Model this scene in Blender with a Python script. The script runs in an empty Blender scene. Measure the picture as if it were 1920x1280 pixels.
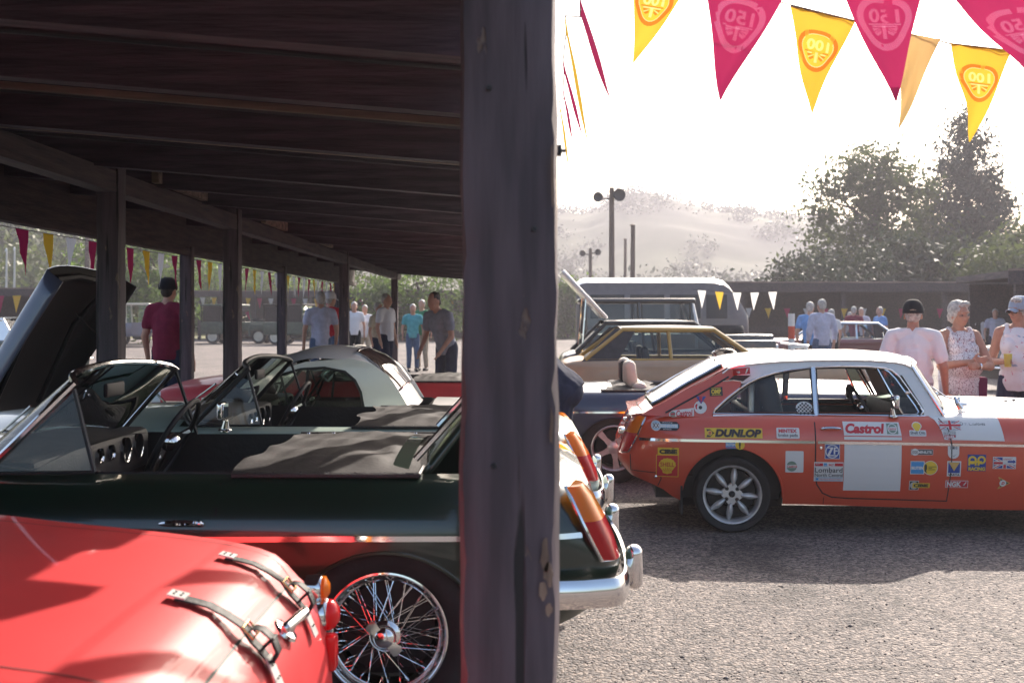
import bpy, bmesh, math, random
import numpy as np
from mathutils import Vector, Matrix, noise
from mathutils.geometry import tessellate_polygon
from mathutils.bvhtree import BVHTree
random.seed(7)
PI = math.pi
SC = bpy.context.scene
COL = SC.collection

# ------------------------------------------------------------------ camera
EYE = 1.45
FPX = 2133.0
cam = bpy.data.cameras.new('camera')
cam.sensor_width = 36.0
cam.lens = FPX / 1920 * 36
cam.shift_y = -50 / 1920
cam.clip_start = 0.05
cam.clip_end = 4000
cam.dof.use_dof = True
cam.dof.focus_distance = 6.2
cam.dof.aperture_fstop = 5.0
cam_o = bpy.data.objects.new('camera', cam)
cam_o.location = (0, 0, EYE)
cam_o.rotation_euler = (PI / 2, 0, 0)
COL.objects.link(cam_o)
SC.camera = cam_o

# ------------------------------------------------------------------ sky, sun, exposure
SUN_AZ, SUN_EL = math.radians(23.5), math.radians(34)     # azimuth measured from +Y towards +X
sd = Vector((math.sin(SUN_AZ) * math.cos(SUN_EL), math.cos(SUN_AZ) * math.cos(SUN_EL), math.sin(SUN_EL)))
world = bpy.data.worlds.new('World')
SC.world = world
world.use_nodes = True
wn = world.node_tree
for n in list(wn.nodes):
    wn.nodes.remove(n)
sky = wn.nodes.new('ShaderNodeTexSky')
sky.sky_type = 'NISHITA'
sky.sun_disc = False
sky.sun_elevation = SUN_EL
sky.sun_rotation = SUN_AZ
sky.dust_density = 4.0
sky.air_density = 1.0
bgn = wn.nodes.new('ShaderNodeBackground')
bgn.inputs['Strength'].default_value = 0.15
won = wn.nodes.new('ShaderNodeOutputWorld')
wn.links.new(sky.outputs[0], bgn.inputs['Color'])
wn.links.new(bgn.outputs[0], won.inputs['Surface'])
sun = bpy.data.lights.new('sun', 'SUN')
sun.energy = 5.0
sun.angle = math.radians(0.55)
sun.color = (1.0, 0.90, 0.79)
sun_o = bpy.data.objects.new('sun', sun)
sun_o.rotation_euler = sd.to_track_quat('Z', 'Y').to_euler()
sun_o.location = (6, 14, 12)
COL.objects.link(sun_o)
SC.view_settings.view_transform = 'Standard'
SC.view_settings.look = 'None'
SC.view_settings.exposure = 0.9
SC.view_settings.gamma = 1.0
SC.render.engine = 'CYCLES'
SC.cycles.max_bounces = 8
SC.cycles.transparent_max_bounces = 16
SC.cycles.volume_bounces = 1
SC.cycles.caustics_reflective = False
SC.cycles.caustics_refractive = False
SC.cycles.sample_clamp_indirect = 6.0
SC.cycles.use_denoising = True

# ------------------------------------------------------------------ materials
def mat(name, col, rough=0.5, metal=0.0, coat=0.0, var=0.0, scale=6.0, bump=0.0, bscale=40.0, spec=0.5,
        trans=0.0, col2=None, stretch=None, detail=4.0):
    m = bpy.data.materials.new(name)
    m.use_nodes = True
    nt = m.node_tree
    b = nt.nodes['Principled BSDF']
    b.inputs['Base Color'].default_value = (*col, 1)
    b.inputs['Roughness'].default_value = rough
    b.inputs['Metallic'].default_value = metal
    b.inputs['Coat Weight'].default_value = coat
    b.inputs['Coat Roughness'].default_value = 0.04
    b.inputs['Specular IOR Level'].default_value = spec
    tc = None
    if var or bump:
        tc = nt.nodes.new('ShaderNodeTexCoord')
        mp = nt.nodes.new('ShaderNodeMapping')
        nt.links.new(tc.outputs['Object'], mp.inputs['Vector'])
        if stretch:
            mp.inputs['Scale'].default_value = stretch
    if var:
        nz = nt.nodes.new('ShaderNodeTexNoise')
        nz.inputs['Scale'].default_value = scale
        nz.inputs['Detail'].default_value = detail
        nt.links.new(mp.outputs[0], nz.inputs['Vector'])
        rp = nt.nodes.new('ShaderNodeValToRGB')
        lo = [c * (1 - var) for c in col]
        hi = list(col2) if col2 else [min(1, c * (1 + var)) for c in col]
        rp.color_ramp.elements[0].position = 0.35
        rp.color_ramp.elements[1].position = 0.68
        rp.color_ramp.elements[0].color = (*lo, 1)
        rp.color_ramp.elements[1].color = (*hi, 1)
        nt.links.new(nz.outputs['Fac'], rp.inputs[0])
        nt.links.new(rp.outputs[0], b.inputs['Base Color'])
    if bump:
        n2 = nt.nodes.new('ShaderNodeTexNoise')
        n2.inputs['Scale'].default_value = bscale
        n2.inputs['Detail'].default_value = 6
        nt.links.new(mp.outputs[0], n2.inputs['Vector'])
        bp = nt.nodes.new('ShaderNodeBump')
        bp.inputs['Strength'].default_value = bump
        bp.inputs['Distance'].default_value = 0.02
        nt.links.new(n2.outputs['Fac'], bp.inputs['Height'])
        nt.links.new(bp.outputs[0], b.inputs['Normal'])
    if trans:
        tr = nt.nodes.new('ShaderNodeBsdfTranslucent')
        tr.inputs['Color'].default_value = (*col, 1)
        if var:
            nt.links.new(rp.outputs[0], tr.inputs['Color'])
        mx = nt.nodes.new('ShaderNodeMixShader')
        mx.inputs[0].default_value = trans
        out = nt.nodes['Material Output']
        nt.links.new(b.outputs[0], mx.inputs[1])
        nt.links.new(tr.outputs[0], mx.inputs[2])
        nt.links.new(mx.outputs[0], out.inputs['Surface'])
    return m

def glass_mat(name, tint=(0.86, 0.9, 0.88), refl=1.0):
    m = bpy.data.materials.new(name)
    m.use_nodes = True
    nt = m.node_tree
    nt.nodes.remove(nt.nodes['Principled BSDF'])
    out = nt.nodes['Material Output']
    t = nt.nodes.new('ShaderNodeBsdfTransparent')
    t.inputs[0].default_value = (*tint, 1)
    g = nt.nodes.new('ShaderNodeBsdfGlossy')
    g.inputs['Roughness'].default_value = 0.02
    f = nt.nodes.new('ShaderNodeFresnel')
    f.inputs[0].default_value = 1.5
    mu = nt.nodes.new('ShaderNodeMath')
    mu.operation = 'MULTIPLY'
    mu.inputs[1].default_value = refl
    nt.links.new(f.outputs[0], mu.inputs[0])
    mx = nt.nodes.new('ShaderNodeMixShader')
    nt.links.new(mu.outputs[0], mx.inputs[0])
    nt.links.new(t.outputs[0], mx.inputs[1])
    nt.links.new(g.outputs[0], mx.inputs[2])
    nt.links.new(mx.outputs[0], out.inputs['Surface'])
    return m

def asphalt_mat(name):
    m = bpy.data.materials.new(name)
    m.use_nodes = True
    nt = m.node_tree
    b = nt.nodes['Principled BSDF']
    b.inputs['Roughness'].default_value = 0.82
    tc = nt.nodes.new('ShaderNodeTexCoord')
    vo = nt.nodes.new('ShaderNodeTexVoronoi')
    vo.inputs['Scale'].default_value = 66
    vo.inputs['Randomness'].default_value = 1.0
    nz0 = nt.nodes.new('ShaderNodeTexNoise')
    nz0.inputs['Scale'].default_value = 30
    ad = nt.nodes.new('ShaderNodeVectorMath')
    ad.operation = 'MULTIPLY_ADD'
    ad.inputs[1].default_value = (0.03, 0.03, 0.0)
    nt.links.new(tc.outputs['Object'], nz0.inputs['Vector'])
    nt.links.new(nz0.outputs['Color'], ad.inputs[0])
    nt.links.new(tc.outputs['Object'], ad.inputs[2])
    nt.links.new(ad.outputs[0], vo.inputs['Vector'])
    rp = nt.nodes.new('ShaderNodeValToRGB')
    e = rp.color_ramp.elements
    e[0].position, e[0].color = 0.05, (0.045, 0.038, 0.042, 1)
    e[1].position, e[1].color = 0.95, (0.30, 0.25, 0.22, 1)
    e.new(0.5).color = (0.135, 0.115, 0.108, 1)
    sp = nt.nodes.new('ShaderNodeSeparateColor')
    nt.links.new(vo.outputs['Color'], sp.inputs[0])
    nt.links.new(sp.outputs[0], rp.inputs[0])
    big = nt.nodes.new('ShaderNodeTexNoise')
    big.inputs['Scale'].default_value = 0.45
    big.inputs['Detail'].default_value = 7
    nt.links.new(tc.outputs['Object'], big.inputs['Vector'])
    r2 = nt.nodes.new('ShaderNodeValToRGB')
    r2.color_ramp.elements[0].position, r2.color_ramp.elements[0].color = 0.3, (0.72, 0.71, 0.72, 1)
    r2.color_ramp.elements[1].position, r2.color_ramp.elements[1].color = 0.7, (1.1, 1.08, 1.05, 1)
    nt.links.new(big.outputs['Fac'], r2.inputs[0])
    mx = nt.nodes.new('ShaderNodeMix')
    mx.data_type = 'RGBA'
    mx.blend_type = 'MULTIPLY'
    mx.inputs['Factor'].default_value = 1
    nt.links.new(rp.outputs[0], mx.inputs['A'])
    nt.links.new(r2.outputs[0], mx.inputs['B'])
    # oil stains, patched areas and fine cracks
    st = nt.nodes.new('ShaderNodeTexNoise'); st.inputs['Scale'].default_value = 1.1; st.inputs['Detail'].default_value = 5; st.inputs['Distortion'].default_value = 0.6
    nt.links.new(tc.outputs['Object'], st.inputs['Vector'])
    r3 = nt.nodes.new('ShaderNodeValToRGB')
    r3.color_ramp.elements[0].position, r3.color_ramp.elements[0].color = 0.30, (0.5, 0.49, 0.5, 1)
    r3.color_ramp.elements[1].position, r3.color_ramp.elements[1].color = 0.42, (1, 1, 1, 1)
    nt.links.new(st.outputs['Fac'], r3.inputs[0])
    m2 = nt.nodes.new('ShaderNodeMix'); m2.data_type = 'RGBA'; m2.blend_type = 'MULTIPLY'; m2.inputs['Factor'].default_value = 1
    nt.links.new(mx.outputs['Result'], m2.inputs['A']); nt.links.new(r3.outputs[0], m2.inputs['B'])
    ck = nt.nodes.new('ShaderNodeTexVoronoi'); ck.feature = 'DISTANCE_TO_EDGE'; ck.inputs['Scale'].default_value = 0.55
    a2 = nt.nodes.new('ShaderNodeVectorMath'); a2.operation = 'MULTIPLY_ADD'; a2.inputs[1].default_value = (0.5, 0.5, 0)
    n5 = nt.nodes.new('ShaderNodeTexNoise'); n5.inputs['Scale'].default_value = 2.2; n5.inputs['Detail'].default_value = 6
    nt.links.new(tc.outputs['Object'], n5.inputs['Vector']); nt.links.new(n5.outputs['Color'], a2.inputs[0]); nt.links.new(tc.outputs['Object'], a2.inputs[2]); nt.links.new(a2.outputs[0], ck.inputs['Vector'])
    r4 = nt.nodes.new('ShaderNodeValToRGB')
    r4.color_ramp.elements[0].position, r4.color_ramp.elements[0].color = 0.002, (0.42, 0.42, 0.42, 1)
    r4.color_ramp.elements[1].position, r4.color_ramp.elements[1].color = 0.009, (1, 1, 1, 1)
    nt.links.new(ck.outputs['Distance'], r4.inputs[0])
    m3 = nt.nodes.new('ShaderNodeMix'); m3.data_type = 'RGBA'; m3.blend_type = 'MULTIPLY'; m3.inputs['Factor'].default_value = 0.8
    nt.links.new(m2.outputs['Result'], m3.inputs['A']); nt.links.new(r4.outputs[0], m3.inputs['B'])
    nt.links.new(m3.outputs['Result'], b.inputs['Base Color'])
    bp = nt.nodes.new('ShaderNodeBump')
    bp.inputs['Strength'].default_value = 0.9
    bp.inputs['Distance'].default_value = 0.012
    inv = nt.nodes.new('ShaderNodeMath')
    inv.operation = 'SUBTRACT'
    inv.inputs[0].default_value = 1
    nt.links.new(vo.outputs['Distance'], inv.inputs[1])
    nt.links.new(inv.outputs[0], bp.inputs['Height'])
    nt.links.new(bp.outputs[0], b.inputs['Normal'])
    return m

M = {}
M['asphalt'] = asphalt_mat('asphalt')
M['concrete'] = mat('concrete', (0.2, 0.19, 0.18), 0.85, var=0.3, scale=3, bump=0.4)
M['wood'] = mat('dark_timber', (0.056, 0.039, 0.058), 0.7, var=0.45, scale=9, bump=0.35, bscale=30, stretch=(0.25, 3, 3), col2=(0.095, 0.066, 0.085))
M['woody'] = mat('dark_timber_beam', (0.047, 0.033, 0.048), 0.7, var=0.45, scale=9, bump=0.35, bscale=30, stretch=(3, 0.25, 3), col2=(0.085, 0.06, 0.058))
M['postwood'] = mat('painted_post', (0.072, 0.052, 0.075), 0.6, var=0.3, scale=7, bump=0.4, bscale=22, stretch=(3, 3, 0.3), col2=(0.125, 0.092, 0.125))
def post_mat():
    m = mat('flaking_painted_post', (0.074, 0.054, 0.066), 0.6, var=0.25, scale=7, stretch=(3, 3, 0.3), col2=(0.12, 0.09, 0.105))
    nt = m.node_tree; b = nt.nodes['Principled BSDF']
    tc = nt.nodes.new('ShaderNodeTexCoord')
    def nz(scale, st, det):
        mp = nt.nodes.new('ShaderNodeMapping'); mp.inputs['Scale'].default_value = st
        nt.links.new(tc.outputs['Object'], mp.inputs['Vector'])
        n = nt.nodes.new('ShaderNodeTexNoise'); n.inputs['Scale'].default_value = scale; n.inputs['Detail'].default_value = det
        nt.links.new(mp.outputs[0], n.inputs['Vector']); return n
    base = b.inputs['Base Color'].links[0].from_socket
    def over(sock, n, p0, p1, col):
        r = nt.nodes.new('ShaderNodeValToRGB'); r.color_ramp.elements[0].position = p0; r.color_ramp.elements[1].position = p1
        nt.links.new(n.outputs['Fac'], r.inputs[0])
        mx = nt.nodes.new('ShaderNodeMix'); mx.data_type = 'RGBA'
        nt.links.new(r.outputs[0], mx.inputs['Factor']); nt.links.new(sock, mx.inputs['A']); mx.inputs['B'].default_value = (*col, 1)
        return mx.outputs['Result'], r
    fl = nz(9, (1, 1, .38), 7); ck = nz(26, (1, 1, .035), 3)
    s1, r1 = over(base, fl, .66, .675, (0.20, 0.145, 0.115))
    s2, r2 = over(s1, ck, .64, .67, (0.012, 0.01, 0.012))
    nt.links.new(s2, b.inputs['Base Color'])
    sm = nt.nodes.new('ShaderNodeMath'); sm.operation = 'ADD'
    nt.links.new(r1.outputs[0], sm.inputs[0]); nt.links.new(r2.outputs[0], sm.inputs[1])
    fine = nz(60, (1, 1, .1), 4)
    s3 = nt.nodes.new('ShaderNodeMath'); s3.operation = 'MULTIPLY_ADD'; s3.inputs[1].default_value = -.5
    nt.links.new(fine.outputs['Fac'], s3.inputs[0]); nt.links.new(sm.outputs[0], s3.inputs[2])
    bp = nt.nodes.new('ShaderNodeBump'); bp.invert = True; bp.inputs['Strength'].default_value = .8; bp.inputs['Distance'].default_value = .006
    nt.links.new(s3.outputs[0], bp.inputs['Height']); nt.links.new(bp.outputs[0], b.inputs['Normal'])
    return m
M['postwood'] = post_mat()
M['rawwood'] = mat('flaked_bare_wood', (0.30, 0.21, 0.15), 0.8, var=0.4, scale=14, bump=0.5, stretch=(3, 3, 0.4))
M['palewood'] = mat('pale_wood_and_lit_edges', (0.22, 0.16, 0.13), 0.75, var=0.5, scale=5, bump=0.3, stretch=(0.3, 3, 3))  # pale wood; on battens and beam boards the paleness stands in for light
M['red'] = mat('red_paint', (0.62, 0.03, 0.035), 0.5, coat=0.3, var=0.08, scale=3)
M['redgt'] = mat('orange_red_paint', (0.66, 0.075, 0.03), 0.34, coat=1.0, var=0.08, scale=1.5)
M['white'] = mat('white_paint', (0.8, 0.78, 0.76), 0.35, coat=0.8, var=0.04, scale=2)
M['cream'] = mat('cream_paint', (0.66, 0.6, 0.48), 0.38, coat=0.6, var=0.05)
M['mint'] = mat('pale_mint_paint', (0.50, 0.60, 0.52), 0.35, coat=0.8, var=0.05)
M['green'] = mat('dark_green_paint', (0.005, 0.022, 0.012), 0.28, coat=1.0, var=0.1)
M['navy'] = mat('navy_paint', (0.02, 0.028, 0.07), 0.3, coat=1.0, var=0.1)
M['black'] = mat('black_paint', (0.012, 0.012, 0.014), 0.3, coat=0.8)
M['maroon'] = mat('maroon_paint', (0.16, 0.015, 0.02), 0.3, coat=1.0)
M['mustard'] = mat('mustard_paint', (0.52, 0.30, 0.05), 0.4, coat=0.5, var=0.05)
M['tan'] = mat('tan_paint', (0.50, 0.32, 0.19), 0.4, coat=0.5, var=0.05)
M['rover'] = mat('deep_bronze_paint', (0.035, 0.025, 0.022), 0.35, coat=0.8)
M['lrgreen'] = mat('drab_green_paint', (0.05, 0.075, 0.05), 0.55, var=0.2)
M['vanbody'] = mat('van_brown', (0.13, 0.105, 0.10), 0.4, coat=0.6, var=0.1)
M['bluegrey'] = mat('blue_grey_paint_sky_tint', (0.11, 0.125, 0.19), 0.3, coat=1.0)  # car paint, and the sky reflection coloured onto the raised bonnet
M['chrome'] = mat('chrome', (0.86, 0.85, 0.84), 0.07, metal=1.0)
M['alloy'] = mat('cast_alloy', (0.68, 0.66, 0.64), 0.38, metal=0.55, var=0.1, scale=20)
M['darkmetal'] = mat('dark_metal', (0.03, 0.03, 0.032), 0.45, metal=0.4)
M['rubber'] = mat('tyre_rubber', (0.022, 0.021, 0.022), 0.8, var=0.3, scale=10, bump=0.2)
M['trim'] = mat('black_trim', (0.015, 0.014, 0.015), 0.6)
M['vinyl'] = mat('black_vinyl', (0.035, 0.03, 0.032), 0.55, var=0.3, scale=12, bump=0.25, bscale=120)
M['canvas'] = mat('dark_brown_vinyl', (0.02, 0.016, 0.017), 0.75, var=0.3, scale=9, bump=0.12, bscale=60, spec=0.25)
M['seatdark'] = mat('dark_leather', (0.02, 0.018, 0.019), 0.5, bump=0.2)
M['seatcream'] = mat('cream_leather', (0.62, 0.52, 0.42), 0.5, var=0.1, bump=0.2)
M['leather'] = mat('black_strap_leather', (0.016, 0.015, 0.016), 0.65, var=0.3, scale=20, bump=0.3)
M['orange'] = mat('amber_lens', (0.9, 0.30, 0.01), 0.15, coat=0.6, trans=0.55)
M['redlens'] = mat('red_lens', (0.75, 0.02, 0.03), 0.15, coat=0.6, trans=0.5)
M['glass'] = glass_mat('car_glass')
M['glassg'] = glass_mat('green_tinted_glass', (0.45, 0.56, 0.5), 1.3)
M['mirror'] = mat('mirror_glass', (0.75, 0.78, 0.8), 0.03, metal=1.0)
M['lampglass'] = mat('lamp_lens', (0.8, 0.8, 0.78), 0.1, coat=0.5)
# flat print colours
PR = {}
def P(k, c):
    PR[k] = mat('print_' + k, c, 0.45, coat=0.15)
P('white', (0.74, 0.73, 0.71)); P('black', (0.02, 0.02, 0.024)); P('red', (0.58, 0.02, 0.035)); P('yellow', (0.80, 0.55, 0.04))
P('blue', (0.02, 0.06, 0.30)); P('sky', (0.05, 0.30, 0.62)); P('green', (0.20, 0.29, 0.22)); P('grey', (0.42, 0.42, 0.43))
P('gold', (0.66, 0.42, 0.12)); P('silver', (0.5, 0.5, 0.5)); P('lite', (0.40, 0.60, 0.72))
# cloth
def C(k, c, **kw):
    M[k] = mat('cloth_' + k, c, 0.85, var=0.12, scale=14, bump=0.25, bscale=25, spec=0.2, **kw)
M['tee'] = mat('cloth_tee', (0.74, 0.72, 0.74), 0.85, var=0.03, scale=6, bump=0.25, bscale=25, spec=0.2); C('lilac', (0.5, 0.5, 0.62)); C('denim', (0.10, 0.14, 0.23)); C('blueshirt', (0.16, 0.32, 0.62))
C('navycloth', (0.025, 0.03, 0.06)); C('blackcloth', (0.02, 0.02, 0.022)); C('maroontop', (0.20, 0.02, 0.05)); C('beige', (0.5, 0.42, 0.32))
C('greyshort', (0.42, 0.38, 0.42)); C('greytop', (0.24, 0.24, 0.28)); C('redcloth', (0.5, 0.03, 0.04)); C('teal', (0.12, 0.38, 0.42))
C('greencloth', (0.08, 0.22, 0.12)); C('plum', (0.14, 0.015, 0.06)); C('bluecap', (0.33, 0.38, 0.47))
def pattern_cloth(name, base, c1, c2, scale, thr):
    m = mat(name, base, 0.85, bump=0.2, bscale=25, spec=0.2)
    nt = m.node_tree
    b = nt.nodes['Principled BSDF']
    tc = nt.nodes.new('ShaderNodeTexCoord')
    n1 = nt.nodes.new('ShaderNodeTexNoise'); n1.inputs['Scale'].default_value = scale; n1.inputs['Detail'].default_value = 2
    n2 = nt.nodes.new('ShaderNodeTexNoise'); n2.inputs['Scale'].default_value = scale * 0.7; n2.inputs['Detail'].default_value = 1
    for n in (n1, n2):
        nt.links.new(tc.outputs['Object'], n.inputs['Vector'])
    r = nt.nodes.new('ShaderNodeValToRGB'); r.color_ramp.interpolation = 'LINEAR'
    e = r.color_ramp.elements
    e[0].position, e[0].color = thr, (*base, 1)
    e[1].position, e[1].color = thr + 0.03, (*c1, 1)
    nt.links.new(n1.outputs['Fac'], r.inputs[0])
    r2 = nt.nodes.new('ShaderNodeValToRGB')
    r2.color_ramp.elements[0].position, r2.color_ramp.elements[0].color = thr + 0.06, (0, 0, 0, 1)
    r2.color_ramp.elements[1].position, r2.color_ramp.elements[1].color = thr + 0.09, (1, 1, 1, 1)
    nt.links.new(n2.outputs['Fac'], r2.inputs[0])
    mx = nt.nodes.new('ShaderNodeMix'); mx.data_type = 'RGBA'
    nt.links.new(r2.outputs[0], mx.inputs['Factor'])
    nt.links.new(r.outputs[0], mx.inputs['A'])
    mx.inputs['B'].default_value = (*c2, 1)
    nt.links.new(mx.outputs['Result'], b.inputs['Base Color'])
    return m
M['floral'] = pattern_cloth('cloth_grey_floral', (0.68, 0.64, 0.66), (0.30, 0.26, 0.29), (0.30, 0.17, 0.2), 85, 0.56)
M['floral2'] = pattern_cloth('cloth_pink_floral', (0.74, 0.73, 0.76), (0.60, 0.26, 0.32), (0.34, 0.42, 0.55), 20, 0.64)
M['skin'] = mat('skin', (0.50, 0.27, 0.19), 0.55, var=0.08, scale=20)
M['skin2'] = mat('skin_tanned', (0.42, 0.21, 0.14), 0.55, var=0.08, scale=20)
M['greyhair'] = mat('grey_hair', (0.46, 0.43, 0.40), 0.6, var=0.35, scale=40, bump=0.8, bscale=60)
M['darkhair'] = mat('dark_hair', (0.03, 0.022, 0.018), 0.6, var=0.3, scale=40, bump=0.6, bscale=60)
M['eye'] = mat('eye', (0.02, 0.016, 0.014), 0.2)
M['lip'] = mat('lip', (0.36, 0.12, 0.10), 0.5)
M['drink'] = mat('yellow_drink', (0.72, 0.66, 0.16), 0.25, trans=0.4)
# vegetation and land
M['leaf'] = mat('leaf_green', (0.055, 0.085, 0.025), 0.55, var=0.5, scale=0.6, trans=0.4, col2=(0.11, 0.14, 0.04))
M['leafdark'] = mat('leaf_dark', (0.028, 0.045, 0.02), 0.6, var=0.5, scale=0.7, trans=0.25, col2=(0.05, 0.07, 0.03))
M['leaflight'] = mat('leaf_light', (0.09, 0.16, 0.025), 0.55, var=0.45, scale=0.5, trans=0.55, col2=(0.15, 0.23, 0.04))
M['needle'] = mat('conifer_needles', (0.026, 0.042, 0.024), 0.6, var=0.4, scale=0.8, trans=0.15)
M['bark'] = mat('bark', (0.07, 0.055, 0.045), 0.9, var=0.4, bump=0.8)
M['hill'] = mat('hill_fields', (0.032, 0.046, 0.036), 0.95, var=0.6, scale=0.022, col2=(0.10, 0.108, 0.062), detail=8, spec=0.1)
M['wood_hill'] = mat('wooded_hill', (0.028, 0.055, 0.02), 0.9, var=0.7, scale=0.09, col2=(0.075, 0.12, 0.035), detail=9)
M['polewood'] = mat('pole_wood', (0.14, 0.10, 0.075), 0.8, var=0.3, stretch=(3, 3, 0.3))
M['gold'] = mat('pennant_yellow', (0.78, 0.48, 0.05), 0.8, trans=0.36, spec=0.1)
M['backlit_tan'] = mat('pennant_backlit_tan', (0.62, 0.42, 0.17), 0.8, trans=0.34, spec=0.1)  # yellow cloth coloured tan for the look of backlit doubled layers
M['magenta'] = mat('pennant_magenta', (0.40, 0.025, 0.10), 0.8, trans=0.34, spec=0.1)
M['pwhite'] = mat('pennant_white', (0.78, 0.76, 0.74), 0.8, trans=0.5, spec=0.1)
def ink(name, tint, add):
    m = bpy.data.materials.new(name); m.use_nodes = True
    nt = m.node_tree; nt.nodes.remove(nt.nodes['Principled BSDF'])
    t = nt.nodes.new('ShaderNodeBsdfTransparent'); t.inputs[0].default_value = (*tint, 1)
    d = nt.nodes.new('ShaderNodeBsdfDiffuse'); d.inputs[0].default_value = (*add, 1)
    a = nt.nodes.new('ShaderNodeAddShader')
    nt.links.new(t.outputs[0], a.inputs[0]); nt.links.new(d.outputs[0], a.inputs[1])
    nt.links.new(a.outputs[0], nt.nodes['Material Output'].inputs['Surface'])
    return m
M['orangeprint'] = ink('pennant_orange_ink', (1.0, .42, .45), (0.05, 0.02, 0.01))
M['creamprint'] = ink('pennant_cream_ink', (1, 1, 1), (0.5, 0.58, 0.55))
M['pinkprint'] = ink('pennant_pink_ink', (1, 1, 1), (0.30, 0.26, 0.26))
M['bollred'] = mat('bollard_red', (0.62, 0.09, 0.04), 0.5)

# ------------------------------------------------------------------ mesh helpers
def link(o, parent=None):
    COL.objects.link(o)
    if parent is not None:
        o.parent = parent
    return o

def tag(o, label, cat, group=None, kind=None):
    o['label'] = label
    o['category'] = cat
    if group:
        o['group'] = group
    if kind:
        o['kind'] = kind
    return o

def thing(name, label, cat, loc=(0, 0, 0), rz=0.0, group=None):
    o = bpy.data.objects.new(name, None)
    o.empty_display_size = 0.1
    o.location = loc
    o.rotation_euler = (0, 0, rz)
    link(o)
    return tag(o, label, cat, group)

def struct(o, kind='structure'):
    o['kind'] = kind
    return o

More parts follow.
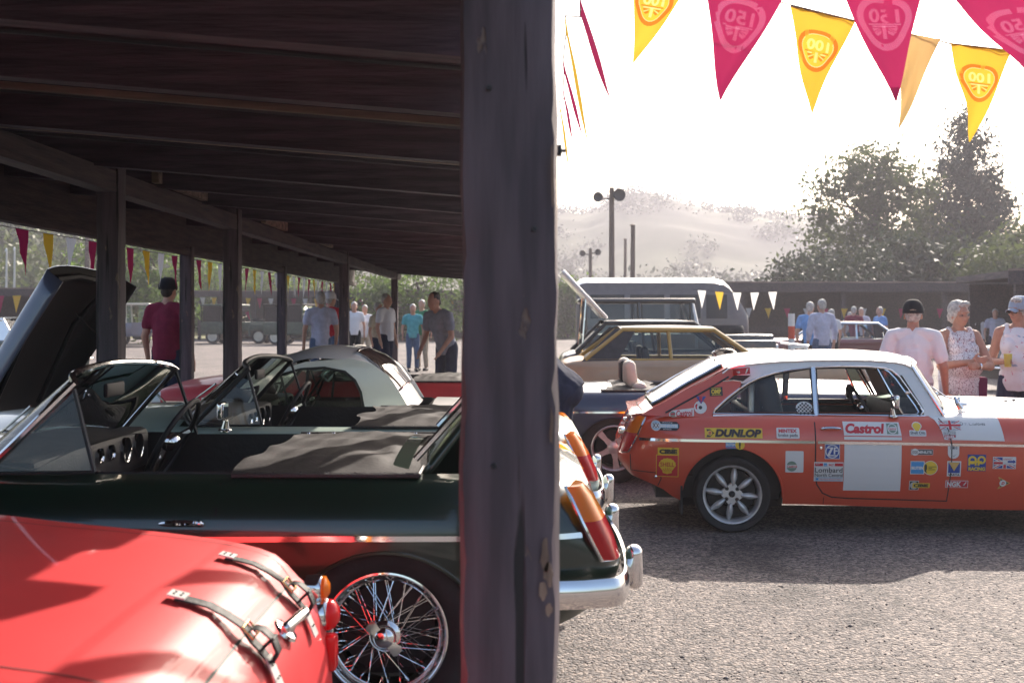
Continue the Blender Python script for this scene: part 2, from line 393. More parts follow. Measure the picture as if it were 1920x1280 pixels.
class MB:
    def __init__(s):
        s.v, s.f, s.m = [], [], []
        s.xf = None
    def add(s, verts, faces, mi=0):
        n = len(s.v)
        if s.xf is not None:
            verts = [s.xf @ Vector(p) for p in verts]
        s.v.extend([tuple(p) for p in verts])
        for f in faces:
            s.f.append(tuple(i + n for i in f))
            s.m.append(mi)
        return s
    def box(s, c, size, rot=None, mi=0, taper=1.0):
        hx, hy, hz = size[0] / 2, size[1] / 2, size[2] / 2
        pts = []
        for z, t in ((-hz, 1.0), (hz, taper)):
            pts += [Vector((-hx * t, -hy * t, z)), Vector((hx * t, -hy * t, z)), Vector((hx * t, hy * t, z)), Vector((-hx * t, hy * t, z))]
        if rot is not None:
            pts = [rot @ p for p in pts]
        c = Vector(c)
        return s.add([p + c for p in pts], [(3, 2, 1, 0), (4, 5, 6, 7), (0, 1, 5, 4), (1, 2, 6, 5), (2, 3, 7, 6), (3, 0, 4, 7)], mi)
    def rbox(s, c, size, b=0.01, seg=2, rot=None, mi=0):
        bm = bmesh.new()
        bmesh.ops.create_cube(bm, size=1)
        for v in bm.verts:
            v.co = Vector((v.co.x * size[0], v.co.y * size[1], v.co.z * size[2]))
        bmesh.ops.bevel(bm, geom=bm.edges[:], offset=b, segments=seg, affect='EDGES', profile=0.5)
        bm.verts.ensure_lookup_table()
        for i, v in enumerate(bm.verts):
            v.index = i
        c = Vector(c)
        vs = [((rot @ v.co) if rot is not None else v.co) + c for v in bm.verts]
        fs = [tuple(v.index for v in f.verts) for f in bm.faces]
        bm.free()
        return s.add(vs, fs, mi)
    def tube(s, pts, r, n=8, mi=0, closed=False, caps=True, flat=None):
        pts = [Vector(p) for p in pts]
        rs = r if isinstance(r, (list, tuple)) else [r] * len(pts)
        N = len(pts)
        vs, fs = [], []
        up = None
        for i, p in enumerate(pts):
            if closed:
                d = pts[(i + 1) % N] - pts[i - 1]
            else:
                d = pts[min(i + 1, N - 1)] - pts[max(i - 1, 0)]
            d.normalize()
            if up is None:
                a = Vector((0, 0, 1)) if abs(d.z) < 0.9 else Vector((1, 0, 0))
                up = (a - d * a.dot(d)).normalized()
            else:
                up = (up - d * up.dot(d))
                up = up.normalized() if up.length > 1e-6 else d.orthogonal().normalized()
            w = d.cross(up)
            for k in range(n):
                a = 2 * PI * k / n
                ca, sa = math.cos(a), math.sin(a)
                if flat:
                    ca *= flat
                vs.append(p + (up * ca + w * sa) * rs[i])
        L = N if closed else N - 1
        for i in range(L):
            j = (i + 1) % N
            for k in range(n):
                q = (k + 1) % n
                fs.append((i * n + k, i * n + q, j * n + q, j * n + k))
        if caps and not closed:
            fs.append(tuple(range(n - 1, -1, -1)))
            fs.append(tuple((N - 1) * n + k for k in range(n)))
        return s.add(vs, fs, mi)
    def lathe(s, prof, n=32, c=(0, 0, 0), axis='y', mi=0, closed=False):
        vs, fs = [], []
        c = Vector(c)
        for (r, h) in prof:
            for k in range(n):
                a = 2 * PI * k / n
                u, w = r * math.cos(a), r * math.sin(a)
                p = Vector((u, h, w)) if axis == 'y' else (Vector((u, w, h)) if axis == 'z' else Vector((h, u, w)))
                vs.append(p + c)
        N = len(prof)
        for i in range(N if closed else N - 1):
            j = (i + 1) % N
            for k in range(n):
                q = (k + 1) % n
                fs.append((i * n + k, i * n + q, j * n + q, j * n + k))
        return s.add(vs, fs, mi)
    def ell(s, c, r, rot=None, nu=16, nv=10, mi=0):
        vs, fs = [], []
        c = Vector(c)
        for j in range(nv + 1):
            th = PI * j / nv
            for i in range(nu):
                ph = 2 * PI * i / nu
                p = Vector((r[0] * math.sin(th) * math.cos(ph), r[1] * math.sin(th) * math.sin(ph), r[2] * math.cos(th)))
                vs.append((rot @ p if rot is not None else p) + c)
        for j in range(nv):
            for i in range(nu):
                q = (i + 1) % nu
                fs.append((j * nu + i, (j + 1) * nu + i, (j + 1) * nu + q, j * nu + q))
        return s.add(vs, fs, mi)
    def cap(s, p0, p1, r0, r1, n=10, mi=0):
        p0, p1 = Vector(p0), Vector(p1)
        d = p1 - p0
        L = max(d.length, 1e-5)
        d = d / L
        pts, rs = [], []
        for a in (80, 55, 28):
            t = math.radians(a)
            pts.append(p0 - d * r0 * math.sin(t)); rs.append(r0 * math.cos(t))
        pts.append(p0); rs.append(r0)
        pts.append(p1); rs.append(r1)
        for a in (28, 55, 80):
            t = math.radians(a)
            pts.append(p1 + d * r1 * math.sin(t)); rs.append(r1 * math.cos(t))
        return s.tube(pts, rs, n, mi)
    def grid(s, fn, nu, nv, mi=0, wrapu=False):
        vs, fs = [], []
        for j in range(nv + 1):
            for i in range(nu + (0 if wrapu else 1)):
                vs.append(fn(i / nu, j / nv))
        W = nu if wrapu else nu + 1
        for j in range(nv):
            for i in range(nu):
                q = (i + 1) % W
                fs.append((j * W + i, j * W + q, (j + 1) * W + q, (j + 1) * W + i))
        return s.add(vs, fs, mi)
    def prism(s, poly, fn, t0, t1, mi=0):
        """2D polygon, fn(a, b, t) -> 3D"""
        n = len(poly)
        tri = tessellate_polygon([[Vector((a, b, 0)) for a, b in poly]])
        vs = [fn(a, b, t0) for a, b in poly] + [fn(a, b, t1) for a, b in poly]
        fs = [tuple(t) for t in tri] + [tuple(i + n for i in reversed(t)) for t in tri]
        fs += [(i, (i + 1) % n, n + (i + 1) % n, n + i) for i in range(n)]
        return s.add(vs, fs, mi)
    def mesh(s, name, mats, smooth=True, angle=40, merge=False):
        me = bpy.data.meshes.new(name)
        me.from_pydata(s.v, [], s.f)
        for m in (mats if isinstance(mats, (list, tuple)) else [mats]):
            me.materials.append(m)
        if len(me.materials) > 1:
            me.polygons.foreach_set('material_index', s.m)
        bm = bmesh.new()
        bm.from_mesh(me)
        if merge:
            bmesh.ops.remove_doubles(bm, verts=bm.verts[:], dist=2e-5)
        bmesh.ops.recalc_face_normals(bm, faces=bm.faces[:])
        bm.to_mesh(me)
        bm.free()
        if smooth:
            me.shade_smooth()
            me.set_sharp_from_angle(angle=math.radians(angle))
        me.update()
        return me
    def build(s, name, mats, parent=None, smooth=True, angle=40, merge=False):
        return link(bpy.data.objects.new(name, s.mesh(name, mats, smooth, angle, merge)), parent)

def copy_tree(o, parent=None):
    c = o.copy()
    COL.objects.link(c)
    c.parent = parent
    for ch in list(o.children):
        copy_tree(ch, c)
    return c

def ip(xs, ys):
    """smooth (Catmull-Rom/Hermite) interpolation"""
    xs, ys = list(xs), list(ys)
    n = len(xs)
    tg = []
    for i in range(n):
        if i == 0:
            tg.append((ys[1] - ys[0]) / (xs[1] - xs[0]))
        elif i == n - 1:
            tg.append((ys[-1] - ys[-2]) / (xs[-1] - xs[-2]))
        else:
            a = (ys[i] - ys[i - 1]) / (xs[i] - xs[i - 1]); b = (ys[i + 1] - ys[i]) / (xs[i + 1] - xs[i])
            tg.append(0 if a * b <= 0 else 2 * a * b / (a + b))
    def f(x):
        if x <= xs[0]:
            return ys[0]
        if x >= xs[-1]:
            return ys[-1]
        i = max(k for k in range(n - 1) if xs[k] <= x)
        h = xs[i + 1] - xs[i]
        t = (x - xs[i]) / h
        return ((2 * t**3 - 3 * t**2 + 1) * ys[i] + (t**3 - 2 * t**2 + t) * h * tg[i] + (-2 * t**3 + 3 * t**2) * ys[i + 1] + (t**3 - t**2) * h * tg[i + 1])
    return f

def smooth01(a, b, x):
    t = min(1, max(0, (x - a) / (b - a)))
    return t * t * (3 - 2 * t)

def wpt(px, py, Y):
    """photo position (1920 wide) and distance -> point of the place"""
    return Vector(((px - 960) * Y / FPX, Y, EYE - (py - 590) * Y / FPX))

def catmull(pts, k=6, closed=False):
    pts = [Vector(p) for p in pts]
    n = len(pts)
    out = []
    for i in range(n if closed else n - 1):
        p0 = pts[(i - 1) % n] if (closed or i > 0) else pts[0]
        p1, p2 = pts[i], pts[(i + 1) % n]
        p3 = pts[(i + 2) % n] if (closed or i + 2 < n) else pts[-1]
        for j in range(k):
            t = j / k
            out.append(0.5 * ((2 * p1) + (p2 - p0) * t + (2 * p0 - 5 * p1 + 4 * p2 - p3) * t * t + (3 * p1 - p0 - 3 * p2 + p3) * t**3))
    if not closed:
        out.append(pts[-1])
    return out

TMP = bpy.data.scenes.new('workbench')
def evaluated_mesh(o):
    TMP.collection.objects.link(o)
    vl = TMP.view_layers[0]
    vl.update()
    me = bpy.data.meshes.new_from_object(o.evaluated_get(vl.depsgraph))
    TMP.collection.objects.unlink(o)
    return me

TRASH = []
_FONT = {}
def text_mesh(txt, bold=0.0, shear=0.0, space=1.0):
    """verts2d, faces of a piece of lettering, normalised to its bounding box (0..1, 0..1)"""
    key = (txt, bold, shear, space)
    if key in _FONT:
        return _FONT[key]
    cu = bpy.data.curves.new('lettering', 'FONT')
    cu.body = txt
    cu.offset = bold
    cu.shear = shear
    cu.space_character = space
    cu.resolution_u = 3
    cu.fill_mode = 'FRONT'
    o = bpy.data.objects.new('lettering', cu)
    me = evaluated_mesh(o)
    v = np.array([tuple(p.co)[:2] for p in me.vertices])
    f = [tuple(p.vertices) for p in me.polygons]
    lo, hi = v.min(0), v.max(0)
    v = (v - lo) / np.maximum(hi - lo, 1e-6)
    TRASH.extend([o, cu, me])
    _FONT[key] = (v, f)
    return _FONT[key]

class Print:
    """flat print: layers of polygons and lettering in 2D (u right, w up), then laid on a surface by fn(u, w, lift)"""
    def __init__(s):
        s.layers = []          # (verts2d, faces, matname)
    def poly(s, pts, m):
        tri = tessellate_polygon([[Vector((a, b, 0)) for a, b in pts]])
        s.layers.append((list(pts), [tuple(t) for t in tri], m)); return s
    def rect(s, x0, y0, x1, y1, m, r=0.0):
        if r:
            pts = []
            for cx, cy, a0 in ((x1 - r, y1 - r, 0), (x0 + r, y1 - r, 90), (x0 + r, y0 + r, 180), (x1 - r, y0 + r, 270)):
                for a in (0, 30, 60, 90):
                    t = math.radians(a0 + a)
                    pts.append((cx + r * math.cos(t), cy + r * math.sin(t)))
            return s.poly(pts, m)
        return s.poly([(x0, y0), (x1, y0), (x1, y1), (x0, y1)], m)
    def disc(s, cx, cy, r, m, n=24, ry=None):
        ry = ry or r
        return s.poly([(cx + r * math.cos(2 * PI * i / n), cy + ry * math.sin(2 * PI * i / n)) for i in range(n)], m)
    def ring(s, pts, inner, m):
        n = len(pts)
        s.layers.append((list(pts) + list(inner), [(i, (i + 1) % n, n + (i + 1) % n, n + i) for i in range(n)], m)); return s
    def text(s, t, x0, y0, x1, y1, m, bold=0.0, shear=0.0, space=1.0, flip=False):
        v, f = text_mesh(t, bold, shear, space)
        pts = [((x0 + (1 - a if flip else a) * (x1 - x0)), y0 + b * (y1 - y0)) for a, b in v]
        s.layers.append((pts, f, m)); return s
    def lay(s, name, fn, parent, lift=0.003, step=0.0009, cell=None, mats=None):
        mb = MB()
        names = []
        for k, (pts, fs, m) in enumerate(s.layers):
            if m not in names:
                names.append(m)
            if cell:
                bm = bmesh.new()
                vs = [bm.verts.new((a, b, 0)) for a, b in pts]
                for f in fs:
                    try:
                        bm.faces.new([vs[i] for i in f])
                    except ValueError:
                        pass
                for ax in (0, 1):
                    lo = min(p[ax] for p in pts); hi = max(p[ax] for p in pts)
                    c = math.ceil(lo / cell[ax]) * cell[ax]
                    while c < hi:
                        no = (1, 0, 0) if ax == 0 else (0, 1, 0)
                        co = (c, 0, 0) if ax == 0 else (0, c, 0)
                        bmesh.ops.bisect_plane(bm, geom=bm.verts[:] + bm.edges[:] + bm.faces[:], plane_co=co, plane_no=no, dist=1e-6)
                        c += cell[ax]
                bm.verts.index_update()
                pts = [(v.co.x, v.co.y) for v in bm.verts]
                fs = [tuple(v.index for v in f.verts) for f in bm.faces]
                bm.free()
            mb.add([fn(a, b, lift + step * k) for a, b in pts], fs, names.index(m))
        me = bpy.data.meshes.new(name)
        me.from_pydata(mb.v, [], mb.f)
        for m in names:
            me.materials.append((mats or PR)[m])
        me.polygons.foreach_set('material_index', mb.m)
        me.update()
        return link(bpy.data.objects.new(name, me), parent)

# ================================================================== the setting
mb = MB()
mb.add([(-1500, -60, 0), (1500, -60, 0), (1500, 2500, 0), (-1500, 2500, 0)], [(0, 1, 2, 3)])
struct(mb.build('ground', M['asphalt'], smooth=False))
mb = MB()
prof = [(-1, .14), (5.1, .14), (5.5, .09), (7.15, .09), (7.5, .006), (27, .006)]
mb.grid(lambda u, v: (-4.4 + 4.38 * u, prof[min(int(v * 5 + .5), 5)][0], prof[min(int(v * 5 + .5), 5)][1]), 2, 5)
mb.add([(-.02, -1, .14), (-.02, 5.1, .14), (-.02, 5.1, 0), (-.02, -1, 0)], [(0, 1, 2, 3)])
struct(mb.build('shelter_floor', M['concrete'], smooth=False))

# ---- hills
def heightfield(name, x0, x1, y0, y1, nx, ny, fn, m):
    mb = MB()
    mb.grid(lambda u, v: (x0 + (x1 - x0) * u, y0 + (y1 - y0) * v, fn(x0 + (x1 - x0) * u, y0 + (y1 - y0) * v)), nx, ny)
    o = mb.build(name, m, angle=180)
    return struct(o)
ridge = ip([-120, -40, 0, 19, 29, 37, 45, 53, 63, 77, 105, 150, 320], [30, 31, 32.5, 33, 36.5, 38.5, 37.5, 35, 33.5, 32.5, 28, 22, 16])
def hz(x, y):
    t = smooth01(125, 345, y)
    n = noise.fractal(Vector((x * .05, y * .05, 3)), 1.0, 2.2, 5) * 1.3 + abs(noise.noise(Vector((x * .35, y * .35, 9)))) * 2.2 * smooth01(.75, 1, t)
    near = 4.5 * math.exp(-((y - 150) / 30) ** 2) * (0.6 + .4 * math.sin(x * .08))
    return -2.2 + ridge(x) * (0.18 * smooth01(100, 190, y) + .82 * smooth01(190, 345, y) ** 1.1) + near * .55 + n * min(1, (y - 95) / 60)
heightfield('hill', -60, 330, 95, 420, 150, 110, hz, M['hill'])
def hz2(x, y):
    t = smooth01(70, 200, y)
    return -1.5 + 46 * t * (.8 + .2 * math.sin(x * .03 + 1)) + abs(noise.noise(Vector((x * .28, y * .28, 1)))) * 3.2 * min(1, max(0, (y - 74) / 20)) + noise.noise(Vector((x * .9, y * .9, 4))) * 1.0 * min(1, max(0, (y - 74) / 20))
heightfield('hill', -190, -14, 72, 230, 150, 130, hz2, M['wood_hill'])
rw = random.Random(2)
wb = []
for i in range(260):
    yy_ = rw.uniform(80, 165); xx_ = (rw.uniform(-60, 520) - 960) * yy_ / FPX
    wb.append((xx_, yy_, hz2(xx_, yy_) + 2.2, rw.uniform(2, 3.6), rw.uniform(2, 3.6), rw.uniform(2, 3.2)))
WL = [wb]
mb = MB()
mb.grid(lambda u, v: (-80 + 220 * u, 66 + 34 * v, .02 + 1.1 * v * v + .25 * noise.noise(Vector((u * 60, v * 12, 0)))), 120, 20)
gm = mat('rough_grass', (0.13, 0.15, 0.045), 0.9, var=0.4, scale=0.35, bump=0.8, bscale=4, col2=(0.32, 0.29, 0.12))
struct(mb.build('grass_bank', gm))

# ---- the long open timber shelter
SH = thing('timber_shelter', 'long dark timber shelter with plank roof over the parked sports cars', 'shelter', (0, 0, 0))
RZ = lambda x: 2.31 - .082 * x
ROOF_X0, ROOF_X1 = -3.75, -.10
def shear_beam(y0, y1, h, drop, x0=ROOF_X0, x1=ROOF_X1):
    vs = []
    for y in (y0, y1):
        for x in (x0, x1):
            vs += [(x, y, RZ(x) - drop), (x, y, RZ(x) - drop + h)]
    return vs, [(0, 2, 3, 1), (4, 5, 7, 6), (0, 4, 6, 2), (1, 3, 7, 5), (0, 1, 5, 4), (2, 6, 7, 3)]
rnd = random.Random(3)
plank_meshes = []
for k in range(5):
    mb = MB()
    v, f = shear_beam(0, .208, .028, 0)
    mb.add([(a + rnd.uniform(-.02, .02), b, c + rnd.uniform(-.004, .004)) for a, b, c in v], f)
    plank_meshes.append(mb.mesh('roof_plank', M['wood'], smooth=False))
y = .4
k = 0
while y < 26:
    o = bpy.data.objects.new('roof_plank', plank_meshes[k % 5])
    o.location = (rnd.uniform(-.03, 0) - (.05 if (4.1 < y < 4.5 or 5.0 < y < 5.3) else 0), y, .004 * (k % 2) + rnd.uniform(0, .003))
    link(o, SH)
    y += .213
    k += 1
mb = MB(); mb.add(*shear_beam(-.045, .045, .15, .155)); rafter = mb.mesh('rafter', M['wood'], smooth=False)
mb = MB(); mb.add(*shear_beam(-.018, .018, .03, .034)); batten = mb.mesh('batten', M['palewood'], smooth=False)  # pale colour stands in for board edges catching light
for y in (1.2, 2.2, 3.15, 4.05, 5.35, 6.9, 8.1, 9.3, 10.6, 12.6, 14.2, 15.8, 17.5, 19.2, 21, 23, 25):
    o = bpy.data.objects.new('rafter', rafter); o.location = (0, y, -.012); link(o, SH)
for y in (3.7, 4.45, 5.05, 6.42, 7.55, 8.7, 11.5, 13.4):
    o = bpy.data.objects.new('batten', batten); o.location = (rnd.uniform(-.1, .0), y, -.006); link(o, SH)
for x, w, z0, z1, m in ((-2.58, .12, -.29, -.158, 'woody'),):
    ya = 2.5 if x > -1 else .5
    mb = MB(); mb.box((x, (25.9 + ya) / 2, RZ(x) + (z0 + z1) / 2), (w, 25.9 - ya, z1 - z0)); mb.build('beam', M[m], SH, smooth=False)
mb = MB(); mb.box((-3.62, 13.2, 2.37), (.05, 25.6, .52)); mb.build('eave_board', M['woody'], SH, smooth=False)
mb = MB(); mb.box((-3.575, 13.2, 2.145), (.06, 25.5, .07)); mb.build('eave_rail', M['woody'], SH, smooth=False)
for x, y in ((-2.5, 8.72), (-2.5, 12.2), (-2.5, 15.0)):
    mb = MB(); mb.box((x, y, RZ(x) - .08), (.05, 1.5, .12)); mb.build('sunlit_patch_board', M['palewood'], SH, smooth=False)  # pale boards added in place of sunlit patches on the beam
def post_mesh(w, d, h, amp, seed):
    mb = MB()
    n = 60
    for j in range(n + 1):
        z = h * j / n
        for i in range(16):
            a = i / 16 * 4
            s, t = int(a), a - int(a)
            px, py = [(-1 + 2 * t, -1), (1, -1 + 2 * t), (1 - 2 * t, 1), (-1, 1 - 2 * t)][s]
            r = .93 if i % 4 == 0 else 1.0
            e = noise.noise(Vector((px * 2, py * 2 + seed, z * 2.3))) * amp + noise.noise(Vector((px * 3, seed, z * 9))) * amp * .4
            if i % 4 == 0:
                e -= max(0, noise.noise(Vector((px * 5 + seed, py * 5, z * 14))) - .1) * amp * 2.2
            mb.v.append((px * w / 2 * r + e * px, py * d / 2 * r + e * py, z))
    for j in range(n):
        for i in range(16):
            q = (i + 1) % 16
            mb.f.append((j * 16 + i, j * 16 + q, (j + 1) * 16 + q, (j + 1) * 16 + i)); mb.m.append(0)
    mb.f.append(tuple(range(n * 16, n * 16 + 16))); mb.m.append(0)
    return mb.mesh('post', M['postwood'], angle=35)
o = bpy.data.objects.new('post', post_mesh(.196, .20, 2.3, .008, 1.3)); o.location = (-.006, 2.36, .0); link(o, SH)
o['label'] = 'thick foreground post with flaking paint'
big = o
rr = random.Random(11)
for k, (px, py, w, h) in enumerate(((1022, 1040, 9, 34), (1030, 1075, 10, 26), (1018, 1110, 9, 22), (1030, 1140, 7, 14), (1034, 800, 4, 34), (1036, 330, 4, 60))):
    pts = []
    for i in range(11):
        a = 2 * PI * i / 11
        q = rr.uniform(.6, 1.15)
        pts.append((px + w * q * math.cos(a), py + h * q * math.sin(a)))
    mb = MB()
    s = 2.258 / FPX
    mb.prism(pts, lambda a, b, t: ((a - 960) * s + .006, -.1015 - t, EYE - (b - 590) * s), 0, .003)
    mb.build('bare_wood_patch', M['rawwood'], big, smooth=False)
mb = MB(); mb.rbox((.103, 0, 1.79), (.012, .03, .022), .002); mb.tube([(.1, 0, 1.79), (.118, 0, 1.79)], .004, 6); mb.build('hook_bracket', M['darkmetal'], big)
for zz, xx in ((.46, -.05), (.47, .04), (1.15, -.03), (1.62, .05), (1.9, -.04)):
    mb = MB(); mb.lathe([(0, -.106), (.005, -.106), (.006, -.1035), (.006, -.09)], 10, (xx, 0, zz)); mb.build('nail_head', M['darkmetal'], big)
pm = post_mesh(.15, .15, 2.42, .004, 5.1)
pm2 = post_mesh(.14, .14, 2.2, .004, 8.7)
for x, y, m in ((-2.58, 7.32, pm), (-2.58, 10.5, pm), (-2.58, 17.5, pm), (-2.58, 25, pm), (-3.6, 12.6, pm2), (-3.6, 17.8, pm2), (-3.6, 23.5, pm2),
                (-.05, 5.3, pm2), (-.05, 7.32, pm2), (-.05, 10.5, pm2), (-.05, 14, pm2), (-.05, 17.5, pm2), (-.05, 21, pm2), (-.05, 25, pm2)):
    o = bpy.data.objects.new('post', m); o.location = (x, y, 0); o.rotation_euler = (0, 0, rnd.uniform(-.03, .03)); link(o, SH)

# ---- far open-fronted sheds across the yard
def far_shed(label, x0, x1, y, zr, depth, group='low sheds across the yard', face=0.0, wall='woody'):
    cx = (x0 + x1) / 2
    t = thing('yard_shed', label, 'shed', (cx, y, 0), face, group)
    L = x1 - x0
    mb = MB(); mb.box((0, depth / 2 - .3, zr + .12), (L + .6, depth + .9, .16)); mb.box((0, -.76, zr + .06), (L + .6, .05, .34)); mb.build('roof', M['woody'], t, smooth=False)
    mb = MB(); mb.box((0, -.79, zr + .225), (L + .6, .03, .05)); mb.build('roof_edge', M['palewood'], t, smooth=False)
    mb = MB(); mb.box((0, depth, zr / 2), (L, .1, zr)); mb.build('back_wall', M[wall], t, smooth=False)
    n = max(2, int(L / 3.2))
    for i in range(n + 1):
        mb = MB(); mb.box((-L / 2 + L * i / n, -.5, zr / 2), (.16, .16, zr)); mb.build('post', M['woody'], t, smooth=False)
    mb = MB(); mb.box((0, -.45, .95), (L, .06, .1)); mb.build('rail', M['woody'], t, smooth=False)
    return t
far_shed('long low dark shed behind the two strolling men and the crowd', 4.5, 22, 40, 2.35, 3.5)
far_shed('dark shed with pale roof edge right of the woman with folded arms', 11.6, 20, 26, 2.25, 3.5, face=-.12)
far_shed('low dark shed far left behind the raised car bonnet', -34, -19, 47, 2.3, 3.5)
far_shed('low dark shed across the yard behind the parked off-roaders', -18, -2, 66, 2.6, 3.5)

# ---- lamp posts and poles
def lamp_post(px, y, ytop, ylamps, r, label, lamps):
    base = wpt(px, 590, y); base.z = 0
    t = thing('floodlight_post', label, 'lamp post', base, 0, 'floodlight posts')
    h = EYE + (590 - ytop) * y / FPX
    mb = MB(); mb.tube([(0, 0, 0), (0, 0, h)], [.13 * r, .09 * r], 10); mb.build('pole', M['polewood'], t)
    for dx, dz, rr in lamps:
        zz = EYE + (590 - ylamps) * y / FPX + dz
        mb = MB()
        mb.xf = Matrix.Translation((dx, -.1, zz)) @ Matrix.Rotation(.35 * (1 if dx > 0 else -1), 4, 'Z')
        mb.lathe([(0, .16), (rr * .5, .14), (rr * .9, .05), (rr, -.04), (rr * .97, -.07), (rr * .9, -.06), (0, -.05)], 20)
        mb.build('floodlight', M['darkmetal'], t)
        mb = MB(); mb.tube([(0, 0, zz - .05), (dx, -.05, zz - .05)], .03 * r, 6); mb.build('arm', M['darkmetal'], t)
    return t
lamp_post(1147, 42, 352, 367, 1.0, 'tall wooden post carrying two round floodlights before the hazy hill', ((-.5, -.06, .19), (.26, .02, .24)))
lamp_post(1107, 62, 466, 475, 1.0, 'smaller far post with two round floodlights beside green bushes', ((-.42, 0, .17), (.38, .06, .18)))
for px, y, yt, lab in ((1186, 45, 422, 'bare wooden pole right of the tall floodlight post'), (1172, 70, 448, 'thin far pole between floodlight post and bare pole')):
    b = wpt(px, 590, y); b.z = 0
    h = EYE + (590 - yt) * y / FPX
    mb = MB(); mb.tube([(0, 0, 0), (0, 0, h * .5), (.02, 0, h)], [.12, .1, .085], 10); mb.lathe([(.11, h - .02), (.11, h), (.03, h + .05), (0, h + .05)], 8, axis='z')
    o = mb.build('wooden_pole', M['polewood']); o.location = b; tag(o, lab, 'pole', 'bare poles')
for px, y, yt, lab in ((164, 46, 435, 'pale grey pole above the raised car bonnet'), (12, 55, 468, 'leftmost of two thin pale masts over the left shed'), (27, 55, 466, 'second thin pale mast over the left shed')):
    b = wpt(px, 590, y); b.z = 0
    h = EYE + (590 - yt) * y / FPX
    r = .17 if px > 100 else .07
    mb = MB(); mb.tube([(0, 0, 0), (0, 0, h * .5), (.02, 0, h)], [r, r * .85, r * .6], 8); mb.lathe([(r * .8, h - .1), (r * .8, h), (.02, h + .08), (0, h + .08)], 8, axis='z')
    o = mb.build('pale_pole', M['palewood'] if px > 100 else M['alloy']); o.location = b; tag(o, lab, 'pole', 'bare poles')

# ---- trees
def leaf_cloud(name, blobs, n, size, m, parent, seed, drop=0.0, flat=0.0):
    """leaf-sized quads clumped through the volume of several ellipsoids"""
    g = np.random.default_rng(seed)
    vol = np.array([b[3] * b[4] * b[5] for b in blobs]); vol = vol / vol.sum()
    nc = max(30, n // 26)
    bi = g.choice(len(blobs), nc, p=vol)
    B = np.array(blobs)
    d = g.normal(size=(nc, 3)); d /= np.linalg.norm(d, axis=1)[:, None]
    rad = g.uniform(.25, 1.0, nc) ** .45
    cc = B[bi, :3] + d * rad[:, None] * B[bi, 3:6]
    k = n // nc
    cs = g.uniform(1.2, 3.4, nc) * size
    pts = (cc[:, None, :] + g.normal(size=(nc, k, 3)) * cs[:, None, None] * np.array([1, 1, .7])).reshape(-1, 3)
    N = len(pts)
    a = g.normal(size=(N, 3)); a[:, 2] *= (1 - flat); a /= np.linalg.norm(a, axis=1)[:, None]
    b = g.normal(size=(N, 3)); b -= a * (a * b).sum(1)[:, None]; b /= np.linalg.norm(b, axis=1)[:, None]
    s = (size * g.uniform(.55, 1.25, N))[:, None]
    v = np.stack([pts - a * s * .9, pts + b * s * .42, pts + a * s * .9 - np.array([0, 0, drop]) * s, pts - b * s * .42], 1).reshape(-1, 3)
    me = bpy.data.meshes.new(name)
    me.vertices.add(len(v)); me.vertices.foreach_set('co', v.ravel())
    me.loops.add(4 * N); me.loops.foreach_set('vertex_index', np.arange(4 * N))
    me.polygons.add(N); me.polygons.foreach_set('loop_start', np.arange(0, 4 * N, 4))
    me.materials.append(m)
    me.update(calc_edges=True)
    return link(bpy.data.objects.new(name, me), parent)

def trunk(parent, h, r, blobs, seed, n=9):
    rn = random.Random(seed)
    mb = MB()
    p = [Vector((0, 0, -.2))]
    for i in range(1, 7):
        p.append(Vector((rn.uniform(-.12, .12) * i * r * 2, rn.uniform(-.1, .1) * i * r * 2, h * i / 6)))
    mb.tube(p, [r * (1.25 if i == 0 else 1 - .13 * i) for i in range(7)], 10)
    for i in range(n):
        b = rn.choice(blobs)
        s = p[rn.randint(2, 6)]
        e = Vector(b[:3]) + Vector((rn.uniform(-.6, .6) * b[3], rn.uniform(-.6, .6) * b[4], rn.uniform(-.3, .7) * b[5]))
        m1 = s.lerp(e, .5) + Vector((0, 0, .15 * (e - s).length))
        mb.tube([s, m1, e], [r * .45, r * .28, r * .08], 6)
    return mb.build('trunk', M['bark'], parent)

def tree(label, loc, blobs, n, size, m, th, tr, seed, name='tree', cat='tree', group='trees around the yard'):
    t = thing(name, label, cat, loc, 0, group)
    trunk(t, th, tr, blobs, seed)
    leaf_cloud('crown', blobs, n, size, m, t, seed)
    return t
def T(px, y):
    p = wpt(px, 590, y); p.z = 0
    return p
tree('large airy broadleaf tree with sky showing through, beside the conifer', T(1640, 60), [(-1.3, 0, 7.2, 2.2, 2, 2.6), (1.2, 0, 6.9, 2.2, 2, 2.4), (0, 0, 8.6, 1.9, 1.8, 2), (-2.6, 0, 4.6, 1.6, 1.6, 2.3), (2.4, .5, 4.4, 2, 1.8, 2.3), (0, .5, 3.6, 3.2, 2, 2), (-1.2, 0, 2.4, 3, 2, 1.8), (1.6, 0, 2.6, 3, 2, 1.8)], 17000, .19, M['leaf'], 7, .28, 21)
t = thing('conifer_tree', 'tall pointed conifer rising above the other trees', 'tree', T(1812, 64), 0, 'trees around the yard')
cb = []
for i in range(46):
    z = 1.2 + 11.6 * i / 45
    r = 4.3 * (1 - (z - .8) / 13.2) ** .9 + .14
    for q in range(3):
        a = i * 2.4 + q * 2.1
        cb.append((r * .62 * math.cos(a), r * .62 * math.sin(a), z - .12 * r, r * .42, r * .42, .28))
trunk(t, 12.6, .3, [cb[-1]], 4, 2)
leaf_cloud('crown', cb, 34000, .19, M['needle'], t, 5, drop=.8, flat=.4)
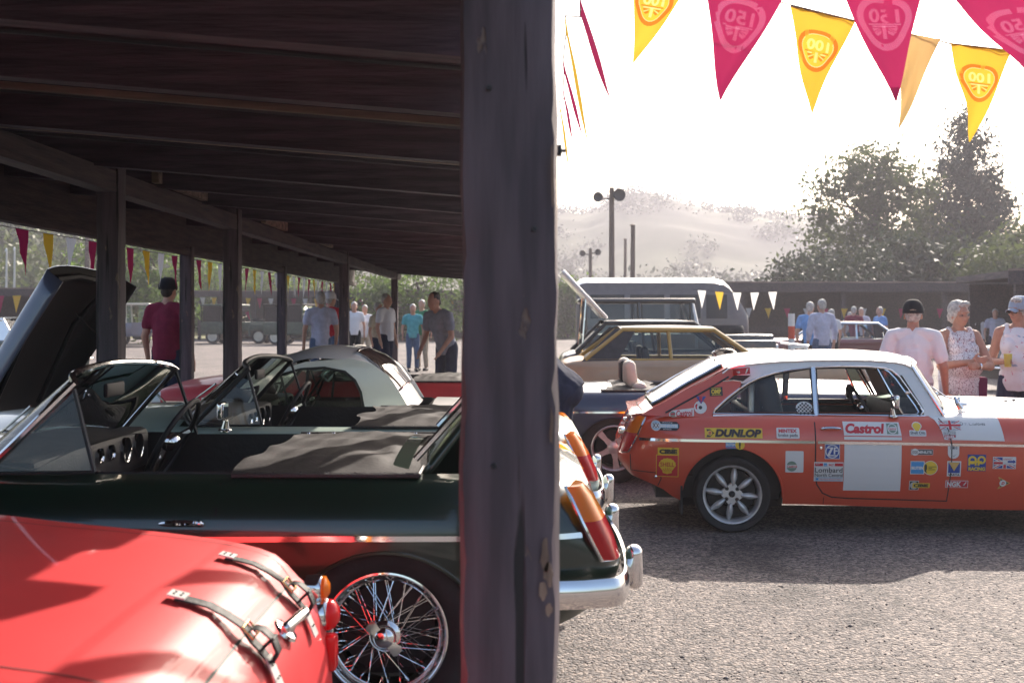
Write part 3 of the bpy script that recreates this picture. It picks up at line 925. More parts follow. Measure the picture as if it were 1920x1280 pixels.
for k, (px, y, h, w, m, lab) in enumerate((
        (1530, 52, 4.4, 2.4, 'leafdark', 'low dark bushy tree left of the airy broadleaf tree'),
        (1600, 47, 4.0, 2.6, 'leafdark', 'dark rounded tree directly behind the two strolling men'),
        (1700, 49, 5.0, 2.5, 'leafdark', 'dark tree between broadleaf tree and conifer'),
        (1790, 50, 4.8, 2.4, 'leafdark', 'dark tree below the conifer above the capped man'),
        (1875, 46, 4.4, 2.2, 'leaf', 'green tree right of the conifer over the pale roof edge'),
        (1935, 50, 5.6, 2.2, 'leaf', 'green tree cut by the right edge of the picture'),
        (1460, 58, 2.8, 2.6, 'leafdark', 'low dark bush at the foot of the hazy hill'))):
    tree(lab, T(px, y), [(0, 0, h * .55, w, w * .8, h * .42), (-w * .5, 0, h * .4, w * .7, w * .6, h * .36), (w * .5, .2, h * .45, w * .7, w * .6, h * .36), (0, 0, h * .28, w * 1.1, w * .7, h * .28)], 13000, .17, M[m], h * .7, .16, 30 + k)
for k, (px, y, h, w, m, lab) in enumerate((
        (275, 58, 7.2, 3.2, 'leaflight', 'bright green tree above the man in the maroon shirt'),
        (390, 78, 6.0, 3.0, 'leaflight', 'tree between two dark posts left of the parked off-roaders'),
        (470, 84, 6.4, 3.6, 'leaflight', 'bright tree above the parked off-roaders'),
        (560, 88, 6.2, 4.0, 'leaflight', 'tree left of the capped men by the shelter posts'),
        (680, 70, 4.0, 3.6, 'leaf', 'rounded tree behind the far couple'),
        (780, 64, 4.6, 3.2, 'leaflight', 'tree behind the man in white shirt by the shelter'),
        (90, 62, 2.9, 3.2, 'leaf', 'round bush over the far left shed roof'),
        (35, 66, 2.4, 2.6, 'leaflight', 'pale round bush at the far left beyond the shed'),
        (1062, 70, 3.6, 1.3, 'leaflight', 'bright rounded bush beside the thick foreground post'),
        (1086, 74, 2.4, 1.3, 'leaf', 'low green bush by the smaller floodlight post'),
        (1300, 76, 1.9, 2.4, 'leaflight', 'low pale bush beyond the white van roof'))):
    tree(lab, T(px, y), [(0, 0, h * .6, w, w * .8, h * .40), (-w * .5, 0, h * .42, w * .7, w * .6, h * .36), (w * .5, .2, h * .45, w * .7, w * .6, h * .36), (0, 0, h * .28, w, w * .7, h * .26)], 6000, .17, M[m], h * .7, .16, 60 + k)
t = thing('hedge', 'long dark hedge running behind the low sheds', 'hedge', (4, 56, 0))
leaf_cloud('foliage', [(x, 0, 1.3, 2.4, 1, 1.1) for x in range(2, 26, 3)], 14000, .14, M['leafdark'], t, 91)
struct(t.children[0], 'stuff')

# loose grit lying on the tarmac
g = np.random.default_rng(17)
NG = 5200
gp = np.stack([g.uniform(.3, 5.5, NG), 3.9 + 7.5 * g.uniform(0, 1, NG) ** 1.5, np.zeros(NG)], 1)
gs = g.uniform(.0025, .007, NG) * np.where(g.uniform(0, 1, NG) > .97, 2.0, 1.0)
oc = np.array([(1, 0, 0), (0, 1, 0), (-1, 0, 0), (0, -1, 0), (0, 0, .8), (0, 0, -.3)])
vv = (gp[:, None, :] + oc[None] * gs[:, None, None] * g.uniform(.6, 1.3, (NG, 6, 3)) + np.array([0, 0, .001])).reshape(-1, 3)
of = [(0, 1, 4), (1, 2, 4), (2, 3, 4), (3, 0, 4), (1, 0, 5), (2, 1, 5), (3, 2, 5), (0, 3, 5)]
ff = (np.arange(NG)[:, None, None] * 6 + np.array(of)[None]).reshape(-1)
gme = bpy.data.meshes.new('gravel'); gme.vertices.add(len(vv)); gme.vertices.foreach_set('co', vv.ravel()); gme.loops.add(len(ff)); gme.loops.foreach_set('vertex_index', ff)
gme.polygons.add(NG * 8); gme.polygons.foreach_set('loop_start', np.arange(0, NG * 24, 3)); gme.update(calc_edges=True); gme.materials.append(mat('grit', (0.24, 0.205, 0.185), 0.85, var=0.5, scale=60))
go = link(bpy.data.objects.new('gravel', gme)); go['kind'] = 'stuff'; go['label'] = 'loose pale grit scattered over the tarmac'

wo = leaf_cloud('woodland', wb, 60000, .42, M['leaf'], None, 77)
wo['kind'] = 'stuff'; wo['label'] = 'dense green wood covering the hillside far left'
rb = []
for i in range(520):
    xx_ = rw.uniform(8, 190); yy_ = rw.uniform(325, 350)
    if i > 200:
        yy_ = 150 + 190 * rw.random(); xx_ = rw.uniform(4, 130) * yy_ / 340
        if noise.noise(Vector((xx_ * .05, yy_ * .035, 7))) < .02 and rw.random() > .18: continue
    rb.append((xx_, yy_, hz(xx_, yy_) + .4, rw.uniform(2, 4.5), 3, rw.uniform(1.2, 2.6)))
wo = leaf_cloud('woodland', rb, 40000, .55, M['leafdark'], None, 78)
wo['kind'] = 'stuff'; wo['label'] = 'distant trees scattered over the hazy hill'

# ================================================================== cars
ARCH_Z, ARCH_R = .235, .335
hw_f = ip([-.76, -.745, -.70, -.58, -.3, 0, .5, 1, 1.5, 2, 2.31, 2.6, 2.85, 3.0, 3.07], [.50, .575, .645, .70, .735, .748, .758, .76, .76, .752, .742, .72, .68, .60, .5])
zt_f = ip([-.76, -.7, -.55, -.2, .3, .9, 1.5, 2, 2.4, 2.8, 3.0, 3.07], [.735, .758, .778, .785, .785, .785, .785, .78, .77, .745, .70, .64])
zc_f = ip([-.76, -.7, -.5, -.1, .2, 1.38, 1.6, 2.2, 2.7, 2.95, 3.07], [.745, .775, .81, .832, .836, .858, .865, .85, .80, .74, .65])
zb_f = ip([-.76, -.6, -.34, .34, 1.9, 2.65, 2.9, 3.07], [.36, .29, .20, .19, .165, .19, .27, .32])
ZST = .61

def zbot(x):
    z = zb_f(x)
    for xc in (0, 2.31):
        d = ARCH_R**2 - (x - xc)**2
        if d > 0:
            z = max(z, ARCH_Z + math.sqrt(d))
    return z

def side_y(x, z):
    hw = hw_f(x)
    if z <= ZST:
        return hw - .085 * ((ZST - z) / .43) ** 2.2
    d = min(1, (z - ZST) / max(.02, zt_f(x) - ZST))
    ph = math.asin(d)
    return hw - .125 * (1 - math.cos(ph)) ** .85

def rake(x, z):
    w = smooth01(-.30, -.74, x)
    return x + w * (.115 * max(0, (z - .52) / .25) ** 1.1 + .17 * max(0, (.47 - z) / .2) ** 1.3)

def mgb_grid():
    xs = [-.76, -.752, -.735, -.70, -.64, -.56, -.46, -.30 - .05, .38, .45, .53, .6, .7, .8, .9, 1.0, 1.1, 1.2, 1.3, 1.38, 1.405, 1.5, 1.6, 1.75, 1.9, 2.7, 2.78, 2.85, 2.92, 2.98, 3.03, 3.07]
    for xc in (0, 2.31):
        for k in range(0, 19):
            xs.append(round(xc - ARCH_R * math.cos(PI * k / 18), 4))
    xs = sorted(set(xs))
    rows = []
    for x in xs:
        zb = zbot(x)
        col = []
        for k in range(9):
            z = zb + (ZST - zb) * k / 8
            col.append((side_y(x, z), z))
        zt = zt_f(x)
        for k in range(1, 9):
            z = ZST + (zt - ZST) * math.sin(PI / 2 * k / 8)
            col.append((hw_f(x) - .125 * (1 - math.cos(PI / 2 * k / 8)) ** .85, z))
        ysh = col[-1][0]
        zc = zc_f(x)
        for fr in (.93, .82, .7, .5, .25, 0):
            y = ysh * fr
            col.append((y, zt + (zc - zt) * (1 - fr * fr)))
        rows.append([(rake(x, z), y, z) for y, z in col])
    return xs, rows

NSIDE = 16           # rows on the side, the deck comes after
def mgb_shell(t, paint, top=None, gt=False, open_boot=False, second=None, flip=False):
    """body, doors, bonnet, boot lid as separate parts; returns local verts/faces for laying prints"""
    xs, rows = mgb_grid()
    parts = {k: MB() for k in ('body', 'door', 'door2', 'bonnet', 'boot_lid', 'flip')}
    R = len(rows[0])
    cx0, cx1 = (-.36, 1.36) if gt else (.02, 1.37)
    dx0, dx1 = .52, 1.404
    allv, allf = [], []
    for sgn in (1, -1):
        for i in range(len(xs) - 1):
            x = (xs[i] + xs[i + 1]) / 2
            for r in range(R - 1):
                q = [(a, b * sgn, c) for a, b, c in (rows[i][r], rows[i + 1][r], rows[i + 1][r + 1], rows[i][r + 1])]
                key = 'body'
                if r >= NSIDE + 1 and cx0 < x < cx1:
                    continue
                if r < NSIDE and r >= 1 and dx0 < x < dx1:
                    key = 'door' if sgn > 0 else 'door2'
                elif r >= NSIDE + 1 and x > 1.5 and x < 2.95:
                    key = 'bonnet'
                elif r >= NSIDE + 1 and -.66 < x < -.07 and not gt:
                    key = 'boot_lid'
                if flip and x > 1.7 and r >= 8:
                    key = 'flip'
                if sgn < 0:
                    q = q[::-1]
                parts[key].add(q, [(0, 1, 2, 3)])
                n = len(allv)
                allv += q
                allf.append((n, n + 1, n + 2, n + 3))
    for i in (0, len(xs) - 1):
        ring = [(a, b, c) for a, b, c in rows[i]] + [(a, -b, c) for a, b, c in rows[i][::-1]]
        n = len(ring)
        parts['body'].add(ring, [tuple(range(n))])
    out = {}
    out['body'] = parts['body'].build('body', paint, t, merge=True, angle=50)
    for k in ('door', 'door2'):
        out[k] = parts[k].build('door', paint, t, merge=True, angle=50)
    if flip:
        hx, hzz = 3.07, .50
        rot = Matrix.Rotation(math.radians(57), 4, 'Y')
        b = parts['flip']
        b.v = [tuple((rot @ Vector((x - hx, y, z - hzz))) + Vector((hx, 0, hzz))) for x, y, z in b.v]
        fo = b.build('raised_bonnet', M['bluegrey'], t, merge=True, angle=50)  # white bonnet given a blue-grey colour in place of sky reflection
        fo.data.materials.append(M['trim'])
        md = fo.modifiers.new('thick', 'SOLIDIFY'); md.thickness = .012; md.offset = -1; md.material_offset = 1
        mb = MB()
        rp = lambda p: (rot @ (Vector(p) - Vector((hx, 0, hzz)))) + Vector((hx, 0, hzz))
        for sy in (.5, -.5):
            mb.tube([rp((1.8, sy, .72)), rp((2.2, sy * .8, .76)), rp((2.85, sy * .8, .66))], .02, 6)
        mb.tube([rp((1.8, -.55, .73)), rp((1.8, 0, .80)), rp((1.8, .55, .73))], .025, 6)
        mb.build('bonnet_brace', M['darkmetal'], fo)
        mb = MB(); mb.box(rp((2.0, .36, .78)), (.20, .10, .012), rot=rot.to_3x3()); mb.build('bonnet_label', PR['white'], fo, smooth=False)
        mb = MB(); mb.tube([rp((2.1, -.3, .76)), (1.9, -.3, .6)], .008, 6); mb.build('bonnet_stay', M['chrome'], t)
        mb = MB(); mb.rbox((2.1, 0, .55), (.65, .3, .3), .04, 2); mb.rbox((2.15, .2, .62), (.4, .12, .14), .03, 2)
        mb.lathe([(0, .0), (.09, 0), (.1, -.02), (.1, -.05), (0, -.05)], 18, (2.0, -.25, .70), axis='z'); mb.rbox((2.72, 0, .52), (.06, .6, .36), .01, 1)
        mb.build('engine', M['darkmetal'], t)
    else:
        out['bonnet'] = parts['bonnet'].build('bonnet', top or paint, t, merge=True, angle=50)
    if not gt:
        b = parts['boot_lid']
        if open_boot:
            hx, hzz = -.09, .832
            rot = Matrix.Rotation(math.radians(52), 4, 'Y')
            b.v = [tuple((rot @ Vector((x - hx, y, z - hzz))) + Vector((hx, 0, hzz))) for x, y, z in b.v]
            lid = b.build('boot_lid', paint, t, merge=True, angle=50)
            md = lid.modifiers.new('thick', 'SOLIDIFY'); md.thickness = .022; md.offset = -1
            mb = MB()
            e = [(-.66, -.55), (-.66, .55)]
            P0 = [Vector((-.09, -.56, .84)), Vector((-.63, -.53, .80)), Vector((-.63, .53, .80)), Vector((-.09, .56, .84))]
            P0 = [(rot @ (p - Vector((hx, 0, hzz)))) + Vector((hx, 0, hzz)) for p in P0]
            mb.tube(P0, .011, 6)
            mb.build('lid_trim', M['chrome'], lid)
            mb = MB(); mb.tube([P0[3].lerp(P0[2], .45) + Vector((.0, -.05, -.02)), (-.36, .5, .70)], .007, 6); mb.build('lid_stay', M['darkmetal'], t)
            mb = MB(); mb.box((-.36, 0, .60), (.5, 1.1, .06)); mb.build('boot_floor', M['trim'], t, smooth=False)
            mb = MB(); mb.tube([(-.2, .42, .66), (-.28, .46, .80), (-.40, .42, .82), (-.5, .4, .70)], .02, 8); mb.build('tool_roll', M['vinyl'], t)
        else:
            out['boot'] = b.build('boot_lid', second or paint, t, merge=True, angle=50)
    # dark underbody and wheel wells
    mb = MB()
    mb.box((1.15, 0, .33), (3.3, 1.06, .26))
    for xc in (0, 2.31):
        mb.lathe([(ARCH_R + .004, -.66), (ARCH_R + .004, .66)], 28, (xc, 0, ARCH_Z + .002))
        mb.box((xc, 0, .30), (.5, 1.0, .1))
    # keep wells above the ground line only
    v = mb.v
    mb.v = [(x, y, max(z, .17)) for x, y, z in v]
    mb.build('underbody', M['trim'], t, smooth=False)
    return out, BVHTree.FromPolygons([Vector(p) for p in allv], allf)

def on_side(bvh, sgn):
    def fn(x, z, lift):
        h = bvh.ray_cast(Vector((x, sgn * 3, z)), Vector((0, -sgn, 0)))
        if h[0] is None:
            return Vector((x, sgn * (side_y(x, z) + lift), z))
        n = h[1]
        if n.y * sgn < 0:
            n = -n
        return h[0] + n * lift
    return fn

def ribbon(name, pts, w, fn, m, parent, lift=.0025, sub=5):
    """a narrow strip laid along a 2D line on the body side"""
    P2 = [Vector((a, b, 0)) for a, b in pts]
    mb = MB()
    L = []
    for i in range(len(P2) - 1):
        for k in range(sub):
            L.append(P2[i].lerp(P2[i + 1], k / sub))
    L.append(P2[-1])
    vs, fs = [], []
    for i, p in enumerate(L):
        d = (L[min(i + 1, len(L) - 1)] - L[max(0, i - 1)]).normalized()
        q = Vector((-d.y, d.x, 0)) * w / 2
        vs += [fn(p.x + q.x, p.y + q.y, lift), fn(p.x - q.x, p.y - q.y, lift)]
    fs = [(2 * i, 2 * i + 1, 2 * i + 3, 2 * i + 2) for i in range(len(L) - 1)]
    mb.add(vs, fs)
    return mb.build(name, m, parent)

# ---- wheels (local: axle along y, outer face towards -y)
def tyre_mesh(R=.30, w=.165, rim=.19):
    mb = MB()
    h = w / 2
    mb.lathe([(rim, -h * .62), (rim + .012, -h * .86), (rim + .05, -h * 1.02), (R - .03, -h * .98), (R - .01, -h * .84), (R, -h * .7), (R + .001, -h * .5), (R - .006, -h * .46), (R, -h * .42),
              (R, -.004), (R - .006, 0), (R, .004), (R, h * .42), (R - .006, h * .46), (R, h * .7), (R - .01, h * .84), (R - .03, h * .98), (rim + .05, h * 1.02), (rim, h * .62)], 48)
    return mb.mesh('tyre', M['rubber'], angle=50)
TYRE = tyre_mesh()
TYRE_LOW = tyre_mesh(.252, .185, .188)
def minilite_meshes():
    mb = MB()
    mb.lathe([(.198, -.062), (.2, -.07), (.194, -.074), (.186, -.07), (.176, -.05), (.172, -.02), (.17, .05), (.19, .06)], 48)
    rim = mb.mesh('wheel', M['alloy'], angle=35)
    mb = MB()
    prof = [(.058, .012, -.044), (.078, .016, -.052), (.105, .022, -.056), (.130, .0225, -.052), (.155, .017, -.042), (.175, .012, -.032)]
    vs, fs = [], []
    for r, w, y in prof:
        vs += [(-w, y + .022, r), (-w * .55, y, r), (0, y - .006, r), (w * .55, y, r), (w, y + .022, r)]
    for i in range(len(prof) - 1):
        for k in range(4):
            fs.append((i * 5 + k, i * 5 + k + 1, i * 5 + k + 6, i * 5 + k + 5))
    mb.add(vs, fs)
    spoke = mb.mesh('spoke', M['alloy'], angle=60)
    mb = MB()
    pts = []
    for i in range(32):
        a = 2 * PI * i / 32
        r = .066 + .010 * math.cos(4 * a)
        pts.append((r * math.cos(a), r * math.sin(a)))
    mb.prism(pts, lambda a, b, t: (a, t, b), -.043, -.01)
    hub = mb.mesh('hub', M['alloy'], angle=30)
    mb = MB(); mb.lathe([(0, -.052), (.016, -.052), (.022, -.047), (.024, -.03)], 16); cap = mb.mesh('hub_cap', M['darkmetal'])
    mb = MB(); mb.lathe([(0, -.052), (.006, -.052), (.0075, -.046), (.0085, -.043), (.0085, -.03)], 6); mb.lathe([(.0085, -.0435), (.013, -.0435), (.0135, -.04)], 12); nut = mb.mesh('wheel_nut', M['darkmetal'], angle=20)
    mb = MB(); mb.lathe([(0, .02), (.16, .02), (.165, .05)], 24); disc = mb.mesh('brake_drum', M['trim'])
    return rim, spoke, hub, cap, nut, disc
MINI = minilite_meshes()
def minilite(parent, loc, face):
    rim, spoke, hub, cap, nut, disc = MINI
    w = link(bpy.data.objects.new('wheel', rim), parent)
    w.location = loc
    w.rotation_euler = (0, .12, 0 if face < 0 else PI)
    for m, n in ((TYRE_LOW, 'tyre'), (hub, 'hub'), (cap, 'hub_cap'), (disc, 'brake_drum')):
        link(bpy.data.objects.new(n, m), w)
    for k in range(8):
        o = link(bpy.data.objects.new('spoke', spoke), w); o.rotation_euler = (0, 2 * PI * k / 8, 0)
    for k in range(4):
        a = PI / 4 + PI / 2 * k + .08
        o = link(bpy.data.objects.new('wheel_nut', nut), w); o.location = (.049 * math.cos(a), -.001, .049 * math.sin(a))
    return w

def wire_meshes():
    mb = MB()
    mb.lathe([(.196, -.066), (.201, -.074), (.1995, -.079), (.194, -.080), (.189, -.076), (.184, -.064), (.178, -.052), (.168, -.044), (.163, -.02), (.162, .02), (.168, .05), (.19, .066)], 64)
    rim = mb.mesh('wheel', M['chrome'], angle=35)
    mb = MB()
    mb.lathe([(.052, .0), (.054, -.02), (.048, -.03), (.046, -.062), (.05, -.068), (.05, -.078), (.044, -.085), (.038, -.088), (.037, -.1), (.034, -.108), (.024, -.118), (.01, -.122), (0, -.122)], 32)
    hub = mb.mesh('hub', M['chrome'], angle=35)
    ear = MB()
    ear.prism([(.026, -.013), (.058, -.02), (.066, -.012), (.066, .012), (.058, .02), (.026, .013)], lambda u, v, t: (u, t, v), -.112, -.098)
    ears = ear.mesh('knock_off_ear', M['chrome'], angle=30)
    sp = []
    # outer row and inner row, crossed
    def spoke(a0, da, hr, hy, rr, ry, name='spoke'):
        mb = MB()
        p0 = Vector((hr * math.cos(a0), hy, hr * math.sin(a0)))
        a1 = a0 + da
        p1 = Vector((rr * math.cos(a1), ry, rr * math.sin(a1)))
        mb.tube([p0, p1], .0017, 5)
        mb.tube([p1.lerp(p0, .09), p1], .003, 5)
        return mb
    return rim, hub, ears, spoke
WIRE = wire_meshes()
SPK = [WIRE[3](0, .62, .046, -.064, .165, -.030), WIRE[3](0, -.62, .046, -.064, .165, -.024), WIRE[3](0, .42, .054, -.012, .164, .012), WIRE[3](0, -.42, .054, -.012, .164, .020)]
SPKM = [s.mesh('spoke', M['chrome']) for s in SPK]
mb = MB()
for j, s in enumerate(SPK):
    for k in range(16):
        R = Matrix.Rotation(2 * PI * (k + j * .25) / 16, 4, 'Y')
        mb.add([R @ Vector(p) for p in s.v], s.f)
ALLSPK = mb.mesh('spokes', M['chrome'])
mb = MB(); mb.lathe([(0, .03), (.15, .03), (.16, .06)], 24); DRUM = mb.mesh('brake_drum', M['trim'])
def wire_wheel(parent, loc, face, single=False):
    w = link(bpy.data.objects.new('wheel', WIRE[0]), parent)
    w.location = loc
    w.rotation_euler = (0, .2, 0 if face < 0 else PI)
    for n, m in (('tyre', TYRE), ('hub', WIRE[1]), ('brake_drum', DRUM)):
        link(bpy.data.objects.new(n, m), w)
    for a in (.55, .55 + PI):
        link(bpy.data.objects.new('knock_off_ear', WIRE[2]), w).rotation_euler = (0, a, 0)
    if single:
        for j in range(4):
            for k in range(16):
                o = link(bpy.data.objects.new('spoke', SPKM[j]), w); o.rotation_euler = (0, 2 * PI * (k + j * .25) / 16, 0)
    else:
        link(bpy.data.objects.new('spokes', ALLSPK), w)
    return w
def five_spoke(parent, loc, face):
    mb = MB()
    mb.lathe([(.198, -.062), (.2, -.07), (.192, -.074), (.184, -.068), (.176, -.04), (.17, .05)], 40)
    w = mb.build('wheel', M['alloy'], parent)
    w.location = loc
    w.rotation_euler = (0, .5, 0 if face < 0 else PI)
    link(bpy.data.objects.new('tyre', TYRE), w)
    for k in range(5):
        mb = MB()
        mb.prism([(-.03, .03), (.03, .03), (.02, .1), (.028, .178), (-.028, .178), (-.02, .1)], lambda a, b, t: (a, t, b), -.055, -.03)
        o = mb.build('spoke', M['alloy'], w); o.rotation_euler = (0, 2 * PI * k / 5, 0)
    mb = MB(); mb.lathe([(0, -.066), (.03, -.064), (.05, -.055), (.06, -.03)], 20); mb.build('hub', M['alloy'], w)
    link(bpy.data.objects.new('brake_drum', DRUM), w)
    return w

def tail_lamps(t, bvh):
    for sgn in (1, -1):
        fr = [(-.578, .762), (-.597, .722), (-.628, .655), (-.660, .59), (-.692, .528)]
        re = [(-.632, .762), (-.668, .735), (-.705, .665), (-.734, .59), (-.752, .528)]
        for name, m, k0, k1 in (('indicator_lens', 'orange', 0, 2), ('tail_lamp', 'redlens', 2, 4)):
            mb = MB()
            vs, fs = [], []
            for k in range(k0, k1 + 1):
                f, r_ = fr[k], re[k]
                for j in range(6):
                    u = j / 5
                    x = f[0] + (r_[0] - f[0]) * u
                    z = f[1]
                    y = side_y(max(x, -.70), min(z, .74)) + .014 - .10 * u ** 2.2 + .012 * math.sin(PI * u)
                    vs.append((x - .012 * math.sin(PI * u), sgn * y, z))
                vs.append((r_[0] + .02, sgn * (.50), r_[1]))
            n = 7
            for k in range(k1 - k0):
                for j in range(n - 1):
                    fs.append((k * n + j, k * n + j + 1, (k + 1) * n + j + 1, (k + 1) * n + j))
            fs.append(tuple(range(n)))
            fs.append(tuple((k1 - k0) * n + j for j in range(n)))
            mb.add(vs, fs)
            mb.build(name, M[m], t, angle=50)
        mb = MB()
        mb.tube([(x + .006, sgn * (side_y(x, min(z, .75)) + .010), z) for x, z in fr] + [(-.73, sgn * .60, .52)], .0075, 6)
        mb.build('lamp_trim', M['chrome'], t)

def seat(t, x, y, m, high=False, w=.46, ztop=.80, low=False):
    mb = MB()
    mb.rbox((x + .28, y, .40), (.5, w, .16), .05, 3)
    mb.rbox((x - .02, y, .54 if low else .60), (.13, w, .36 if low else .52), .05, 3, rot=Matrix.Rotation(-.22, 3, 'Y'))
    o = mb.build('seat', m, t)
    if high:
        mb = MB()
        mb.rbox((x - .13, y, ztop + .11), (.10, w * .58, .27), .045, 3, rot=Matrix.Rotation(-.16, 3, 'Y'))
        mb.build('headrest', m, o)
    return o

def steering(t, x, y, z, r=.195, tilt=.5):
    mb = MB()
    R = Matrix.Translation((x, y, z)) @ Matrix.Rotation(-tilt, 4, 'Y')
    mb.tube([R @ Vector((0, r * math.cos(a), r * math.sin(a))) for a in [2 * PI * i / 40 for i in range(40)]], .011, 8, closed=True)
    o = mb.build('steering_wheel', M['trim'], t)
    mb = MB()
    for a in (.2, PI - .2, -PI / 2):
        mb.tube([R @ Vector((.015, 0, 0)), R @ Vector((0, r * math.cos(a), r * math.sin(a)))], .007, 6, flat=2.0)
    mb.xf = R; mb.lathe([(0, -.02), (.03, -.02), (.04, -.005), (.04, .02)], 16, axis='x'); mb.xf = None
    mb.build('wheel_boss', M['chrome'], o)
    return o

def mirror(t, x, y, z, face):
    """chrome door mirror on a short stalk, glass looking towards the tail"""
    mb = MB()
    mb.tube([(x, y, z - .005), (x - .01, y + .01 * face, z + .05)], [.024, .014], 10)
    mb.lathe([(.036, 0), (.03, .008), (0, .01)], 12, (x, y, z), axis='z')
    mb.rbox((x + .01, y + .02 * face, z + .10), (.03, .115, .085), .013, 3)
    o = mb.build('wing_mirror', M['chrome'], t)
    mb = MB(); mb.rbox((x - .0075, y + .02 * face, z + .10), (.004, .10, .07), .0015, 1); mb.build('mirror_glass', M['mirror'], o)
    return o

def handle(t, bvh, sgn, x, z):
    fn = on_side(bvh, sgn)
    mb = MB()
    pts = [fn(x + u * .135, z - .003 * (u - .5) ** 2, .006 + .02 * math.sin(PI * min(1, max(0, u))) ** .6) for u in [i / 8 for i in range(9)]]
    mb.tube(pts, [.006, .009, .0095, .0095, .0095, .0095, .0095, .008, .005], 8)
    mb.ell(fn(x + .016, z, .012), (.018, .012, .011), nu=10, nv=6)
    return mb.build('door_handle', M['chrome'], t)

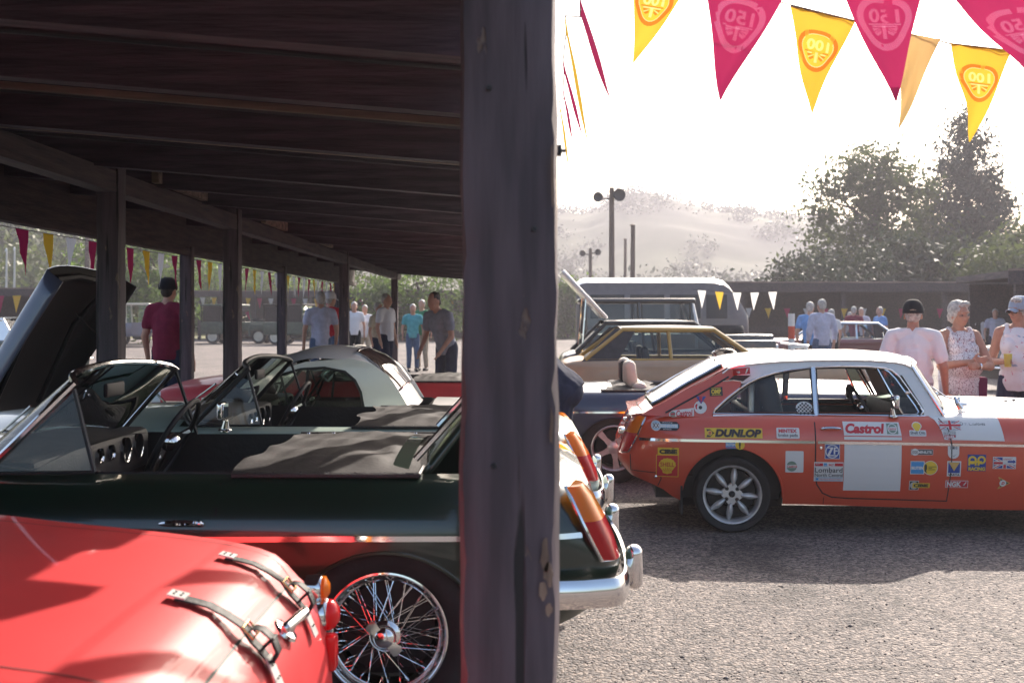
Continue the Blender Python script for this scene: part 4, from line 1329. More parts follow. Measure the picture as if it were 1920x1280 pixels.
def roadster(name, label, loc, rz, paint, group, wheels='wire', seats='seatdark', high=False, tonneau='canvas', open_boot=False, screen='chrome', bonnet=None, single=False, near=1, bumper=True, cover=True, mirror_side=1, flip=False):
    t = thing(name, label, 'car', loc, rz, group)
    out, bvh = mgb_shell(t, paint, open_boot=open_boot, top=bonnet, flip=flip)
    for sgn in (1, -1):
        fn = on_side(bvh, sgn)
        ribbon('side_strip', [(-.62, ZST), (.2, ZST + .004), (1.2, ZST + .002), ((1.4 if flip else 2.9), ZST - .01)], .016, fn, M['chrome'], t, .007, 16)
        ribbon('shut_line', [(.525, .775), (.525, .40), (.55, .29), (.62, .235), (.8, .225), (1.40, .215)], .006, fn, M['trim'], t)
        ribbon('shut_line', [(1.40, .215), (1.405, .6), (1.39, .76)], .006, fn, M['trim'], t)
        handle(t, bvh, sgn, .56, .66)
        for xc in ((0,) if flip else (0, 2.31)):
            pts = [(rake(xc + ARCH_R * math.cos(a), .5), sgn * (side_y(xc + ARCH_R * math.cos(a), ARCH_Z + ARCH_R * math.sin(a)) - .004), ARCH_Z + ARCH_R * math.sin(a)) for a in [PI * i / 24 for i in range(25)]]
            mb = MB(); mb.tube(pts, .008, 6); mb.build('arch_lip', paint, t)
    tail_lamps(t, bvh)
    # cockpit
    mb = MB()
    def tub(u, v):
        a = 2 * PI * u
        x = .70 + .66 * max(-1, min(1, 1.35 * math.cos(a))); y = .585 * max(-1, min(1, 1.35 * math.sin(a)))
        return (x, y, .80 - .5 * v)
    mb.grid(tub, 40, 3, wrapu=True)
    mb.box((.7, 0, .30), (1.3, 1.16, .02))
    mb.build('cockpit_lining', M['seatdark'], t)
    mb = MB()
    mb.rbox((1.22, 0, .75), (.14, 1.17, .17), .03, 2)
    mb.grid(lambda u, v: (1.15 + .26 * v, -.60 + 1.2 * u, .835 + .03 * v - .03 * (2 * u - 1) ** 2), 8, 3)
    d = mb.build('dashboard', M['vinyl'], t)
    for y, r, z in ((-.27, .05, .77), (-.42, .05, .77), (-.10, .03, .78), (.02, .03, .78), (.02, .025, .70)):
        mb = MB(); mb.lathe([(0, -.003), (r * .85, -.003), (r, -.008), (r, .02)], 16, (1.148, y, z), axis='x'); mb.build('gauge', M['chrome'], d)
    for sy in (-.32, .32):
        seat(t, .30, sy, M[seats], high, low=cover and not high)
    steering(t, .98, -.33, .79)
    # windscreen
    B = [(1.30, -.635, .80), (1.385, -.45, .845), (1.42, 0, .865), (1.385, .45, .845), (1.30, .635, .80)]
    Tp = [(1.03, -.565, 1.085), (1.085, -.42, 1.112), (1.11, 0, 1.128), (1.085, .42, 1.112), (1.03, .565, 1.085)]
    Bc, Tc = catmull(B, 4), catmull(Tp, 4)
    mb = MB()
    mb.tube(Bc + Tc[::-1], .013, 8, closed=True)
    ws = mb.build('windscreen', M[screen], t)
    mb = MB()
    mb.tube([(1.40, 0, .87), (1.10, 0, 1.12)], .004, 6)
    mb.rbox((1.10, 0, 1.03), (.02, .19, .055), .01, 2)
    mb.build('interior_mirror', M['trim'], ws)
    mb = MB()
    n = len(Bc)
    mb.grid(lambda u, v: Vector(Bc[round(u * (n - 1))]).lerp(Vector(Tc[round(u * (n - 1))]), v), n - 1, 2)
    mb.build('glass', M['glass'], ws)
    for sy in (-1, 1):
        mb = MB()
        q = [(1.285, sy * .628, .80), (1.035, sy * .566, 1.07), (.955, sy * .60, .80)]
        mb.tube([q[1], q[2]], .008, 6)
        mb.tube([q[0], q[2]], .006, 6)
        ql = mb.build('quarterlight', M['darkmetal'], t)
        mb = MB(); mb.add(q, [(0, 1, 2)]); mb.build('glass', M['glass'], ql)
    mb = MB()
    for sy in (-.28, .25):
        mb.tube([(1.50, sy, .872), (1.40, sy + .02, .90), (1.24, sy + .16, 1.0)], .005, 6)
    mb.build('wiper', M['chrome'], t)
    if mirror_side:
        mirror(t, 1.12, mirror_side * .69, .785, mirror_side)
    # folded hood / tonneau behind the seats
    if cover:
        rn = random.Random(hash(label) % 1000)
        sd_ = rn.uniform(0, 50)
        mb = MB()
        def cv(u, v):
            x = -.10 + (.48 if high else .60) * u + .05 * noise.noise(Vector((u * 3, v * 4, sd_))) * u
            y = (-.64 + 1.28 * v)
            e = min(1, 6 * min(v, 1 - v)) * min(1, 4 * u + .1)
            z = .795 + .02 * e + (.012 * math.sin(PI * min(1, u * 1.1)) + .012 * noise.noise(Vector((u * 2, v * 2, sd_))) + .0035 * math.sin(v * 22 + u * 18 + 3 * math.sin(u * 5)) + .0025 * math.sin(u * 34 - v * 9)) * e
            return (x, y, z)
        mb.grid(cv, 40, 60)
        o = mb.build('hood_cover', M[tonneau], t, angle=180)
        mb = MB()
        mb.tube([cv(0, i / 16) for i in range(17)], .008, 6)
        mb.tube([cv(i / 10, 0) for i in range(11)], .009, 6)
        mb.tube([cv(i / 10, 1) for i in range(11)], .009, 6)
        mb.build('cover_piping', M['vinyl'], o)
        for i in range(7):
            for v in (.01, .99):
                p = cv(.04 + .9 * i / 6, v)
                mb = MB(); mb.lathe([(0, .007), (.006, .006), (.008, 0)], 10, p, axis='z'); mb.build('snap_stud', M['chrome'], o)
    for sx, fx, wn in ((0, 1, 'r'), (2.31, 1, 'f')):
        for sy in (1, -1):
            L = (sx, sy * .63, .30)
            if wheels == 'wire':
                wire_wheel(t, L, sy, single and sx == 0 and sy == near)
            elif wheels == 'mini':
                minilite(t, L, sy)
            else:
                five_spoke(t, L, sy)
    if bumper:
        mb = MB()
        pts = catmull([(-.45, .765, .44), (-.66, .735, .44), (-.765, .62, .44), (-.80, 0, .44), (-.765, -.62, .44), (-.66, -.735, .44), (-.45, -.765, .44)], 5)
        n = 10
        vs, fs = [], []
        for p in pts:
            for k in range(n):
                a = 2 * PI * k / n
                vs.append(Vector((p.x, p.y, p.z)) + Vector((p.x + .3, p.y, 0)).normalized() * .02 * math.cos(a) + Vector((0, 0, .047 * math.sin(a))))
        for i in range(len(pts) - 1):
            for k in range(n):
                q = (k + 1) % n
                fs.append((i * n + k, i * n + q, (i + 1) * n + q, (i + 1) * n + k))
        mb.add(vs, fs)
        bo = mb.build('rear_bumper', M['chrome'], t)
        for sy in (.42, -.42):
            mb = MB(); mb.rbox((-.815, sy, .455), (.06, .065, .15), .028, 4); mb.build('overrider', M['chrome'], bo)
        mb = MB(); mb.lathe([(0, .012), (.012, .01), (.016, 0)], 12, (-.6, .755, .445)); mb.build('bumper_bolt', M['chrome'], bo)
    if flip:
        return t, out, bvh
    mb = MB()
    mb.tube(catmull([(2.75, .72, .42), (3.0, .62, .42), (3.13, .3, .42), (3.15, 0, .42), (3.13, -.3, .42), (3.0, -.62, .42), (2.75, -.72, .42)], 4), .04, 8, flat=.5)
    mb.build('front_bumper', M['chrome'], t)
    for sy in (.55, -.55):
        mb = MB(); mb.lathe([(0, .05), (.06, .045), (.085, .02), (.095, 0), (.095, -.1)], 20, (2.99, sy, .60), axis='x'); mb.build('headlamp', M['lampglass'], t)
    return t, out, bvh

ROW = 'sports cars parked in a row under the shelter'
XA = -.40
gr, _, gbvh = roadster('sports_car', 'dark green open sports car with wire wheels and raised boot lid', (XA, 4.29, .14), PI, M['green'], ROW, open_boot=True, single=True, near=1, screen='chrome', mirror_side=0)
roadster('sports_car', 'pale mint open sports car with chrome door mirror, behind the dark green one', (XA + .09, 6.36, .09), PI, M['mint'], ROW, screen='darkmetal', mirror_side=1)
ht, _, _ = roadster('sports_car', 'white sports car with closed hardtop and bonnet raised forward, coloured blue-grey for its sky reflection', (XA - .16, 8.36, .004), PI, M['white'], ROW, mirror_side=0, cover=False, screen='darkmetal', flip=True)
roadster('sports_car', 'red open sports car farthest in the sheltered row, beside the leaning man', (XA - .1, 11.75, .004), PI, M['red'], ROW, mirror_side=0, screen='alloy')

# hardtop of the third car
mb = MB()
def htop(u, v):
    # u along the car (0 windscreen header .. 1 tail), v across
    c = 2 * v - 1
    x = 1.12 - .98 * u
    zt = ip([0, .1, .35, .6, .75, .88, 1.0], [1.115, 1.17, 1.225, 1.20, 1.12, .97, .80])(u)
    ye = ip([0, .3, .7, 1.0], [.565, .60, .60, .56])(u)
    z = zt - .075 * abs(c) ** 3 * (1 if u < .8 else .6)
    return (x + .05 * (1 - c * c) * (1 if u < .1 else (-.6 if u > .7 else 0)), ye * c, max(z, .79))
mb.grid(htop, 30, 20)
hp = mb.build('hardtop', M['white'], ht, angle=180)
for sy in (-1, 1):
    # side: panel with a window opening
    outer = [(1.10, 1.05), (.85, 1.125), (.55, 1.148), (.40, 1.115), (.28, 1.03), (.2, .91), (.13, .79), (.44, .79), (.455, .84), (.47, .92), (.51, 1.0), (.58, 1.058), (.72, 1.085), (.88, 1.075), (1.08, 1.02)]
    yy = lambda b: .605 - .12 * max(0, b - .95)
    mb = MB()
    mb.prism(outer, lambda a, b, t: (a, sy * (yy(b) + t), b), 0, .014)
    mb.build('hardtop_side', M['white'], hp)
    wl = [(.445, .79), (.455, .84), (.47, .92), (.51, 1.0), (.58, 1.058), (.72, 1.085), (.88, 1.075), (1.08, 1.02)]
    mb = MB(); mb.tube([(a, sy * (yy(b) + .014), b) for a, b in wl], .009, 6); mb.tube([(.86, sy * (yy(.8) + .006), .79), (.83, sy * (yy(1.07) + .006), 1.075)], .010, 6)
    mb.build('window_trim', M['darkmetal'], hp)
    mb = MB(); mb.add([(a, sy * (yy(b) - .004), b) for a, b in wl + [(1.0, .79)]], [tuple(range(9))])
    mb.build('side_glass', M['glassg'], hp)
# rear screen, wrapping round the corner
mb = MB()
def rs(u, v):
    p = htop(.60 + .30 * v, .5 + (u - .5) * (.90 - .25 * (1 - v)))
    q = Vector(p)
    return q + Vector((-.008, 0, .006))
mb.grid(rs, 16, 8)
rso = mb.build('rear_screen', mat('rear_screen_glass', (0.10, 0.075, 0.06), 0.05, coat=1.0, spec=1.0), hp, angle=180)
mb = MB()
mb.tube([rs(i / 12, 0) for i in range(13)] + [rs(1, i / 6) for i in range(1, 7)] + [rs(1 - i / 12, 1) for i in range(1, 13)] + [rs(0, 1 - i / 6) for i in range(1, 6)], .009, 6, closed=True)
mb.build('rear_screen_trim', M['chrome'], hp)

# ---- navy convertible beyond the racing coupe
nv, _, nbvh = roadster('convertible_car', 'navy open convertible with pale headrests behind the red racing coupe', (.90, 10.5, 0), -.03, M['navy'], 'classic cars out in the yard', wheels='five', seats='seatcream', high=True, near=-1, screen='chrome', mirror_side=-1, bonnet=M['navy'])
for sy in (-.2, .2):
    xs = [1.52 + .14 * i for i in range(10)]
    mb = MB()
    def stp(u, v, sy=sy):
        x = 1.52 + 1.4 * u; y = sy - .09 + .18 * v
        ysh = side_y(x, zt_f(x)); fr = abs(y) / ysh
        return (x, y, zt_f(x) + (zc_f(x) - zt_f(x)) * (1 - fr * fr) + .003)
    mb.grid(stp, 16, 4); mb.build('bonnet_stripe', M['white'], nv, angle=180)
mb = MB(); mb.grid(lambda u, v: (1.45 + 1.3 * u, -.755 + .03 * v - .0 * u, .70 + .08 * v), 10, 2)
for i in range(2):
    mb = MB(); mb.rbox((.16, -.3 + .6 * i, .93), (.11, .24, .22), .05, 3); mb.build('rear_headrest', M['seatcream'] if i == 0 else M['seatdark'], nv)

# ---- the near red car: only its tail is close to the lens
RC = thing('sports_car', 'bright red sports car with leather straps over its boot lid', 'car', (-.46, 2.40, .14), PI, ROW)
tailz = ip([0, .012, .03, .06, .10, .16, .27, .45, .70, 1.0], [.36, .46, .545, .61, .645, .69, .722, .744, .765, .80])
hwr = ip([0, .025, .06, .2, .5, 1.0, 1.8, 2.6, 3.2, 3.4], [.56, .60, .63, .655, .67, .68, .675, .66, .58, .45])
ztop = ip([0, .012, .03, .06, .10, .16, .27, .45, .70, 1.0, 2.0, 2.4, 3.0, 3.4], [.34, .445, .53, .595, .63, .685, .715, .738, .762, .79, .80, .78, .70, .55])
zcn = ip([0, .012, .03, .06, .10, .16, .27, .45, .70, 1.0, 2.0, 2.4, 3.0, 3.4], [.35, .455, .54, .605, .64, .695, .728, .75, .772, .80, .84, .83, .74, .57])
rxs = [0, .004, .012, .02, .03, .045, .06, .08, .10, .115, .13, .16, .2, .25, .3, .38, .45, .55, .65, .75, .85, .93, 1.0, 1.1, 1.2, 1.35, 1.5, 1.65, 1.8, 1.9, 2.0, 2.15, 2.3, 2.45, 2.6, 2.8, 3.0, 3.15, 3.3, 3.4]
def rcol(x):
    zb = .2
    for xc in (.72, 2.72):
        d = .33 ** 2 - (x - xc) ** 2
        if d > 0:
            zb = max(zb, .22 + math.sqrt(d))
    zt, zc, hw = ztop(x), zcn(x), hwr(x)
    zb = min(zb, zt - .12)
    c = []
    for k in range(7):
        z = zb + (zt - .12 - zb) * k / 6
        c.append((hw - .05 * ((zt - .12 - z) / .45) ** 2, z))
    for k in range(1, 9):
        a = PI / 2 * k / 8
        c.append((hw - .085 * (1 - math.cos(a)), zt - .12 + .12 * math.sin(a) ** .85))
    ysh = c[-1][0]
    for fr in (.9, .8, .6, .4, .2, 0):
        c.append((ysh * fr, zt + (zc - zt) * (1 - fr * fr)))
    return [(x, a, b) for a, b in c]
cols = [rcol(x) for x in rxs]
body, lid, lower = MB(), MB(), MB()
for sgn in (1, -1):
    for i in range(len(rxs) - 1):
        x = (rxs[i] + rxs[i + 1]) / 2
        for r in range(len(cols[0]) - 1):
            q = [(a, b * sgn, c) for a, b, c in (cols[i][r], cols[i + 1][r], cols[i + 1][r + 1], cols[i][r + 1])]
            if r >= 15 and 1.0 < x < 2.05:
                continue
            (lid if (r >= 14 and .10 < x < .93) else body).add(q if sgn > 0 else q[::-1], [(0, 1, 2, 3)])
for i in (0, len(rxs) - 1):
    ring = cols[i] + [(a, -b, c) for a, b, c in cols[i][::-1]]
    body.add(ring, [tuple(range(len(ring)))])
body.build('body', M['red'], RC, merge=True, angle=50)
lid.build('boot_lid', M['red'], RC, merge=True, angle=50)
def rtop(x, y, lift=0.0):
    zt, zc, hw = ztop(x), zcn(x), hwr(x)
    ysh = hw - .085
    fr = min(1, abs(y) / ysh)
    if abs(y) <= ysh:
        z = zt + (zc - zt) * (1 - fr * fr)
    else:
        z = zt - .12 * (1 - math.sqrt(max(0, 1 - min(1, (abs(y) - ysh) / .085) ** 2)))
    e = .006
    zx = (zcn(x + e) - zcn(x - e)) / (2 * e)
    n = Vector((-zx, 0, 1)).normalized()
    return Vector((x, y, z)) + n * lift
def rline(pts, w, m, name, lift=.0012, n=14):
    mb = MB(); vs = []
    L = []
    for i in range(len(pts) - 1):
        for k in range(n):
            L.append(Vector((*pts[i], 0)).lerp(Vector((*pts[i + 1], 0)), k / n))
    L.append(Vector((*pts[-1], 0)))
    for i, p in enumerate(L):
        d = (L[min(i + 1, len(L) - 1)] - L[max(i - 1, 0)]).normalized()
        q = Vector((-d.y, d.x, 0)) * w / 2
        vs += [rtop(p.x + q.x, p.y + q.y, lift), rtop(p.x - q.x, p.y - q.y, lift)]
    mb.add(vs, [(2 * i, 2 * i + 1, 2 * i + 3, 2 * i + 2) for i in range(len(L) - 1)])
    return mb.build(name, m, RC)
rline([(.10, -.50), (.10, .50)], .005, M['trim'], 'shut_line', n=40)
rline([(.10, .50), (.14, .53), (.6, .535), (.9, .52), (.925, .45), (.925, -.45), (.9, -.52), (.6, -.535), (.14, -.53), (.10, -.5)], .004, M['trim'], 'shut_line')
def strap(y):
    prof = [(.235, .004), (.22, .006), (.2, .008), (.17, .011), (.14, .014), (.115, .022), (.10, .018), (.085, .012), (.07, .010), (.055, .009), (.04, .008)]
    w = .038
    mb = MB(); vs = []
    for x, l in prof:
        for s, dz in ((-1, 0), (-1, .004), (1, .004), (1, 0)):
            vs.append(rtop(x, y + s * w / 2, l + dz))
    fs = []
    for i in range(len(prof) - 1):
        for k in range(4):
            q = (k + 1) % 4
            fs.append((i * 4 + k, i * 4 + q, (i + 1) * 4 + q, (i + 1) * 4 + k))
    fs += [(0, 1, 2, 3), tuple((len(prof) - 1) * 4 + k for k in (3, 2, 1, 0))]
    mb.add(vs, fs)
    o = mb.build('strap', M['leather'], RC, angle=60)
    for x0, x1 in ((.215, .25), (.028, .055)):
        mb = MB()
        vs = []
        for x in (x0, x1):
            for s in (-1, 1):
                vs += [rtop(x, y + s * .022, .012), rtop(x, y + s * .022, .0155)]
        mb.add(vs, [(0, 2, 3, 1), (4, 5, 7, 6), (0, 4, 6, 2), (1, 3, 7, 5), (0, 1, 5, 4), (2, 6, 7, 3)])
        pl = mb.build('strap_plate', M['alloy'], o, smooth=False)
        for k in range(2):
            for s in (-1, 1):
                mb = MB(); mb.ell(rtop(x0 + (x1 - x0) * (.3 + .4 * k), y + s * .008, .016), (.003, .003, .002), nu=8, nv=4); mb.build('rivet', M['darkmetal'], o)
    # buckle: a wire frame and prong, with the folded tail of the strap behind it
    mb = MB()
    c = [rtop(.112, y - .027, .030), rtop(.112, y + .027, .030), rtop(.085, y + .027, .026), rtop(.085, y - .027, .026)]
    mb.tube(c, .0028, 6, closed=True)
    mb.tube([rtop(.112, y, .032), rtop(.086, y, .031)], .002, 5)
    mb.build('buckle', M['gold'] if False else mat('brass', (0.62, 0.45, 0.22), 0.25, metal=1.0), o)
    mb = MB()
    vs = []
    loop = [(.10, .022), (.098, .036), (.085, .044), (.068, .044), (.056, .036), (.052, .022), (.052, .012)]
    for x, l in loop:
        for s, dz in ((-1, 0), (-1, .004), (1, .004), (1, 0)):
            vs.append(rtop(x - (.003 if dz else 0), y + s * w / 2 * .96, l + dz))
    fs = []
    for i in range(len(loop) - 1):
        for k in range(4):
            q = (k + 1) % 4
            fs.append((i * 4 + k, i * 4 + q, (i + 1) * 4 + q, (i + 1) * 4 + k))
    mb.add(vs, fs)
    mb.build('strap_end', M['leather'], o, angle=60)
    mb = MB()
    mb.tube([rtop(.066, y - .016, .008), rtop(.066, y - .016, .05), rtop(.066, y + .016, .05), rtop(.066, y + .016, .008)], .003, 6)
    mb.build('strap_keeper', M['leather'], o)
    return o
strap(-.36)       # far strap
strap(.05)
# T handle of the lid
mb = MB()
hc = rtop(.055, -.17, .0)
mb.lathe([(.034, 0), (.03, .008), (.016, .012), (.012, .03), (.0, .03)], 20, hc + Vector((-.002, 0, 0)), axis='z')
mb.v = [tuple(Matrix.Rotation(-.75, 4, 'Y') @ (Vector(p) - hc) + hc) for p in mb.v]
d1 = hc + Vector((-.026, 0, .024))
mb.cap(d1 + Vector((-.012, -.045, .006)), d1 + Vector((.012, .045, -.004)), .0125, .0125, 10)
mb.build('boot_handle', M['chrome'], RC)
# lamps at the far corner (and near one)
for sy in (-1, 1):
    for nm, m, z, r, h in (('indicator_lamp', 'orange', .60, .032, .032), ('tail_lamp', 'redlens', .532, .040, .042)):
        c = Vector((.03 if nm == 'tail_lamp' else .045, sy * .56, z))
        mb = MB()
        mb.lathe([(r * 1.08, .03), (r * 1.1, -.004), (r * 1.0, -.012)], 20, c, axis='x'); base = mb.build('lamp_base', M['chrome'], RC)
        mb = MB()
        mb.lathe([(r, -.008), (r * .98, -.02), (r * .85, -h * .7), (r * .45, -h * .97), (0, -h)], 20, c, axis='x'); mb.build(nm, M[m], RC)
    mb = MB(); mb.rbox((.012, sy * .54, .44), (.04, .05, .09), .008, 2); mb.build('reflector', M['redlens'], RC)
mb = MB(); mb.grid(lambda u, v: (1.02 + .03 * v, -.56 + 1.12 * u, .815 + .02 * math.sin(PI * v) - .05 * (2 * u - 1) ** 4), 12, 5); mb.build('cockpit_trim', M['vinyl'], RC)
mb = MB(); mb.grid(lambda u, v: (1.52 + .51 * max(-1, min(1, 1.3 * math.cos(2 * PI * u))), .53 * max(-1, min(1, 1.3 * math.sin(2 * PI * u))), .80 - .5 * v), 32, 3, wrapu=True); mb.box((1.5, 0, .29), (1.1, 1.08, .02)); mb.build('cockpit_lining', M['seatdark'], RC)
for sy in (.28, -.28):
    seat(RC, 1.15, sy, M['seatdark'], False, .42)
mb = MB(); mb.box((1.7, 0, .3), (3.0, 1.0, .24)); mb.build('underbody', M['trim'], RC, smooth=False)
for x in (.72, 2.72):
    for sy in (1, -1):
        wire_wheel(RC, (x, sy * .56, .30), sy)
mb = MB()
Bq = catmull([(1.98, -.55, .80), (2.08, 0, .85), (1.98, .55, .80)], 5); Tq = catmull([(1.78, -.5, 1.06), (1.86, 0, 1.09), (1.78, .5, 1.06)], 5)
mb.tube(Bq + Tq[::-1], .012, 8, closed=True); wsr = mb.build('windscreen', M['chrome'], RC)
mb = MB(); mb.grid(lambda u, v: Bq[round(u * 10)].lerp(Tq[round(u * 10)], v), 10, 2); mb.build('glass', M['glass'], wsr)


# ================================================================== the red and white racing coupe
GX, GN, GA = 1.466, 7.54, -.078      # near rear hub and the car's slight turn towards the lens
GY = GN + .76 * math.cos(GA)
GT = thing('racing_coupe', 'orange-red racing coupe with white roof and sponsor stickers along its side', 'car', (GX - .76 * math.sin(GA), GY, 0), GA, 'classic cars out in the yard')
gout, bv0 = mgb_shell(GT, M['redgt'], top=M['white'], gt=True)
def ywin(z):
    return .655 - .36 * max(0, z - .77)
WROOF = [(-.01, 1.085), (.06, 1.105), (.2, 1.122), (.35, 1.134), (.55, 1.142), (.75, 1.146), (.95, 1.143), (1.1, 1.132), (1.17, 1.118), (1.215, 1.095)]
qwin = [(-.118, .785), (-.105, .81), (-.02, .885), (.06, .945), (.13, .99), (.2, 1.022), (.3, 1.052), (.42, 1.074), (.545, 1.088), (.545, .785)]
dwin = [(.575, .785), (.575, 1.09), (.75, 1.098), (.92, 1.096), (1.03, 1.086), (1.075, 1.072), (1.12, 1.03), (1.225, .86), (1.255, .81), (1.235, .785)]
def inset(poly, d):
    n = len(poly); out = []
    A = sum(poly[i][0] * poly[(i + 1) % n][1] - poly[(i + 1) % n][0] * poly[i][1] for i in range(n))
    sg = 1 if A > 0 else -1
    for i in range(n):
        p, a, b = Vector(poly[i]), Vector(poly[i - 1]), Vector(poly[(i + 1) % n])
        e1, e2 = (p - a).normalized(), (b - p).normalized()
        nn = Vector((-(e1.y + e2.y), e1.x + e2.x)) * sg
        nn = nn.normalized() if nn.length > 1e-6 else Vector((0, 0))
        out.append(tuple(p + nn * d))
    return out
bvs = [bv0]
gverts, gfaces = [], []
for sgn in (-1, 1):
    side = lambda a, b, t, sgn=sgn: (a, sgn * (ywin(b) + t), b)
    # red rear pillar
    red = [(-.60, .775), (-.56, .80), (-.45, .86), (-.3, .94), (-.15, 1.015), (-.04, 1.07), (.03, 1.085), (.075, .985)] + [(.06, .955), (-.02, .896), (-.11, .82), (-.128, .785), (-.128, .765), (-.4, .765)]
    mb = MB(); mb.prism(red, side, -.02, .012); o = mb.build('rear_pillar', M['redgt'], GT)
    if sgn < 0:
        n = len(gverts); gverts += [Vector(v) for v in mb.v]; gfaces += [tuple(i + n for i in f) for f in mb.f]
    # white roof rail with both windows left open: a strip between the roof edge and the window tops
    top = WROOF
    low = [(.075, .985), (.09, .985), (.16, 1.018), (.3, 1.062), (.545, 1.098), (.75, 1.108), (.95, 1.106), (1.06, 1.092), (1.13, 1.04), (1.16, 1.005)]
    mb = MB(); mb.prism([(.03, 1.085)] + top[1:] + low[::-1][1:], side, -.02, .010); mb.build('roof_rail', M['white'], GT)
    mb = MB(); mb.prism([(1.215, 1.095), (1.16, 1.005), (1.13, 1.04), (1.262, .815), (1.245, .765), (1.40, .765)][0:1] + [(1.12, 1.085), (1.262, .83), (1.262, .765), (1.385, .765)], side, -.02, .010); mb.build('windscreen_pillar', M['white'], GT)
    mb = MB(); mb.prism([(.545, .765), (.575, .765), (.575, 1.10), (.545, 1.095)], side, -.02, .012); mb.build('door_pillar', M['chrome'], GT)
    mb = MB(); mb.prism([(-.128, .76), (1.27, .76), (1.27, .785), (-.118, .785)], side, -.02, .010); mb.build('window_sill', M['chrome'], GT)
    for nm, w in (('rear_side_window', qwin), ('door_window', dwin)):
        mb = MB(); mb.tube([side(a, b, .012) for a, b in inset(w, -.004)], .007, 6, closed=True); f = mb.build(nm, M['chrome'], GT)
        mb = MB(); mb.tube([side(a, b, .004) for a, b in inset(w, .006)], .007, 6, closed=True); mb.build('rubber_seal', M['trim'], f)
        if nm == 'rear_side_window':
            mb = MB(); mb.add([side(a, b, .0) for a, b in w], [tuple(range(len(w)))]); mb.build('glass', M['glass'], f, smooth=False)
    # quarterlight in the front of the door window (the main pane is wound down)
    ql = [(.985, 1.085), (1.03, 1.083), (1.062, 1.064), (1.10, 1.02), (1.21, .845), (1.23, .805), (1.215, .787), (1.13, .787)]
    mb = MB(); mb.tube([side(a, b, .004) for a, b in ql], .008, 6, closed=True); f = mb.build('quarterlight', M['chrome'], GT)
    mb = MB(); mb.add([side(a, b, .0) for a, b in ql], [tuple(range(len(ql)))]); mb.build('glass', M['glassg'], f, smooth=False)
    mb = MB(); mb.rbox(side(1.165, .93, .02), (.03, .012, .02), .004, 1); mb.build('catch', M['chrome'], f)
    # drip rail
    mb = MB(); mb.tube([side(a, b - .004, .014) for a, b in [(-.05, 1.055)] + WROOF + [(1.39, .78)]], .006, 6); mb.build('drip_rail', M['chrome'], GT)
    mb = MB(); mb.prism([(-.01, 1.008), (.03, 1.04), (.14, 1.04), (.085, 1.0)], side, .010, .016); mb.build('pillar_vent', M['trim'], GT)
    mb = MB(); mb.tube([side(a, b, .012) for a, b in [(-.05, 1.0), (.02, 1.006), (.085, .998)]], .005, 6); mb.build('vent_trim', M['chrome'], GT)
    # waist flank below the glass
    fn = on_side(bv0, sgn)
    ribbon('side_strip', [(-.615, ZST + .004), (.53, ZST)], .017, fn, M['chrome'], GT, .007, 30)
    ribbon('side_strip', [(.55, ZST), (1.40, ZST - .006)], .017, fn, M['chrome'], GT, .007, 30)
    ribbon('side_strip', [(1.415, ZST - .007), (2.9, ZST - .02)], .017, fn, M['chrome'], GT, .007, 30)
    ribbon('shut_line', [(.538, .775), (.536, .42), (.55, .33), (.59, .27), (.65, .243), (.75, .236), (1.40, .225)], .008, fn, M['trim'], GT, .002, 8)
    ribbon('shut_line', [(1.395, .225), (1.41, .45), (1.41, .60), (1.395, .70), (1.345, .765)], .007, fn, M['trim'], GT, .0036)
    ribbon('shut_line', [(-.675, .51), (-.67, .40), (-.52, .392), (-.475, .385), (-.47, .35), (-.49, .30)], .006, fn, M['trim'], GT)
    ribbon('shut_line', [(.60, .24), (.60, .19)], .004, fn, M['trim'], GT)
    handle(GT, bv0, sgn, .575, .695)
    mb = MB(); mb.lathe([(0, .006), (.009, .005), (.012, 0)], 12); o = mb.build('door_lock', M['chrome'], GT); o.location = fn(.572, .575, .004)
    if sgn < 0: o.rotation_euler = (0, 0, PI)
    mb = MB(); mb.lathe([(0, .008), (.009, .006), (.012, 0)], 12); o = mb.build('bolt', M['chrome'], GT); o.location = fn(-.505, .365, .004)
    if sgn < 0: o.rotation_euler = (0, 0, PI)
    for xc in (0, 2.31):
        pts = [(xc + ARCH_R * math.cos(a), sgn * (side_y(xc + ARCH_R * math.cos(a), ARCH_Z + ARCH_R * math.sin(a)) - .004), ARCH_Z + ARCH_R * math.sin(a)) for a in [PI * i / 28 for i in range(29)]]
        mb = MB(); mb.tube(pts, .008, 6); mb.build('arch_lip', M['redgt'], GT)
    mb = MB(); mb.box((-.335, sgn * .63, .21), (.014, .17, .19)); mb.build('mud_flap', M['rubber'], GT, smooth=False)
    mirror(GT, 1.06, sgn * .668, .778, sgn)
    for x in (0, 2.31):
        minilite(GT, (x, sgn * .645, .252), sgn)
# roof skin, front header to tailgate
xr = [a for a, b in WROOF]
zr = ip(xr, [b for a, b in WROOF])
def roof(u, v):
    x = -.01 + 1.225 * u
    c = 2 * v - 1
    ze = zr(x)
    ye = ywin(ze) + .008
    crown = .055 * (1 - abs(c) ** 2.4)
    fwd = .075 * (1 - c * c) * max(0, (u - .7) / .3) ** 2 - .03 * (1 - c * c) * max(0, (.2 - u) / .2)
    return (x + fwd, ye * c, ze + crown)
mb = MB(); mb.grid(roof, 30, 22); rf = mb.build('roof', M['white'], GT, angle=180)
